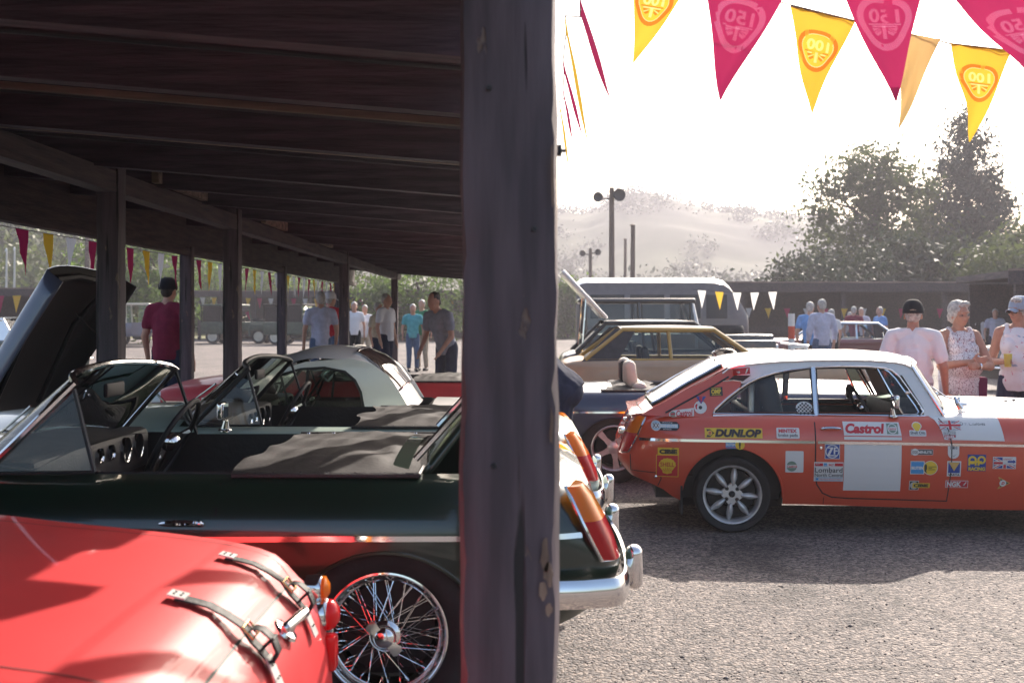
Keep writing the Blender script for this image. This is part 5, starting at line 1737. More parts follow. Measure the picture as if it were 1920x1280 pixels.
# printing and aerial on the roof
for x0, x1, v0, v1, m in ((.34, .62, .17, .175, 'red'), (.78, .96, .17, .175, 'grey')):
    mb = MB(); mb.grid(lambda u, v: Vector(roof((x0 + (x1 - x0) * u + .01) / 1.225, v0 + (v1 - v0) * v * 2)) + Vector((0, 0, .003)), 8, 1); mb.build('roof_stripe', PR[m], rf)
mb = MB()
for p in ((.52, .13), (.62, .13)):
    mb.cap(Vector(roof(p[0] / 1.225, .5)) + Vector((0, 0, -.01)), Vector(roof(p[0] / 1.225, .5)) + Vector((0, 0, .02)), .012, .012)
mb.tube([Vector(roof(.43, .5)) + Vector((0, 0, .02)), Vector(roof(.52, .5)) + Vector((0, 0, .022)), Vector(roof(.43, .5)) + Vector((-.09, 0, .05))], [.012, .012, .006], 8)
mb.build('roof_aerial', M['alloy'], rf)
# tailgate: red frame with glass
HG = ip([0, .25, .5, .75, 1.0], [1.095, 1.02, .945, .86, .785])
def hatch(u, v, lift=0.0):
    x = -.01 - .57 * u
    c = 2 * v - 1
    ye = .545 + .06 * u
    z = HG(u) + .05 * (1 - abs(c) ** 2.4) * (1 - .55 * u) + lift
    return (x - .03 * (1 - c * c), ye * c, z)
mb = MB(); mb.grid(hatch, 20, 20); tg = mb.build('tailgate', M['redgt'], GT, angle=180)
mb = MB(); mb.grid(lambda u, v: hatch(.06 + .82 * u, .07 + .86 * v, .012), 14, 14); mb.build('tailgate_glass', mat('tailgate_glass', (0.45, 0.44, 0.42), 0.06, coat=1.0, spec=1.0), tg, angle=180)
loop = [hatch(.06 + .82 * i / 10, .07, .014) for i in range(11)] + [hatch(.88, .07 + .86 * i / 10, .014) for i in range(1, 11)] + [hatch(.88 - .82 * i / 10, .93, .014) for i in range(1, 11)] + [hatch(.06, .93 - .86 * i / 10, .014) for i in range(1, 10)]
mb = MB(); mb.tube(loop, .011, 6, closed=True); mb.build('tailgate_trim', M['chrome'], tg)
mb = MB(); mb.tube([(p[0], p[1] * 1.03, p[2] - .012) for p in loop], .010, 6, closed=True); mb.build('tailgate_seal', M['trim'], tg)
for sy in (-1, 1):
    mb = MB(); mb.tube([(a, sy * (ywin(b) + .015), b) for a, b in [(-.44, .79), (-.3, .865), (-.1, .975), (-.01, 1.03)]], .006, 6); mb.build('pillar_groove', M['trim'], GT)
mb = MB(); mb.grid(lambda u, v: (-.58 - .10 * u, (-.60 + 1.2 * v), .785 - .015 * u + .02 * (1 - (2 * v - 1) ** 2) * (1 - u)), 6, 14); mb.build('tail_deck', M['redgt'], GT, angle=180)
tail_lamps(GT, bv0)
mb = MB()
mb.cap((-.70, -.40, .72), (-.70, -.34, .72), .016, .016); mb.tube([(-.68, -.37, .70), (-.72, -.37, .725)], .01, 8); mb.rbox((-.73, -.56, .66), (.05, .06, .05), .012, 2)
mb.build('tail_fittings', M['chrome'], GT)
# windscreen
WB = catmull([(1.39, -.645, .785), (1.46, -.45, .83), (1.50, 0, .855), (1.46, .45, .83), (1.39, .645, .785)], 4)
WT = catmull([(1.222, -.535, 1.098), (1.27, -.4, 1.125), (1.30, 0, 1.145), (1.27, .4, 1.125), (1.222, .535, 1.098)], 4)
mb = MB(); mb.tube(WB + WT[::-1], .012, 8, closed=True); ws = mb.build('windscreen', M['chrome'], GT)
mb = MB(); mb.tube([p + Vector((-.012, 0, -.004)) for p in WB + WT[::-1]], .014, 8, closed=True); mb.build('screen_rubber', M['trim'], ws)
nW = len(WB)
mb = MB(); mb.grid(lambda u, v: WB[round(u * (nW - 1))].lerp(WT[round(u * (nW - 1))], v), nW - 1, 4); mb.build('glass', M['glassg'], ws)
mb = MB()
for y in (-.42, .1):
    mb.tube([(1.56, y, .866), (1.48, y + .03, .89), (1.40, y + .2, .97)], .006, 6); mb.cap((1.56, y, .85), (1.56, y, .88), .014, .012)
mb.build('wiper', M['chrome'], GT)
mb = MB(); mb.tube([(1.53, -.57, .82), (1.5, -.58, .86), (1.49, -.56, .90)], [.02, .018, .008], 8); mb.ell((1.56, -.5, .845), (.035, .02, .018)); mb.tube(catmull([(1.58, -.5, .85), (1.68, -.46, .856), (1.76, -.43, .84)], 5), .0035, 5); mb.build('screen_washer', M['chrome'], GT)
for x, y in ((1.9, -.33), (2.0, -.2), (1.72, .1)):
    mb = MB(); mb.lathe([(0, .012), (.01, .012), (.013, 0)], 10, (x, y, zc_f(x) - .006), axis='z'); mb.build('bonnet_pin', M['darkmetal'], GT)
# cabin
mb = MB(); mb.box((.5, 0, .34), (1.7, 1.16, .03)); mb.box((-.28, 0, .55), (.3, 1.14, .36)); mb.box((.55, -.585, .5), (1.6, .02, .5)); mb.box((.55, .585, .5), (1.6, .02, .5)); mb.build('cabin_floor', M['trim'], GT, smooth=False)
mb = MB(); mb.rbox((1.26, 0, .76), (.2, 1.14, .16), .03, 2); mb.grid(lambda u, v: (1.17 + .3 * v, -.62 + 1.24 * u, .845 - .05 * (2 * u - 1) ** 2), 8, 3); mb.build('dashboard', M['vinyl'], GT)
for sy, nm in ((-.32, 'race_seat'), (.34, 'race_seat')):
    mb = MB()
    mb.rbox((.60, sy, .44), (.5, .48, .16), .05, 3)
    mb.rbox((.30, sy, .73), (.15, .50, .62), .06, 3, rot=Matrix.Rotation(-.2, 3, 'Y'))
    mb.rbox((.265, sy, .99), (.12, .34, .18), .05, 3, rot=Matrix.Rotation(-.15, 3, 'Y'))
    mb.build(nm, M['seatdark'], GT)
mb = MB()
for sy in (-.50, .50):
    mb.tube(catmull([(.15, sy, .36), (.15, sy, .85), (.17, sy * .9, 1.07)], 5), .022, 8); mb.tube([(.16, sy * .95, 1.0), (-.3, sy * .9, .62)], .02, 8)
mb.tube([(.17, -.46, 1.085), (.17, .46, 1.085)], .022, 8); mb.tube([(.15, -.5, .78), (.15, .5, .78)], .018, 8)
mb.build('roll_cage', M['alloy'], GT)
steering(GT, .93, -.33, .80, .18)
mb = MB(); mb.lathe([(0, .02), (.05, .02), (.055, .0), (.04, -.02), (0, -.02)], 16, (1.02, .5, .86), axis='x'); mb.build('cabin_mirror', M['trim'], GT)
mb = MB(); mb.ell((-.05, -.3, .80), (.085, .08, .075)); mb.build('helmet', mat('brown_ball', (0.3, 0.14, 0.08), 0.5), GT)
mb = MB(); mb.cap((-.35, -.42, .76), (-.22, -.42, .755), .022, .026); mb.build('torch', M['cream'], GT)
mb = MB(); mb.tube([(.20, -.47, 1.0), (.30, -.44, .80), (.36, -.42, .62)], .024, 6, flat=.15); mb.build('harness', PR['blue'], GT)

# ---- stickers, laid on the near side of the body
gverts2, gfaces2 = list(gverts), list(gfaces)
bvp = BVHTree.FromPolygons(gverts2, gfaces2)
def near(x, z, lift):
    best = None
    for b in (bv0, bvp):
        h = b.ray_cast(Vector((x, -3, z)), Vector((0, 1, 0)))
        if h[0] is not None and (best is None or h[0].y < best[0].y):
            best = h
    if best is None:
        return Vector((x, -(side_y(x, z) + lift), z))
    n = best[1] if best[1].y < 0 else -best[1]
    return best[0] + n * lift
def U(px):
    k = (px - 960) / FPX
    return (k * GN - GX) / (math.cos(GA) - k * math.sin(GA))
def SCL(px): return FPX / (GN + U(px) * math.sin(GA))
def W(py, px): return EYE - (py - 590) / SCL(px)
class Stick(Print):
    """a print drawn in photograph pixels (y down)"""
    def pbox(s, a):
        m = (a[0] + a[2]) / 2
        return U(a[0]), W(a[3], m), U(a[2]), W(a[1], m)
    def R(s, a, m, r=0.0): return s.rect(*s.pbox(a), m, r=r / 283.0)
    def D(s, cx, cy, r, m, ry=None): return s.disc(U(cx), W(cy, cx), r / SCL(cx), m, ry=(ry or r) / SCL(cx))
    def G(s, pts, m): return s.poly([(U(a), W(b, a)) for a, b in pts], m)
    def Tx(s, t, a, m, **k): return s.text(t, *s.pbox(a), m, **k)
    def ringd(s, cx, cy, r0, r1, m, n=24):
        f = lambda r: [(U(cx) + r / SCL(cx) * math.cos(2 * PI * i / n), W(cy, cx) + r / SCL(cx) * math.sin(2 * PI * i / n)) for i in range(n)]
        return s.ring(f(r0), f(r1), m)
    def done(s, label, rot=0.0, c=None, name='sponsor_sticker'):
        if rot:
            cx, cz = U(c[0]), W(c[1], c[0])
            cr, sr = math.cos(rot), math.sin(rot)
            s.layers = [([(cx + (a - cx) * cr - (b - cz) * sr, cz + (a - cx) * sr + (b - cz) * cr) for a, b in p], f, m) for p, f, m in s.layers]
        o = s.lay(name, near, GT, .0028, .0007, cell=(.05, .0125))
        o['label'] = label
        return o
def shell(s, cx, cy, r, m):
    pts = []
    for i in range(9):
        a = PI * (1.02 - 1.04 * i / 8) 
        pts.append((cx + r * math.cos(a), cy - .1 * r - r * .82 * math.sin(a)))
        if i < 8:
            a2 = PI * (1.02 - 1.04 * (i + .5) / 8)
            pts.append((cx + r * .93 * math.cos(a2), cy - .1 * r - r * .76 * math.sin(a2)))
    pts += [(cx + r * .55, cy + r * .55), (cx + r * .5, cy + r * .8), (cx, cy + r * .95), (cx - r * .5, cy + r * .8), (cx - r * .55, cy + r * .55)]
    return s.G(pts, m)
def jack(s, a, x_only=False):
    x0, y0, x1, y1 = a
    w, h = x1 - x0, y1 - y0
    s.R(a, 'blue')
    for (p, q) in (((x0, y0), (x1, y1)), ((x0, y1), (x1, y0))):
        dx, dy = w * .085, h * .17
        if q[1] < p[1]:
            s.G([(p[0], p[1] - dy), (p[0], p[1]), (p[0] + dx, p[1]), (q[0], q[1] + dy), (q[0], q[1]), (q[0] - dx, q[1])], 'white')
        else:
            s.G([(p[0], p[1]), (p[0], p[1] + dy), (q[0] - dx, q[1]), (q[0], q[1]), (q[0], q[1] - dy), (p[0] + dx, p[1])], 'white')
        e = .35
        if q[1] < p[1]:
            s.G([(p[0], p[1] - dy * e), (p[0], p[1]), (p[0] + dx * e, p[1]), (q[0], q[1] + dy * e), (q[0], q[1]), (q[0] - dx * e, q[1])], 'red')
        else:
            s.G([(p[0], p[1]), (p[0], p[1] + dy * e), (q[0] - dx * e, q[1]), (q[0], q[1]), (q[0], q[1] - dy * e), (p[0] + dx * e, p[1])], 'red')
    cx, cy = (x0 + x1) / 2, (y0 + y1) / 2
    s.R((x0, cy - h * .19, x1, cy + h * .19), 'white').R((cx - w * .1, y0, cx + w * .1, y1), 'white')
    s.R((x0, cy - h * .11, x1, cy + h * .11), 'red').R((cx - w * .06, y0, cx + w * .06, y1), 'red')
    return s
# white painted panels first
Stick().R((1583, 819, 1691, 824.5), 'white').R((1583, 831.5, 1690.5, 921), 'white').done('plain white number panel on the door', name='number_panel')
mbw = Stick()
mbw.G([(1744, 779.5), (1757, 789), (1766, 805), (1771, 824), (1884, 827), (1881, 806), (1878, 786), (1850, 779.5), (1800, 779)], 'white')
mbw.done('white painted panel on the front wing', name='wing_paint_panel')
s = Stick().G([(1582, 791.5), (1688, 793), (1691, 817.5), (1583, 816.5)], 'white').Tx('Castrol', (1586, 795, 1660, 813), 'red', bold=.05, shear=.18).R((1664, 795, 1685, 814), 'green').ringd(1674.5, 804.5, 9, 7.4, 'white').R((1665.5, 801.5, 1683.5, 807.5), 'white').Tx('Castrol', (1667, 802.2, 1682, 806.8), 'red', bold=.02, shear=.2); s.done('white door sticker with large red lettering')
s = Stick().G([(1256, 776), (1262, 771), (1304, 768.5), (1303, 783.5), (1262, 784.5), (1256, 781)], 'white').D(1263, 777.5, 5.2, 'green').R((1259, 776, 1267, 779), 'red').Tx('Castrol', (1269.5, 771.5, 1301, 783), 'red', bold=.03, shear=.2); s.done('small white sticker with red lettering on the rear pillar', .06, (1280, 777))
s = Stick().R((1322, 803.5, 1430, 821.5), 'yellow').G([(1325, 805.5), (1332, 805.5), (1340, 812.3), (1332, 819.5), (1325, 819.5), (1329, 812.3)], 'black').D(1331.5, 812.4, 4.8, 'yellow').D(1331.5, 812.4, 4.0, 'gold').Tx('D', (1329.5, 810, 1334, 815), 'red', bold=.05, shear=.2).Tx('DUNLOP', (1341, 805.5, 1428, 819.8), 'black', bold=.06, shear=.22); s.done('yellow sticker with bold black italic lettering')
s = Stick().R((1456.5, 802.5, 1499.5, 822), 'white', 2).Tx('MINTEX', (1460.5, 805, 1495, 811.5), 'red', bold=.05).Tx('brake pads', (1460, 813, 1496, 820.5), 'black', bold=.01); s.done('white sticker with red and black lettering beside the door')
s = Stick().R((1228, 792.5, 1270, 808.5), 'black').G([(1270, 792.5), (1275, 798), (1275, 803), (1270, 808.5)], 'black').R((1236, 797, 1272.5, 804), 'lite').Tx('MINILITE', (1240, 798, 1271, 803.3), 'white', bold=.04).Tx('winning', (1243, 793.2, 1262, 796.4), 'white').Tx('wheels', (1244, 804.6, 1260, 807.6), 'white').D(1231.5, 800.5, 9.2, 'lite').ringd(1231.5, 800.5, 9.2, 7.9, 'white').R((1225, 796.5, 1238, 804.5), 'white').Tx('XX', (1225.5, 796.5, 1237.5, 804.5), 'black', bold=.01); s.done('blue and black sticker above the side strip by the tail lamp')
s = Stick().R((1334.5, 728.5, 1359.5, 745), 'black').Tx('OMP', (1337.5, 732.5, 1356.5, 741.5), 'yellow', bold=.05).R((1338, 730.2, 1356, 731.2), 'yellow').R((1338, 742.6, 1356, 743.6), 'yellow'); s.done('small black sticker with yellow letters on the rear pillar', .04, (1347, 737))
s = Stick().D(1316, 766, 12, 'white').D(1316, 766.5, 3.4, 'black').G([(1306, 763), (1309, 759), (1311, 761), (1309, 766), (1310, 770), (1307, 769)], 'red').G([(1307.5, 746), (1327.5, 746), (1317.5, 760)], 'blue').G([(1314, 746), (1321, 746), (1319, 752), (1321, 752), (1316, 759.5), (1317, 753), (1314.5, 753)], 'red'); s.done('round white sticker hung from a blue and red ribbon print')
s = Stick().R((1234, 840, 1273.5, 854.6), 'yellow').Tx('CIBIE', (1237, 843, 1270.5, 852), 'black', bold=.07).R((1261, 840.8, 1265, 842), 'black'); s.done('yellow sticker with heavy black letters above the shell sign')
s = Stick().R((1231, 853.4, 1273, 895.5), 'yellow').R((1232.2, 854.6, 1271.8, 894.3), 'red'); shell(s, 1252, 874.5, 16.5, 'yellow')
s.Tx('SHELL', (1239, 867.5, 1265, 876), 'red', bold=.015)
for k in range(-4, 5):
    a = k * .30
    s.G([(1252 + 13 * math.sin(a) - .5, 889 - 11 * math.cos(a)), (1252 + 13 * math.sin(a) + .5, 889 - 11 * math.cos(a)), (1252 + 5 * math.sin(a) + .2, 889 - 4 * math.cos(a)), (1252 + 5 * math.sin(a) - .2, 889 - 4 * math.cos(a))], 'red') if abs(k) < 4 else None
s.done('red square sticker with a yellow scallop shell')
s = Stick().R((1361, 826, 1380.5, 841), 'sky').Tx('BILSTEIN', (1362, 831, 1379.5, 836), 'white', bold=.04).D(1387.8, 834, 8.8, 'yellow').R((1385.5, 829, 1389.5, 836), 'black').R((1386.3, 836, 1388.7, 841), 'black'); s.done('small blue and yellow sticker above the rear wheel')
s = Stick().R((1473, 845, 1507, 885.8), 'white', 2)
s.D(1485, 874, 9.6, 'green').R((1475, 871.3, 1496, 876.8), 'white').Tx('Castrol', (1476, 872, 1495, 876.3), 'red', bold=.03, shear=.1); s.done('white sticker with green roundel at the rear edge of the door')
s = Stick().R((1380.5, 691.5, 1411, 704), 'red').Tx('Lucas', (1382, 695.5, 1392, 701), 'white', bold=.03).G([(1402, 702), (1405, 694), (1409, 692.5), (1406, 699), (1403, 703)], 'white'); s.done('red sticker on the white roof rail', .1, (1395, 698))
s = Stick().R((1706, 807, 1737.5, 818), 'white', 1.6); shell(s, 1721, 801, 9.8, 'white'); shell(s, 1721, 801, 8.2, 'yellow'); s.Tx('Shell Oils', (1708, 809, 1735.5, 814.2), 'black', bold=.01).R((1709, 815.4, 1734, 816), 'grey'); s.done('white label under a yellow scallop shell, upper front of the door')
s = Stick().R((1546.5, 832, 1574.8, 860), 'white').R((1547.5, 833, 1573.8, 859), 'blue').ringd(1560.6, 846, 12.6, 11.0, 'white').G([(1552, 838), (1562, 838), (1562, 840), (1556, 852.5), (1569, 852.5), (1568, 854.5), (1551, 854.5), (1551, 852.5), (1557.5, 840), (1552, 840)], 'white').R((1563, 838, 1566, 851), 'white').R((1563, 838, 1571, 840.4), 'white').R((1563, 843.5, 1570.5, 845.8), 'white'); s.done('blue square sticker with white ring and letters')
s = Stick().R((1527, 866, 1582, 902.8), 'white').R((1528.5, 868, 1543.5, 873.5), 'red').Tx('Auto', (1530, 868.5, 1537, 870.8), 'white').R((1545, 868, 1551, 871.5), 'sky').R((1545, 872, 1551.5, 873.5), 'sky').Tx('RALLY', (1554.5, 869, 1563.5, 873), 'red', bold=.04).R((1565.5, 868, 1580.8, 873.5), 'red').Tx('Lombard', (1528.5, 876, 1580, 885.5), 'black', bold=.005).Tx('North Central', (1528.5, 887, 1581, 893.5), 'black', bold=.005).R((1528.5, 894.9, 1580.5, 895.6), 'sky').R((1530, 896, 1535.5, 899.2), 'sky').Tx('Members Finance Plans', (1538, 896.8, 1578.5, 899.4), 'red').R((1528.5, 900.4, 1580.5, 901), 'sky'); s.done('white rally sticker with black lettering behind the number panel')
s = Stick().R((1708, 841.8, 1749.5, 852.5), 'silver').R((1709, 842.8, 1748.5, 851.5), 'black').Tx('MINILITE', (1722, 844.8, 1747, 849.8), 'white', bold=.05).D(1715.5, 847, 6.6, 'white').Tx('000', (1710.3, 844, 1720.7, 850), 'black'); s.done('narrow black and silver sticker on the door')
s = Stick().R((1707.5, 864, 1734, 889), 'white').R((1708.7, 865.2, 1732.5, 887.8), 'sky').Tx('BILSTEIN', (1709.5, 874, 1731.5, 880), 'white', bold=.05).D(1744.8, 876.8, 13.6, 'white').D(1744.8, 876.8, 12.6, 'yellow').G([(1733.5, 872), (1736, 869), (1738.5, 872), (1738.5, 880), (1737, 881), (1738.5, 887), (1734, 883)], 'black').R((1741, 874, 1756, 875), 'black').R((1741, 876.6, 1748, 877.6), 'black').R((1741, 879.2, 1753, 880.2), 'black'); s.done('large blue and yellow sticker on the door')
s = Stick().R((1707, 901.5, 1725, 919.5), 'white').R((1708, 902.5, 1724, 918.5), 'black').D(1716, 910.5, 7.2, 'silver').R((1713, 906, 1745.5, 915), 'yellow').Tx('CIBIE', (1715, 907.5, 1743, 913.6), 'black', bold=.06); s.done('black and yellow sticker low on the door')
jack(Stick(), (1764, 791, 1803.5, 806.5)).done('union flag sticker on the white wing panel')
Stick().Tx('Dvr. C.Groves', (1804, 792.6, 1851, 798.6), 'black', bold=.005).done('driver lettering on the white wing panel', name='driver_lettering')
s = Stick().G([(1770, 808.5), (1793, 808.5), (1793, 820), (1781.5, 825.2), (1770, 820)], 'grey').G([(1771, 816), (1792, 816), (1792, 819.5), (1781.5, 824.2), (1771, 819.5)], 'red').Tx('TAG', (1773, 810, 1790, 815), 'white', bold=.04).Tx('HEUER', (1772.5, 817, 1790.5, 821.4), 'white', bold=.04); s.done('grey and red shield sticker on the wing')
s = Stick().G([(1777, 831.5), (1798.5, 831.5), (1798.5, 850)] + [(1787.8 + 10.7 * math.cos(a), 850 + 9.5 * math.sin(a)) for a in (.4, .8, 1.2, 1.57, 1.94, 2.34, 2.74)] + [(1777, 850)], 'white').D(1787.8, 839, 3.5, 'grey').D(1787.8, 839, 1.5, 'black').R((1781, 835, 1784, 842), 'grey').R((1791.5, 835, 1794.5, 842), 'grey').G([(1782, 850), (1788, 854), (1794, 850), (1788, 856.5)], 'grey'); s.done('white crest sticker on the wing beside the door edge')
s = Stick().R((1776.5, 864, 1802.5, 893), 'white').R((1778.5, 866, 1800.5, 886.5), 'blue').G([(1779, 866.2), (1800, 866.2), (1789.5, 883)], 'gold').Tx('VARTA', (1778.5, 887.8, 1800.5, 891.8), 'black', bold=.03); s.done('blue square sticker with orange triangle on the wing')
s = Stick().R((1775, 901, 1817.5, 915), 'white').R((1776, 902, 1816.5, 914), 'red').Tx('NGK', (1777.5, 903, 1805, 913), 'white', bold=.05).G([(1807, 911), (1813, 903.5), (1814.5, 904.5), (1809, 912)], 'white').G([(1806.5, 912.8), (1808, 909.5), (1809.8, 911.2)], 'black'); s.done('red sticker with white letters low on the wing')
s = Stick().R((1814.5, 851.8, 1849, 883), 'blue')
for cx in (1823.5, 1840.5):
    s.ringd(cx, 862, 7.8, 4.2, 'yellow')
s.R((1815.7, 862, 1819.3, 872.5), 'yellow', 1.2).R((1827.7, 862, 1831.3, 872.5), 'yellow', 1.2).R((1833, 862, 1836.6, 872.5), 'yellow', 1.2).R((1816, 863.5, 1841, 867), 'yellow').Tx('RACING', (1816, 875, 1847.5, 881.8), 'yellow', bold=.05); s.done('blue square sticker with rounded yellow letters')
s = Stick().R((1862, 856, 1905.5, 878.8), 'white').R((1863.3, 857.3, 1904.2, 877.5), 'blue')
jack(s, (1863.3, 857.3, 1904.2, 877.5)); s.R((1880, 857, 1905, 870.5), 'white').Tx('UNIPART', (1881, 858.5, 1898, 862), 'red', shear=.2).G([(1889, 863), (1900, 863), (1899, 860.5), (1904.5, 865), (1899, 869), (1900, 866.5), (1889, 866.5)], 'blue').R((1881, 868, 1900, 869), 'grey'); s.done('flag sticker with blue arrow on the wing')
s = Stick().G([(1874.5, 894), (1897, 906.3), (1874.5, 918), (1874, 916), (1878, 911), (1876, 906), (1878, 901), (1874, 896)], 'gold').G([(1877.5, 897.5), (1894, 906.3), (1877.5, 914.8), (1880, 906)], 'black').D(1883, 906.3, 6.2, 'white').Tx('D', (1880, 903.5, 1886.3, 909), 'red', bold=.06, shear=.25); s.done('yellow arrow sticker with a letter D in front of the wheel arch')
# checkered print on the rear side window
s = Print()
rn = random.Random(5)
for i in range(9):
    for j in range(6):
        if (i + j) % 2 == 0 and (i - 4) ** 2 / 18 + (j - 2.3) ** 2 / 10 < 1:
            s.rect(.43 + .012 * i, .79 + .012 * j, .441 + .012 * i, .801 + .012 * j, 'black')
s2 = Print(); s2.poly([(.43 + .054 + .056 * math.cos(a), .79 + .036 + .042 * math.sin(a)) for a in [2 * PI * i / 16 for i in range(16)]], 'white')
s2.layers += s.layers
o = s2.lay('window_sticker', lambda a, b, l: Vector((a, -(ywin(b) + .002 + l), b)), GT, .001, .0006); o['label'] = 'black and white chequered sticker inside the rear side window'
s = Print().text('Safety Devices', .20, .80, .325, .822, 'white', bold=.01)
cr, sr = math.cos(1.0), math.sin(1.0)
s.layers = [([(.26 + (a - .26) * cr - (b - .81) * sr, .865 + (a - .26) * sr + (b - .81) * cr) for a, b in p], f, m) for p, f, m in s.layers]
o = s.lay('window_lettering', lambda a, b, l: Vector((a, -(ywin(b) - .09 + l), b)), GT, .001, .0006); o['label'] = 'slanted white lettering seen through the rear side window'

# ================================================================== other vehicles in the yard
YARD = 'classic cars out in the yard'
def plain_wheel(t, loc, face, r=.31, w=.17, hub='alloy'):
    mb = MB()
    mb.lathe([(r * .62, -w * .46), (r * .66, -w * .5), (r * .60, -w * .48), (r * .5, -w * .36), (r * .28, -w * .42), (0, -w * .44)], 24)
    o = mb.build('wheel', M[hub], t); o.location = loc
    o.rotation_euler = (0, 0, 0 if face < 0 else PI)
    mb = MB(); mb.lathe([(r * .62, -w * .44), (r * .8, -w * .53), (r * .96, -w * .46), (r, -w * .3), (r, w * .3), (r * .9, w * .5), (r * .6, w * .4)], 28); mb.build('tyre', M['rubber'], o)
    return o

def saloon(label, loc, rz, paint, roofm, frame, L=4.3, Wd=1.62, H=1.35, belt=.86, cab=(.9, 1.45, 2.55, 3.05), bon=.88, boot=.86, lid=0.0, group=YARD, glassm='glass', name='saloon_car', rear_black=False):
    """x from tail (0) to nose (L); cab = rear glass base, roof rear, roof front, windscreen base"""
    t = thing(name, label, 'car', loc, rz, group)
    hw = Wd / 2
    ax = (.85, L - .8)
    zt = ip([0, .06, .3, cab[0], cab[3], L - .5, L - .1, L], [boot - .18, boot - .06, boot, belt, belt + .02, bon, bon - .06, bon - .2])
    wf = ip([0, .1, .5, L / 2, L - .5, L - .1, L], [hw * .86, hw * .93, hw * .985, hw, hw * .985, hw * .92, hw * .84])
    xs = sorted(set([0, .03, .08, .18, .3, .45, cab[0], cab[3], L / 2, 1.4, 1.8, 2.6, L - .35, L - .18, L - .08, L - .03, L] + [round(a + .36 * math.cos(PI * k / 10), 3) for a in ax for k in range(11)]))
    cols = []
    for x in xs:
        zb = .24
        for a in ax:
            d = .36 ** 2 - (x - a) ** 2
            if d > 0: zb = max(zb, .26 + math.sqrt(d))
        h, z1 = wf(x), zt(x)
        c = [(h - .07 * ((.6 - (zb + (z1 - .1 - zb) * k / 5)) / .4) ** 2, zb + (z1 - .1 - zb) * k / 5) for k in range(6)]
        c += [(h - .10 * (1 - math.cos(PI / 2 * k / 4)), z1 - .1 + .1 * math.sin(PI / 2 * k / 4)) for k in range(1, 5)]
        c += [((h - .1) * f, z1 + .03 * (1 - f * f)) for f in (.7, .35, 0)]
        cols.append([(x, a, b) for a, b in c])
    body, bn = MB(), MB()
    for sg in (1, -1):
        for i in range(len(xs) - 1):
            xm = (xs[i] + xs[i + 1]) / 2
            for r in range(len(cols[0]) - 1):
                if r >= 9 and cab[0] < xm < cab[3]: continue
                q = [(a, b * sg, c) for a, b, c in (cols[i][r], cols[i + 1][r], cols[i + 1][r + 1], cols[i][r + 1])]
                (bn if r >= 9 and xm > cab[3] else body).add(q, [(0, 1, 2, 3)])
    for i in (0, -1):
        ring = cols[i] + [(a, -b, c) for a, b, c in cols[i][::-1]]
        body.add(ring, [tuple(range(len(ring)))])
    body.build('body', paint, t, merge=True, angle=45)
    bn.build('bonnet', paint, t, merge=True, angle=45)
    mb = MB(); mb.box((L / 2, 0, .36), (L - .5, Wd * .75, .3)); mb.box(((cab[0] + cab[3]) / 2, 0, .6), (cab[3] - cab[0], Wd * .8, .05)); mb.build('underbody', M['trim'], t, smooth=False)
    yb, yt = hw - .09, hw - .22
    for sg in (1, -1):
        A, B, Cc, D = Vector((cab[0], sg * yb, belt)), Vector((cab[1], sg * yt, H - .06)), Vector((cab[2], sg * yt, H - .06)), Vector((cab[3], sg * yb, belt))
        mb = MB(); mb.tube([A, B, Cc, D], .035, 8); mb.tube([A.lerp(D, .5), B.lerp(Cc, .5)], .025, 6); mb.tube([A, D], .02, 6)
        fr = mb.build('window_frame', frame, t)
        for u0, u1 in ((.0, .5), (.5, 1.0)):
            q = [A.lerp(D, u0), A.lerp(D, u1), B.lerp(Cc, u1), B.lerp(Cc, u0)]
            mb = MB(); mb.add(q, [(0, 1, 2, 3)]); mb.build('side_window', M[glassm], t, smooth=False)
        if rear_black:
            mb = MB(); mb.prism([(cab[0] - .05, belt - .02), (cab[1] - .1, H - .04), (cab[1] + .18, H - .05), (cab[0] + .42, belt - .02)], lambda a, b, k: (a, sg * (yb - (yb - yt) * (b - belt) / (H - .06 - belt) + k), b), .0, .02); mb.build('rear_pillar', roofm, t)
    mb = MB()
    mb.grid(lambda u, v: (cab[1] - .03 + (cab[2] - cab[1] + .06) * u, (2 * v - 1) * (yt + .02), H - .045 + .045 * (1 - abs(2 * v - 1) ** 2.5) * (.6 + .4 * math.sin(PI * u))), 14, 12)
    mb.build('roof', roofm, t, angle=180)
    for nm, (x0, x1) in (('windscreen', (cab[3], cab[2])), ('rear_window', (cab[0], cab[1]))):
        mb = MB(); mb.grid(lambda u, v: (x0 + (x1 - x0) * v, (2 * u - 1) * (yb + (yt - yb) * v), belt + (H - .05 - belt) * v), 6, 2); mb.build(nm, M[glassm], t)
    for a in ax:
        for sg in (1, -1):
            plain_wheel(t, (a, sg * (hw - .12), .31), sg)
    for nm, x, z in (('rear_bumper', -.04, .45), ('front_bumper', L + .04, .45)):
        mb = MB(); mb.tube(catmull([(x + (.25 if x < 1 else -.25), hw * .98, z), (x, hw * .8, z), (x, -hw * .8, z), (x + (.25 if x < 1 else -.25), -hw * .98, z)], 4), .045, 8, flat=.6); mb.build(nm, M['chrome'], t)
    for sg in (1, -1):
        mb = MB(); mb.lathe([(0, .04), (.07, .03), (.09, 0), (.09, -.06)], 16, (L - .02, sg * hw * .68, .66), axis='x'); mb.build('headlamp', M['lampglass'], t)
        mb = MB(); mb.rbox((.0, sg * hw * .72, .62), (.05, .16, .1), .015, 2); mb.build('tail_lamp', M['redlens'], t)
        seat(t, cab[2] - .75, sg * .33, M['seatdark'], True, .46, .78)
        mb = MB(); mb.box((L / 2, sg * (hw + .002), .58), (L * .7, .012, .02)); mb.build('side_strip', M['chrome'], t, smooth=False)
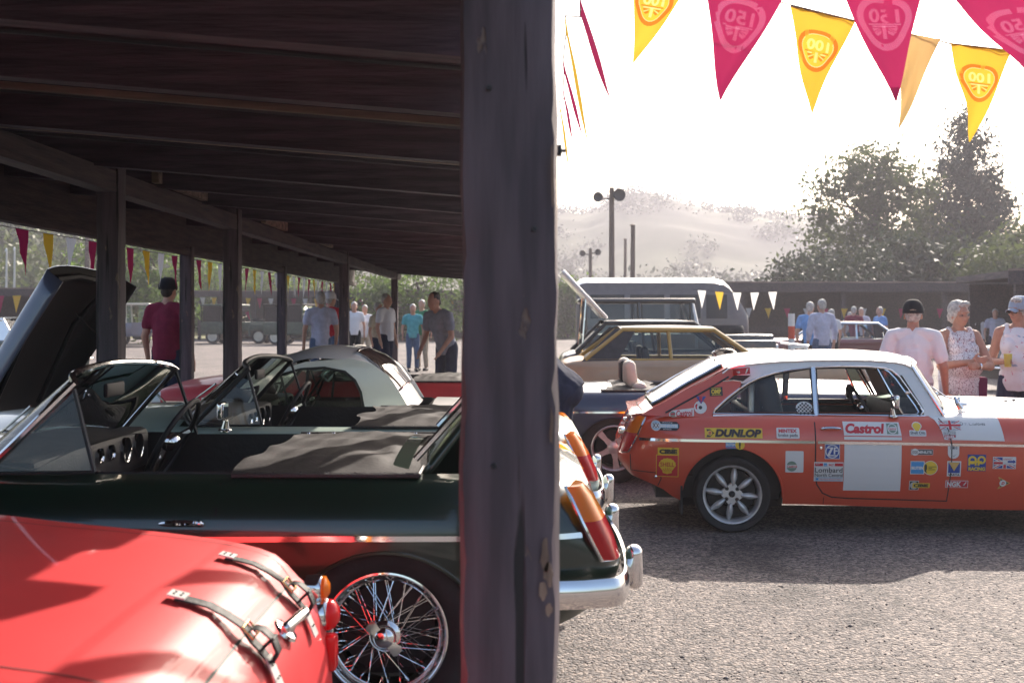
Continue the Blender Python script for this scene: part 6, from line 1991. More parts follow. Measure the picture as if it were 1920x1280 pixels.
    if lid:
        mb = MB()
        R = Matrix.Translation((cab[1], 0, H + .01)) @ Matrix.Rotation(lid, 4, 'Y')
        mb.xf = R; mb.rbox((-.5, 0, .02), (1.02, Wd * .74, .05), .02, 2); mb.xf = None
        mb.build('raised_tailgate', M['white'], t)
        for sg in (1, -1):
            mb = MB(); mb.tube([R @ Vector((-.45, sg * .5, 0)), (cab[0] + .1, sg * .55, belt)], .014, 6); mb.build('tailgate_strut', M['chrome'], t)
    return t

saloon('tan saloon with black vinyl roof and mustard window frames behind the navy convertible', (.62, 15.6, 0), -.02, M['tan'], M['vinyl'], M['mustard'], L=4.5, H=1.31, belt=.86, cab=(.35, .85, 2.05, 2.6), bon=.95, boot=.86, rear_black=True)
saloon('small maroon car parked beside the far shed rails', (6.3, 28, 0), .1, M['maroon'], M['maroon'], M['chrome'], L=3.9, H=1.3)
saloon('black hatchback with raised white tailgate, half hidden by the thick post', (.75, 18.4, 0), .0, M['black'], M['black'], M['darkmetal'], L=4.0, H=1.38, cab=(.25, .72, 2.1, 2.7), lid=.82)
saloon('dark green saloon far left beyond the raised bonnet', (-13.6, 27.5, 0), -.45, M['green'], M['black'], M['chrome'], L=3.9, H=1.4, lid=0)
saloon('silver grey car far left between shed posts', (-19.5, 36, 0), -.2, M['bluegrey'], M['white'], M['chrome'], L=3.9, H=1.4)
saloon('black car parked in the shadow right of the woman with folded arms', (9.2, 21.5, 0), .25, M['black'], M['black'], M['chrome'], L=4.0, H=1.35)

def off_roader(label, loc, rz, paint, roofm, soft, H=1.95, L=3.7, group='boxy off-road cars parked across the yard', stripe=None):
    t = thing('off_road_car', label, 'car', loc, rz, group)
    mb = MB()
    mb.rbox((1.05, 0, .78), (2.1, 1.6, .62), .03, 2); mb.rbox((2.75, 0, .86), (1.5, 1.3, .46), .04, 2)
    mb.build('body', paint, t)
    for sg in (1, -1):
        mb = MB(); mb.rbox((3.05, sg * .66, .82), (.92, .34, .34), .04, 2); mb.rbox((2.55, sg * .66, .62), (.14, .32, .5), .02, 1); mb.build('front_wing', paint, t)
        mb = MB(); mb.lathe([(0, .06), (.07, .05), (.1, .0), (.1, -.03)], 16, (3.52, sg * .62, .84), axis='x'); mb.build('headlamp', M['lampglass'], t)
        for x in (.62, 3.0):
            plain_wheel(t, (x, sg * .68, .37), sg, .37, .2, 'cream')
        mb = MB(); mb.rbox((1.68, sg * .81, .82), (.75, .03, .56), .01, 1); mb.build('door', paint, t)
        mb = MB()
        z0, z1 = 1.1, H - .08
        for x0, x1 in ((.1, 1.0), (1.1, 1.95)):
            mb.add([(x0, sg * .76, z0), (x1, sg * .76, z0), (x1, sg * .70, z1), (x0, sg * .70, z1)], [(0, 1, 2, 3)])
        mb.build('side_window', M['glass'] if not soft else M['canvas'], t, smooth=False)
        for x in (.05, 1.05, 2.0):
            mb = MB(); mb.tube([(x, sg * .77, 1.08), (x - .02, sg * .71, H - .04)], .035, 6); mb.build('pillar', roofm if not soft else M['canvas'], t)
        mb = MB(); mb.tube([(2.12, sg * .76, 1.08), (2.0, sg * .70, H - .06)], .04, 6); mb.build('windscreen_pillar', stripe or paint, t)
    mb = MB(); mb.rbox((1.0, 0, H - .02), (2.14, 1.5, .10), .045, 3); mb.build('roof', roofm, t)
    mb = MB(); mb.add([(2.12, -.72, 1.1), (2.12, .72, 1.1), (2.0, .68, H - .08), (2.0, -.68, H - .08)], [(0, 1, 2, 3)]); mb.build('windscreen', M['glass'], t, smooth=False)
    mb = MB(); mb.rbox((3.62, 0, .55), (.1, 1.6, .13), .02, 1); mb.build('front_bumper', M['alloy'], t)
    mb = MB(); mb.rbox((3.515, 0, .86), (.03, .8, .36), .01, 1); mb.build('grille', M['darkmetal'], t)
    mb = MB(); mb.lathe([(.34, .1), (.37, .05), (.37, -.05), (.34, -.1), (.15, -.1), (.1, -.06), (0, -.06)], 20, (2.7, 0, 1.15), axis='z'); mb.build('spare_wheel', M['rubber'], t)
    for sg in (.35, -.35):
        seat(t, 1.35, sg, M['seatdark'], False)
    return t
off_roader('dark bronze off-roader with pale windscreen pillar beyond the tan saloon', (1.3, 21.5, 0), -.02, M['rover'], M['rover'], False, H=1.72, group=YARD, stripe=M['white'])
off_roader('green off-roader with pale bonnet facing right between far posts', (-15.6, 58, 0), -.1, M['lrgreen'], M['lrgreen'], True)
off_roader('second green off-roader with canvas top, nearer the capped men', (-11.9, 56, 0), -.25, M['lrgreen'], M['canvas'], True)
off_roader('pale grey off-roader with long box body left of the green ones', (-18.6, 52, 0), .15, M['bluegrey'], M['cream'], False)

# white roofed van
VT = thing('passenger_van', 'long van with rounded white roof standing before the far shed', 'van', (1.75, 31, 0), -.03, YARD)
mb = MB()
sec = [(-1, .35), (-1, 1.2), (-.97, 1.5), (-.90, 2.05), (-.80, 2.3), (-.5, 2.42), (0, 2.46), (.5, 2.42), (.8, 2.3), (.9, 2.05), (.97, 1.5), (1, 1.2), (1, .35)]
def vsec(x):
    e = ip([0, .1, .25, 3.7, 4.1, 4.4, 4.55], [.93, .985, 1, 1, .97, .9, .82])(x)
    zz = ip([0, .12, .3, 3.5, 3.9, 4.25, 4.55], [.94, .985, 1, 1, .97, .78, .55])(x)
    return [(x, y * .92 * e, .35 + (z - .35) * zz) for y, z in sec]
xsv = [0, .05, .12, .25, .5, 1, 1.5, 2, 2.5, 3, 3.4, 3.7, 3.9, 4.05, 4.2, 4.35, 4.5, 4.55]
vc = [vsec(x) for x in xsv]
up, lo = MB(), MB()
for i in range(len(xsv) - 1):
    for r in range(len(sec) - 1):
        (up if 4 <= r <= 7 else lo).add([vc[i][r], vc[i + 1][r], vc[i + 1][r + 1], vc[i][r + 1]], [(0, 1, 2, 3)])
lo.add(vc[0], [tuple(range(len(sec)))]); lo.add(vc[-1], [tuple(range(len(sec)))])
up.build('roof', M['white'], VT, merge=True, angle=60)
lo.build('body', M['vanbody'], VT, merge=True, angle=60)
for sg in (1, -1):
    for x0, x1 in ((.35, 1.25), (1.4, 2.3), (2.45, 3.25), (3.4, 3.95)):
        mb = MB(); mb.add([(x0, sg * .925, 1.35), (x1, sg * .925, 1.35), (x1, sg * .868, 1.98), (x0, sg * .868, 1.98)], [(0, 1, 2, 3)]); mb.build('side_window', mat('van_glass', (0.03, 0.028, 0.03), .25, spec=.3) if 'vg' not in M else M['vg'], VT, smooth=False)
    for x in (.8, 3.5):
        plain_wheel(VT, (x, sg * .78, .33), sg, .33)

# ================================================================== people
def remesh(mb, name, m, vox, parent, it=6, cuts=()):
    me = bpy.data.meshes.new('raw')
    me.from_pydata(mb.v, [], mb.f)
    o = bpy.data.objects.new('raw', me)
    r = o.modifiers.new('r', 'REMESH'); r.mode = 'VOXEL'; r.voxel_size = vox
    sm = o.modifiers.new('s', 'SMOOTH'); sm.factor = .5; sm.iterations = it
    out = evaluated_mesh(o)
    TRASH.extend([o, me])
    if cuts:
        bm = bmesh.new(); bm.from_mesh(out)
        for co, no in cuts:
            bmesh.ops.bisect_plane(bm, geom=bm.verts[:] + bm.edges[:] + bm.faces[:], plane_co=co, plane_no=no, clear_outer=True)
        bm.to_mesh(out); bm.free()
    if name in ('shirt', 'trousers', 'shorts'):
        for v in out.vertices:
            c = v.co
            n = noise.noise(Vector((c.x * 9, c.y * 9, c.z * 5 + c.x * 6))) * .009 + noise.noise(Vector((c.x * 26, c.y * 26, c.z * 10))) * .004
            v.co = c + v.normal * n
    if name == 'hair':
        for v in out.vertices:
            v.co = v.co + v.normal * (noise.noise(v.co * 45) * .008 + noise.noise(v.co * 110) * .004)
    out.name = name
    out.materials.clear(); out.materials.append(m)
    out.shade_smooth()
    return link(bpy.data.objects.new(name, out), parent)

def V3(*a): return Vector(a)
def person(label, loc, yaw, h, top, bottom, skin='skin', hair='greyhair', cap=None, arms='down', sleeve=.55, shorts=False, vox=.03, belly=0.0, female=False, lean=0.0, fine=False, lx=0.0, headyaw=0.0, group=None, sleeveless=False, walk=0.0, capback=False, bare_legs=None, hairstyle='short'):
    t = thing('person', label, 'person', loc, yaw, group)
    k = h / 1.75
    t.scale = (k, k, k)
    sw = .175 if female else .195
    hipw = .10 if female else .09
    top_ = V3(0, -math.sin(lean), math.cos(lean))
    def up(x, y, z):             # lean the upper body about the hips
        d = z - .95
        return V3(x, y * math.cos(lean) - d * math.sin(lean), .95 + d * math.cos(lean) + y * math.sin(lean))
    sh = [up(-sw, 0, 1.415), up(sw, 0, 1.415)]
    if arms == 'down':
        el = [up(-sw - .07, .02, 1.13), up(sw + .07, .02, 1.13)]; wr = [up(-sw - .07, -.05, .88), up(sw + .07, -.05, .88)]
    elif arms == 'back':
        el = [up(-sw - .08, .05, 1.14), up(sw + .08, .05, 1.14)]; wr = [up(-sw - .10, -.04, .89), up(sw + .09, -.04, .89)]
    elif arms == 'crossed':
        el = [up(-.26, -.10 - belly * .4, 1.12), up(.255, -.10 - belly * .4, 1.115)]; wr = [up(-.03, -.19 - belly * .9, 1.165), up(.0, -.25 - belly * .9, 1.125)]
    elif arms == 'cup':
        el = [up(-sw - .08, .0, 1.12), up(sw + .07, .02, 1.13)]; wr = [up(-.10, -.25, 1.13), up(sw + .06, -.06, .9)]
    elif arms == 'reach':
        el = [up(-sw - .05, -.10, 1.15), up(sw + .05, -.10, 1.15)]; wr = [up(-sw + .0, -.33, 1.02), up(sw, -.33, 1.02)]
    elif arms == 'camera':
        el = [up(-sw - .08, -.06, 1.17), up(sw + .08, -.06, 1.17)]; wr = [up(-.06, -.22, 1.40), up(.06, -.22, 1.40)]
    B = MB()
    belr = .112 + belly
    # torso, neck
    B.ell(up(0, .0, .97), (.165 + belly * .3, .115 + belly * .5, .13)); B.ell(up(0, -.01 - belly * .3, 1.12), (.145 + belly * .6, belr, .15)); B.ell(up(0, 0, 1.29), (.165, .115, .18))
    if female:
        for s in (-1, 1): B.ell(up(s * .075, -.085, 1.27), (.075, .07, .075))
    B.cap(up(-sw * .75, .005, 1.425), up(sw * .75, .005, 1.425), .062, .062)
    B.cap(up(0, .012, 1.43), up(0, -.008, 1.56), .060, .054)
    for s in (-1, 1): B.cap(up(s * .03, .02, 1.465), up(s * sw * .72, .01, 1.425), .044, .050)
    # head
    hd = MB()
    hd.ell((0, .008, .095), (.076, .096, .098), nu=20, nv=14); hd.ell((0, -.035, .02), (.056, .062, .065)); hd.ell((0, -.05, -.025), (.033, .035, .028))
    hd.cap((0, -.088, .062), (0, -.112, .030), .010, .015); hd.ell((0, -.086, .085), (.055, .018, .014)); hd.ell((0, -.089, -.002), (.026, .014, .012))
    for s in (-1, 1):
        hd.ell((s * .078, .008, .045), (.010, .020, .032)); hd.ell((s * .038, -.066, .035), (.026, .022, .02))
    Rh = Matrix.Translation(up(0, -.018, 1.562)) @ Matrix.Rotation(headyaw, 4, 'Z') @ Matrix.Rotation(lean * .6, 4, 'X')
    B.v += []
    n = len(B.v)
    B.v.extend([tuple(Rh @ Vector(p)) for p in hd.v]); B.f.extend([tuple(i + n for i in f) for f in hd.f]); B.m.extend(hd.m)
    # legs
    kn = [V3(-hipw - .01, -.03 - walk, .50), V3(hipw + .01, -.03 + walk, .50)]; an = [V3(-hipw - .01, .03 - walk * 1.1, .09), V3(hipw + .01, .03 + walk * 2.2, .09)]
    for i in (0, 1):
        hp_ = V3((-1, 1)[i] * hipw, 0, .93)
        B.cap(hp_, kn[i], .088, .058); B.cap(kn[i], an[i], .056, .038); B.ell(kn[i].lerp(an[i], .3) + V3(0, .02, 0), (.05, .055, .11)); B.cap(an[i] + V3(0, .02, -.045), an[i] + V3((-.01, .01)[i], -.15, -.05), .04, .032)
        B.cap(sh[i], el[i], .052 + belly * .06, .042 + belly * .06); B.cap(el[i], wr[i], .042 + belly * .05, .028)
        d = (wr[i] - el[i]).normalized()
        pc = wr[i] + d * .055
        if fine:
            side = d.cross(V3(0, -1, 0) if abs(d.y) < .8 else V3(1, 0, 0)).normalized()
            if arms == 'crossed':
                side = V3(0, 0, 1)
            nrm = d.cross(side)
            cu = V3(0, .35, 0) if arms == 'crossed' else V3(0, 0, -.1)
            B.cap(wr[i] + d * .01, wr[i] + d * .03, .026, .028)
            for q in range(4):
                off = side * (.028 - .0185 * q)
                B.cap(wr[i] + d * .03 + off * .8, wr[i] + d * .085 + off, .0125, .0115)
                Lf = (.068, .078, .072, .056)[q]
                m1 = wr[i] + d * .085 + off + (d + cu * .4).normalized() * Lf * .55
                B.cap(wr[i] + d * .085 + off, m1, .0105, .0095); B.cap(m1, m1 + (d + cu * 1.6).normalized() * Lf * .5, .0095, .008)
            th = wr[i] + d * .03 + side * .03
            B.cap(th, th + (d * .6 + side * .8).normalized() * .04, .013, .012); B.cap(th + (d * .6 + side * .8).normalized() * .04, th + (d * .6 + side * .8).normalized() * .04 + (d + side * .3).normalized() * .03, .011, .009)
        else:
            B.cap(wr[i], pc, .028, .034)
            for q in (-1, 0, 1):
                B.cap(pc, pc + d * .09 + V3(.02 * q, 0, 0), .016, .011)
    remesh(B, 'body', M[skin], vox, t, 3 if fine else 2)
    # clothes
    g = .016
    S = MB()
    S.ell(up(0, .0, .98), (.175 + belly * .35, .125 + belly * .55, .13)); S.ell(up(0, -.01 - belly * .3, 1.12), (.145 + belly * .65 + g, belr + g, .16)); S.ell(up(0, 0, 1.29), (.165 + g, .115 + g, .19))
    S.cap(up(0, 0, .92), up(0, 0, 1.2), .15 + belly * .5, .15 + belly * .4)
    S.v = [(x, y * .8 if abs(x) < 1 else y, z) for x, y, z in S.v] if False else S.v
    if female:
        for s in (-1, 1): S.ell(up(s * .075, -.088, 1.27), (.083, .078, .085))
    if not sleeveless:
        S.cap(up(-sw * .78, .005, 1.425), up(sw * .78, .005, 1.425), .072, .072)
        for s in (-1, 1): S.cap(up(s * .045, .02, 1.462), up(s * sw * .72, .01, 1.435), .058, .066)
        for i in (0, 1):
            S.cap(sh[i], sh[i].lerp(el[i], min(1, sleeve)), .070, .068 + belly * .06)
            if sleeve > 1: S.cap(el[i], el[i].lerp(wr[i], min(1, sleeve - 1)), .058, .046)
    else:
        S.ell(up(0, .0, 1.36), (.150, .112, .10))
        for s in (-1, 1): S.cap(up(s * .095, -.07, 1.38), up(s * .108, .0, 1.472), .042, .036); S.cap(up(s * .108, .0, 1.472), up(s * .10, .07, 1.36), .036, .042)
    hem = .88 if not female else .84
    cuts = [(up(0, 0, hem), -top_), (up(0, 0, 1.502 if not sleeveless else 1.52), top_)]
    sh_o = remesh(S, 'shirt', M[top], vox if not fine else .011, t, 4, cuts)
    Pn = MB()
    Pn.ell((0, 0, .97), (.178 + belly * .3, .13 + belly * .5, .13))
    for i in (0, 1):
        hp_ = V3((-1, 1)[i] * hipw, 0, .93)
        if shorts:
            Pn.cap(hp_, hp_.lerp(kn[i], .92), .103, .098)
        else:
            Pn.cap(hp_, kn[i], .100, .075); Pn.cap(kn[i], an[i] + V3(0, 0, .03), .075, .062)
    remesh(Pn, 'shorts' if shorts else 'trousers', M[bottom], vox if not fine else .012, t, 3, [((0, 0, 1.03), (0, 0, 1))])
    for i in (0, 1):
        F = MB(); F.cap(an[i] + V3(0, .03, -.05), an[i] + V3((-.01, .01)[i], -.16, -.052), .047, .04); F.v = [(x, y, max(z, .0)) for x, y, z in F.v]; F.build('shoe', M['trim'], t)
    # hair and cap, eyes, mouth
    hr = MB()
    if hairstyle == 'full':
        hr.ell((0, .025, .105), (.092, .105, .105), nu=24, nv=16); hr.ell((0, .06, .05), (.082, .07, .085))
        for s in (-1, 1): hr.ell((s * .07, .01, .085), (.026, .055, .06))
        hr.ell((.02, -.055, .165), (.06, .045, .03))
    else:
        hr.ell((0, .022, .108), (.082, .094, .093), nu=20, nv=12); hr.ell((0, .055, .05), (.070, .055, .065))
    hr.v = [tuple(Rh @ (Vector(p) + noise.noise_vector(Vector(p) * 38) * .006)) for p in hr.v if True]
    remesh(hr, 'hair', M[hair], .009 if fine else .02, t, 2)
    if cap:
        c = MB()
        f = 1 if not capback else -1
        c.grid(lambda u, v: (.099 * math.cos(2 * PI * u) * math.cos(v * PI / 2 * .98) ** .7, .020 + .118 * math.sin(2 * PI * u) * math.cos(v * PI / 2 * .98) ** .7, .078 + .136 * math.sin(v * PI / 2)), 28, 8, wrapu=True)
        c.ell((0, .012, .207), (.008, .008, .005), nu=8, nv=4)
        c.xf = None
        c.v = [tuple(Rh @ Vector(p)) for p in c.v]
        co = c.build('cap', M[cap], t, angle=60)
        b = MB(); b.grid(lambda u, v: ((u - .5) * .15 * (1 - .25 * v), -.092 - .075 * v * (1 - (2 * u - 1) ** 2 * .55), .092 - .018 * v - .03 * (2 * u - 1) ** 2), 10, 5)
        b.v = [tuple(Rh @ Vector(p)) for p in b.v]
        bo = b.build('cap_peak', M[cap], co)
        md = bo.modifiers.new('th', 'SOLIDIFY'); md.thickness = .004
        if fine:
            a = MB(); a.tube([Rh @ V3(.06 * math.cos(q), .030 + .108 * math.sin(q), .092 + .02 * math.sin(q * 1.0) ** 2) for q in [PI * i / 8 for i in range(9)]], .006, 5); a.build('cap_strap', M['rawwood'], co)
    if fine:
        e = MB()
        for s in (-1, 1):
            q = MB(); q.ell(Rh @ V3(s * .033, -.081, .052), (.011, .007, .006), nu=10, nv=6); q.build('eye', M['eye'], t)
            q = MB(); q.tube([Rh @ V3(s * (.016 + .032 * i / 4), -.0905 + .006 * i / 4, .074 + .006 * math.sin(PI * i / 4)) for i in range(5)], .004, 5); q.build('eyebrow', M['greyhair'], t)
        q = MB(); q.tube([Rh @ V3(-.024 + .048 * i / 6, -.1015 + .010 * abs(i - 3) / 3, -.002 - .003 * abs(i - 3) / 3) for i in range(7)], .0042, 6); q.build('mouth', M['lip'], t)
    return t, Rh, wr, up, k

# the group behind the racing coupe
person('man in white T-shirt and black cap seen from behind at the coupe bonnet', ((1712 - 960) * 9.75 / FPX, 9.75, 0), PI - .35, 1.56, 'tee', 'greyshort', 'skin2', 'greyhair', cap='blackcloth', arms='back', sleeve=.72, shorts=True, vox=.009, belly=.05, fine=True, headyaw=.0)
w1, Rh, wr, up, k = person('grey-haired woman with folded arms in a floral sleeveless top', ((1797 - 960) * 10.1 / FPX, 10.1, 0), .16, 1.565, 'floral', 'greyshort', 'skin2', 'greyhair', arms='crossed', shorts=True, vox=.008, belly=.09, female=True, fine=True, sleeveless=True, headyaw=.18, hairstyle='full')
mb = MB(); mb.tube([up(.11, -.075, 1.36), up(.118, .0, 1.478), up(.13, .09, 1.30), up(.2, .08, 1.05), up(.235, .05, .98)], .012, 6, flat=.4); bs = mb.build('bag_strap', M['plum'], w1)
hb = MB(); hb.rbox((0, 0, 0), (.13, .09, .26), .03, 3); ho = hb.build('handbag', M['plum']); tag(ho, 'plum handbag hanging at the hip of the woman with folded arms', 'handbag')
ho.location = w1.matrix_basis @ (up(.255, .05, .86)); ho.rotation_euler = (0, .05, .3)
mb = MB(); mb.lathe([(.033, -.008), (.035, -.006), (.035, .006), (.033, .008)], 14, (0, 0, 0), axis='x'); wa = mb.build('wrist_watch', M['chrome'], w1); wa.location = wr[1] + Vector((.03, .0, 0)); 
w2, Rh2, wr2, up2, k2 = person('woman in white floral vest, sunglasses and pale cap holding a drink', ((1910 - 960) * 10.3 / FPX, 10.3, 0), -.55, 1.60, 'floral2', 'navycloth', 'skin2', 'greyhair', cap='bluecap', arms='cup', shorts=True, vox=.008, belly=.035, female=True, fine=True, sleeveless=True, headyaw=-.5, hairstyle='full')
mb = MB()
for s in (-1, 1):
    mb.ell(Rh2 @ Vector((s * .034, -.094, .052)), (.026, .009, .018), rot=Rh2.to_3x3(), nu=14, nv=8)
mb.tube([Rh2 @ Vector((-.08, -.0, .06)), Rh2 @ Vector((-.06, -.088, .06)), Rh2 @ Vector((0, -.102, .06)), Rh2 @ Vector((.06, -.088, .06)), Rh2 @ Vector((.08, 0, .06))], .003, 5); mb.build('sunglasses', M['trim'], w2)
cup = MB(); cup.lathe([(0, 0), (.028, 0), (.036, .115), (.034, .115), (.027, .006), (0, .006)], 20, axis='z'); co = cup.build('drink_cup', M['drink']); tag(co, 'plastic cup of pale yellow drink held by the woman in sunglasses', 'cup')
d2 = (wr2[0] - Vector((-.255, 0, 1.12))).normalized()
co.location = w2.matrix_basis @ (wr2[0] + d2 * .10 + Vector((.0, -.03, -.05)))

CR = 'visitors strolling in the yard'
def small(label, px, Y, h, yaw, top, bottom, **kw):
    return person(label, ((px - 960) * Y / FPX, Y, 0), yaw, h, top, bottom, group=CR, **kw)
small('white-haired man in bright blue shirt walking beside the pale striped pole', 1519, 22.5, 1.70, PI - .5, 'blueshirt', 'blackcloth', vox=.018, walk=.06)
small('tall man in lilac shirt and jeans walking away', 1541, 21.5, 1.74, PI + .2, 'lilac', 'denim', hair='greyhair', vox=.018, walk=-.07, sleeve=1.5)
small('person in white top right behind the man in lilac shirt', 1559, 27, 1.58, PI + .3, 'tee', 'blackcloth', vox=.025, shorts=True)
small('figure in pale shirt bending forward in the crowd', 1577, 34, 1.6, .8, 'lilac', 'denim', vox=.03, lean=.5, arms='reach')
small('man in dark red shirt standing in the crowd', 1601, 32, 1.68, PI - .4, 'maroontop', 'navycloth', vox=.028)
small('man in light blue shirt next to the dark red shirt', 1615, 34, 1.66, -.4, 'lilac', 'navycloth', vox=.03)
small('man in bright blue shirt standing alone right of the crowd', 1650, 31, 1.66, -1.2, 'blueshirt', 'blackcloth', vox=.028)
small('person in white far behind the woman with folded arms', 1842, 30, 1.62, .2, 'tee', 'blackcloth', vox=.03)
small('person in red top sitting-height near the dark shed posts', 1835, 33, 1.5, .5, 'redcloth', 'denim', vox=.03)
small('figure in pale top under the right shed', 1866, 29, 1.6, -.3, 'lilac', 'navycloth', vox=.03)
small('child-sized figure in white top by the off-roader bonnet', 1302, 30, 1.45, .2, 'tee', 'denim', vox=.03)
small('person in blue top standing beyond the off-roader', 1340, 31, 1.66, -.6, 'blueshirt', 'denim', vox=.03)
small('man in maroon shirt and dark shorts standing with his back turned', 315, 13.2, 1.86, PI - .2, 'maroontop', 'navycloth', hair='darkhair', cap='blackcloth', vox=.02, belly=.04, shorts=True)
small('man with white hair and pale blue shirt beside a dark post', 601, 19.5, 1.84, PI + .4, 'lilac', 'denim', vox=.022)
small('man with red bag behind the pale blue shirt', 619, 21, 1.86, PI - .6, 'redcloth', 'denim', vox=.025, cap='tee')
small('far man in white shirt left of the couple', 664, 31, 1.8, .2, 'tee', 'blackcloth', vox=.03)
small('far woman in white top and beige trousers', 684, 31.5, 1.72, -.1, 'tee', 'beige', vox=.03, female=True)
small('man in white shirt walking right beyond the hardtop', 724, 22.5, 1.86, 1.1, 'tee', 'navycloth', vox=.022, walk=.06)
small('person in tan jacket close behind the white shirt', 709, 24, 1.7, 1.0, 'beige', 'navycloth', vox=.03)
small('far figure in teal top', 774, 29, 1.72, .1, 'teal', 'denim', vox=.03)
small('far figure in green top and pale trousers', 791, 29.5, 1.84, -.3, 'greencloth', 'beige', vox=.03)
small('man in grey shirt leaning over the red car beside the post', 838, 16.5, 1.82, -.7, 'greytop', 'navycloth', vox=.018, lean=.38, arms='reach', skin='skin2', hair='darkhair')
person('person in dark top bending between the parked cars, head hidden by the post', (.30, 7.32, 0), -PI / 2 - .2, 1.72, 'navycloth', 'navycloth', vox=.014, lean=.85, belly=.07, arms='reach', hair='darkhair')

# striped bollard
BL = thing('striped_post', 'white and red striped post behind the coupe roof', 'post', T(1484, 19), 0)
for i in range(7):
    mb = MB(); mb.lathe([(.055, .21 * i), (.055, .21 * (i + 1))] + ([(0, .21 * (i + 1))] if i == 6 else []), 16, axis='z'); mb.build('band', M['bollred'] if i % 2 else PR['white'], BL)
# folding tables in the crowd
for px, y, m, lab in ((1622, 30, 'blueshirt', 'low table under a blue cloth in the crowd'), (1700, 33, 'beige', 'low wooden table right of the crowd')):
    t = thing('folding_table', lab, 'table', T(px, y), .1, 'tables in the crowd')
    mb = MB(); mb.rbox((0, 0, .72), (1.5, .7, .04), .01, 1); mb.build('top', M[m], t)
    if m == 'blueshirt':
        mb = MB(); mb.grid(lambda u, v: (-.76 + 1.52 * u, -.36 - .02 * math.sin(u * 40) * v, .74 - .42 * v), 60, 3); mb.build('cloth', M[m], t)
    for sx in (-.65, .65):
        for sy in (-.28, .28):
            mb = MB(); mb.tube([(sx, sy, 0), (sx, sy, .71)], .018, 6); mb.build('leg', M['alloy'], t)

# ================================================================== bunting
def emblem_print(num, c0, c1):
    """rounded-triangle badge seen from the back of the cloth, so everything is mirrored"""
    s = Print()
    def outline(k):
        pts = []
        for i in range(36):
            a = 2 * PI * i / 36
            r = 1 + .11 * math.cos(3 * (a + PI / 2))
            pts.append((k * r * math.cos(a) * .95, k * r * math.sin(a)))
        return pts
    s.ring(outline(1.0), outline(.80), c0)
    s.ring(outline(.80), outline(.76), c1)
    s.text(num, -.56, -.06, .56, .46, c1, bold=.03, flip=True)
    s.text('ANNI', -.22, .80, .22, .92, c1, flip=True) if False else None
    s.rect(-.58, -.16, .58, -.10, c0)
    s.rect(-.07, -.66, .07, -.16, c1); s.rect(-.45, -.24, .45, -.17, c1)
    for sg in (-1, 1):
        s.poly([(sg * .12, -.26), (sg * .46, -.26), (sg * .40, -.38)], c0)
        s.poly([(sg * .12, -.34), (sg * .36, -.46), (sg * .28, -.55), (sg * .12, -.46)], c0)
        s.poly([(sg * .10, -.28), (sg * .14, -.28), (sg * .40, -.42), (sg * .37, -.46)], c1)
    return s
EM = {'100': emblem_print('100', 'o', 'c'), '150': emblem_print('150', 'p', 'k')}
EMM = {'o': M['orangeprint'], 'c': M['creamprint'], 'p': M['pinkprint'], 'k': M['pinkprint']}
def pennant(parent, A, B, Tip, m, em=None, wav=.02, n=10, seed=0.0, emr=.30, emc=.40):
    A, B, Tip = Vector(A), Vector(B), Vector(Tip)
    nrm = (B - A).cross(Tip - A).normalized()
    if nrm.y > 0: nrm = -nrm
    mid = (A + B) / 2
    def pt(u, v, l=0.0):          # u -.5...5 across at the top, v 0 top..1 tip
        p = mid + (B - A) * u + (Tip - mid) * v
        return p + nrm * (l + wav * math.sin(v * 6 + u * 7 + seed) * (.25 + v) + wav * .5 * math.sin(u * 15 + seed * 3 + v * 3)) + (B - A).normalized() * wav * .5 * math.sin(v * 5 + seed) * v
    mb = MB()
    vs, fs = [], []
    for j in range(n + 1):
        v = j / n
        for i in range(7):
            vs.append(pt((i / 6 - .5) * (1 - v * .985), v))
    for j in range(n):
        for i in range(6):
            fs.append((j * 7 + i, j * 7 + i + 1, (j + 1) * 7 + i + 1, (j + 1) * 7 + i))
    mb.add(vs, fs)
    fl = mb.build('pennant', M[m], parent, angle=180)
    if em:
        W_ = (B - A).length; H_ = (Tip - mid).length
        R_ = W_ * emr
        EM[em].lay('badge_print', lambda a, b, l: pt(a * R_ / W_, emc - b * R_ / H_, l), fl, .0025, .0005, mats=EMM)
    return fl
def px3(p, Y): return wpt(p[0], p[1], Y)
B1 = thing('bunting', 'string of big yellow pennants across the bright sky', 'bunting', wpt(1600, 40, 4.3), 0, 'strings of pennants')
B2 = thing('bunting', 'string of big magenta pennants nearest the lens', 'bunting', wpt(1600, -30, 3.9), 0, 'strings of pennants')
def lp(o, p): return Vector(p) - o.location
for (a, b, tp, m, em, Y, bo) in (
        ((1184, -62), (1300, -42), (1191, 118), 'gold', '100', 4.35, B1), ((1482, 12), (1604, 40), (1518, 212), 'gold', '100', 4.3, B1), ((1690, 60), (1764, 74), (1684, 242), 'backlit_tan', None, 4.3, B1), ((1781, 82), (1897, 96), (1824, 266), 'gold', '100', 4.3, B1),
        ((1318, -50), (1482, -26), (1354, 188), 'magenta', '150', 3.9, B2), ((1566, -46), (1738, -44), (1674, 190), 'magenta', '150', 3.9, B2), ((1776, -14), (1950, -46), (1990, 210), 'magenta', '150', 3.9, B2)):
    pennant(bo, lp(bo, px3(a, Y)), lp(bo, px3(b, Y - .04)), lp(bo, px3(tp, Y + .02)), m, em, seed=a[0] * .01, emr=.31 if em == '100' else .30, emc=.36)
    if em == '100':       # doubled hem at the top
        mb = MB(); q = [px3(a, Y), px3(b, Y - .04)]; mb.tube([lp(bo, q[0]), lp(bo, q[1])], .008, 6, flat=.3); mb.build('hem', M['rawwood'], bo)
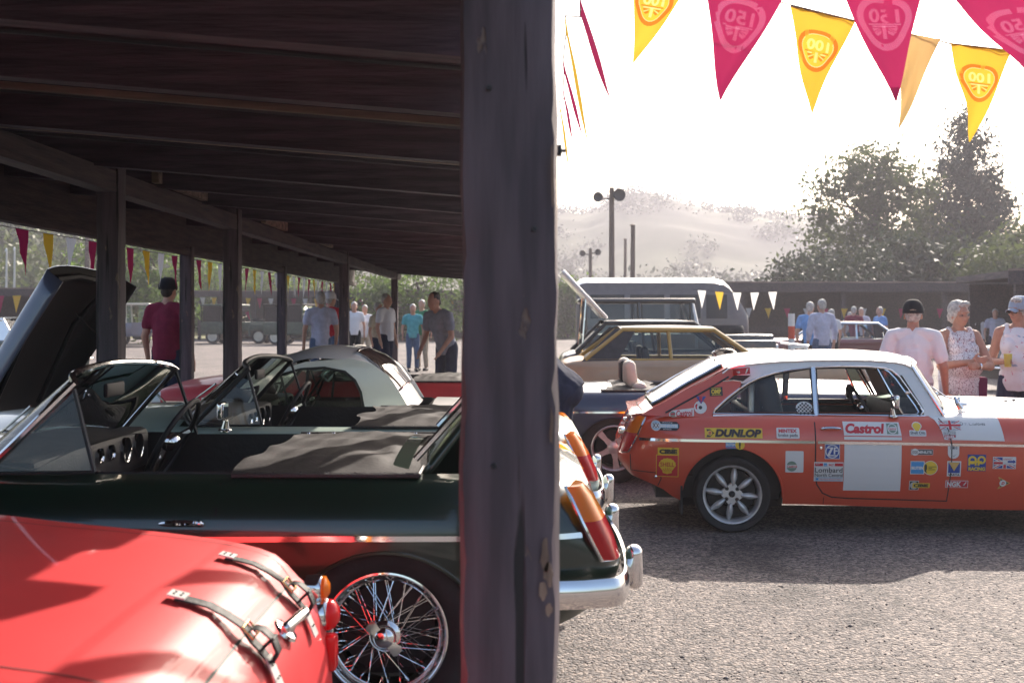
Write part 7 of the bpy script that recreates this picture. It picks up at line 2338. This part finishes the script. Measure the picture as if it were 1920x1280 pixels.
mb = MB(); mb.tube([lp(B1, px3(p, 4.3)) for p in ((1060, -150), (1184, -64), (1300, -42), (1470, 6), (1604, 39), (1690, 60), (1781, 82), (1897, 95), (2050, 106))], .0028, 5); mb.build('cord', M['darkmetal'], B1)
mb = MB(); mb.tube([lp(B2, px3(p, 3.9)) for p in ((1150, -90), (1318, -52), (1482, -28), (1566, -48), (1738, -46), (1776, -16), (1950, -48), (2100, -80))], .0028, 5); mb.build('cord', M['darkmetal'], B2)
B3 = thing('bunting', 'string of pennants seen edge-on beside the thick post', 'bunting', wpt(1060, 60, 4.5), 0, 'strings of pennants')
last = []
for (a, tp, Y, m) in (((1088, -8), (1152, 202), 3.3, 'magenta'), ((1060, 30), (1110, 296), 3.9, 'gold'), ((1056, 112), (1098, 268), 4.6, 'magenta'), ((1056, 165), (1078, 275), 5.3, 'magenta'), ((1049, 190), (1071, 332), 5.6, 'gold')):
    A = px3(a, Y); Bq_ = A + Vector((.012, .20, -.01)); Tq_ = px3(tp, Y + .05)
    pennant(B3, lp(B3, A), lp(B3, Bq_), lp(B3, Tq_), m, None, wav=.006)
    last += [A, Bq_]
mb = MB(); mb.tube([lp(B3, p) for p in [px3((1110, -60), 2.9)] + last + [px3((1040, 230), 6.6)]], .0025, 5); mb.build('cord', M['darkmetal'], B3)
def string(label, p0, p1, n, w, h, cols, sag=.05, edge=None, name='bunting'):
    p0, p1 = Vector(p0), Vector(p1)
    t = thing(name, label, 'bunting', p0, 0, 'strings of pennants')
    d = p1 - p0
    f = lambda s: d * s + Vector((0, 0, -sag * 4 * s * (1 - s)))
    mb = MB(); mb.tube([f(i / 24) for i in range(25)], .004, 4); mb.build('cord', M['darkmetal'], t)
    dn = d.normalized()
    rn = random.Random(n)
    for i in range(n):
        c = f((i + .5) / n)
        pennant(t, c - dn * w / 2, c + dn * w / 2, c + Vector((rn.uniform(-.03, .03), rn.uniform(-.02, .02), -h)), cols[i % len(cols)], None, wav=.008, n=4, seed=i)
    return t
C4 = ['gold', 'magenta', 'pwhite', 'magenta', 'gold', 'pwhite']
string('row of pennants hanging below the left eave of the timber shelter', (-3.72, 7.9, 2.10), (-3.72, 25.5, 2.10), 36, .22, .36, ['pwhite', 'magenta', 'gold', 'pwhite', 'magenta'], sag=.0)
string('small pennants along the front of the long far shed', (4.5, 38.9, 1.72), (21.5, 38.9, 1.72), 26, .22, .34, C4, sag=.06)
string('small pennants hanging under the pale roof edge on the right', (11.0, 24.5, 2.2), (19, 23.6, 2.2), 16, .2, .4, C4, sag=.04)
string('colourful small pennants along the far left shed', (-34, 46, 2.25), (-19, 46, 2.25), 22, .34, .7, ['gold', 'magenta', 'pwhite', 'gold', 'magenta'], sag=.08)
string('dim small pennants along the shed behind the parked off-roaders', (-18, 65, 2.45), (-2.4, 65, 2.45), 24, .3, .6, ['pwhite', 'gold', 'magenta'], sag=.08)
string('few white pennants strung low beside the white van', (4.3, 27, 2.05), (6.3, 26.6, 2.0), 5, .2, .42, ['pwhite', 'gold', 'pwhite', 'pwhite'], sag=.05)

# ================================================================== summer haze
mb = MB(); mb.box((40, 235, 27), (520, 480, 57)); hzo = mb.build('haze', [], smooth=False)
hm = bpy.data.materials.new('haze')
hm.use_nodes = True
nt = hm.node_tree
nt.nodes.remove(nt.nodes['Principled BSDF'])
pv = nt.nodes.new('ShaderNodeVolumePrincipled')
pv.inputs['Color'].default_value = (0.90, 0.88, 0.98, 1)
pv.inputs['Density'].default_value = 0.0009
pv.inputs['Anisotropy'].default_value = 0.4
nt.links.new(pv.outputs[0], nt.nodes['Material Output'].inputs['Volume'])
hzo.data.materials.append(hm)
hzo['kind'] = 'stuff'
hzo['label'] = 'pale bright summer haze in the air'
bpy.data.batch_remove(TRASH)
bpy.data.scenes.remove(TMP)
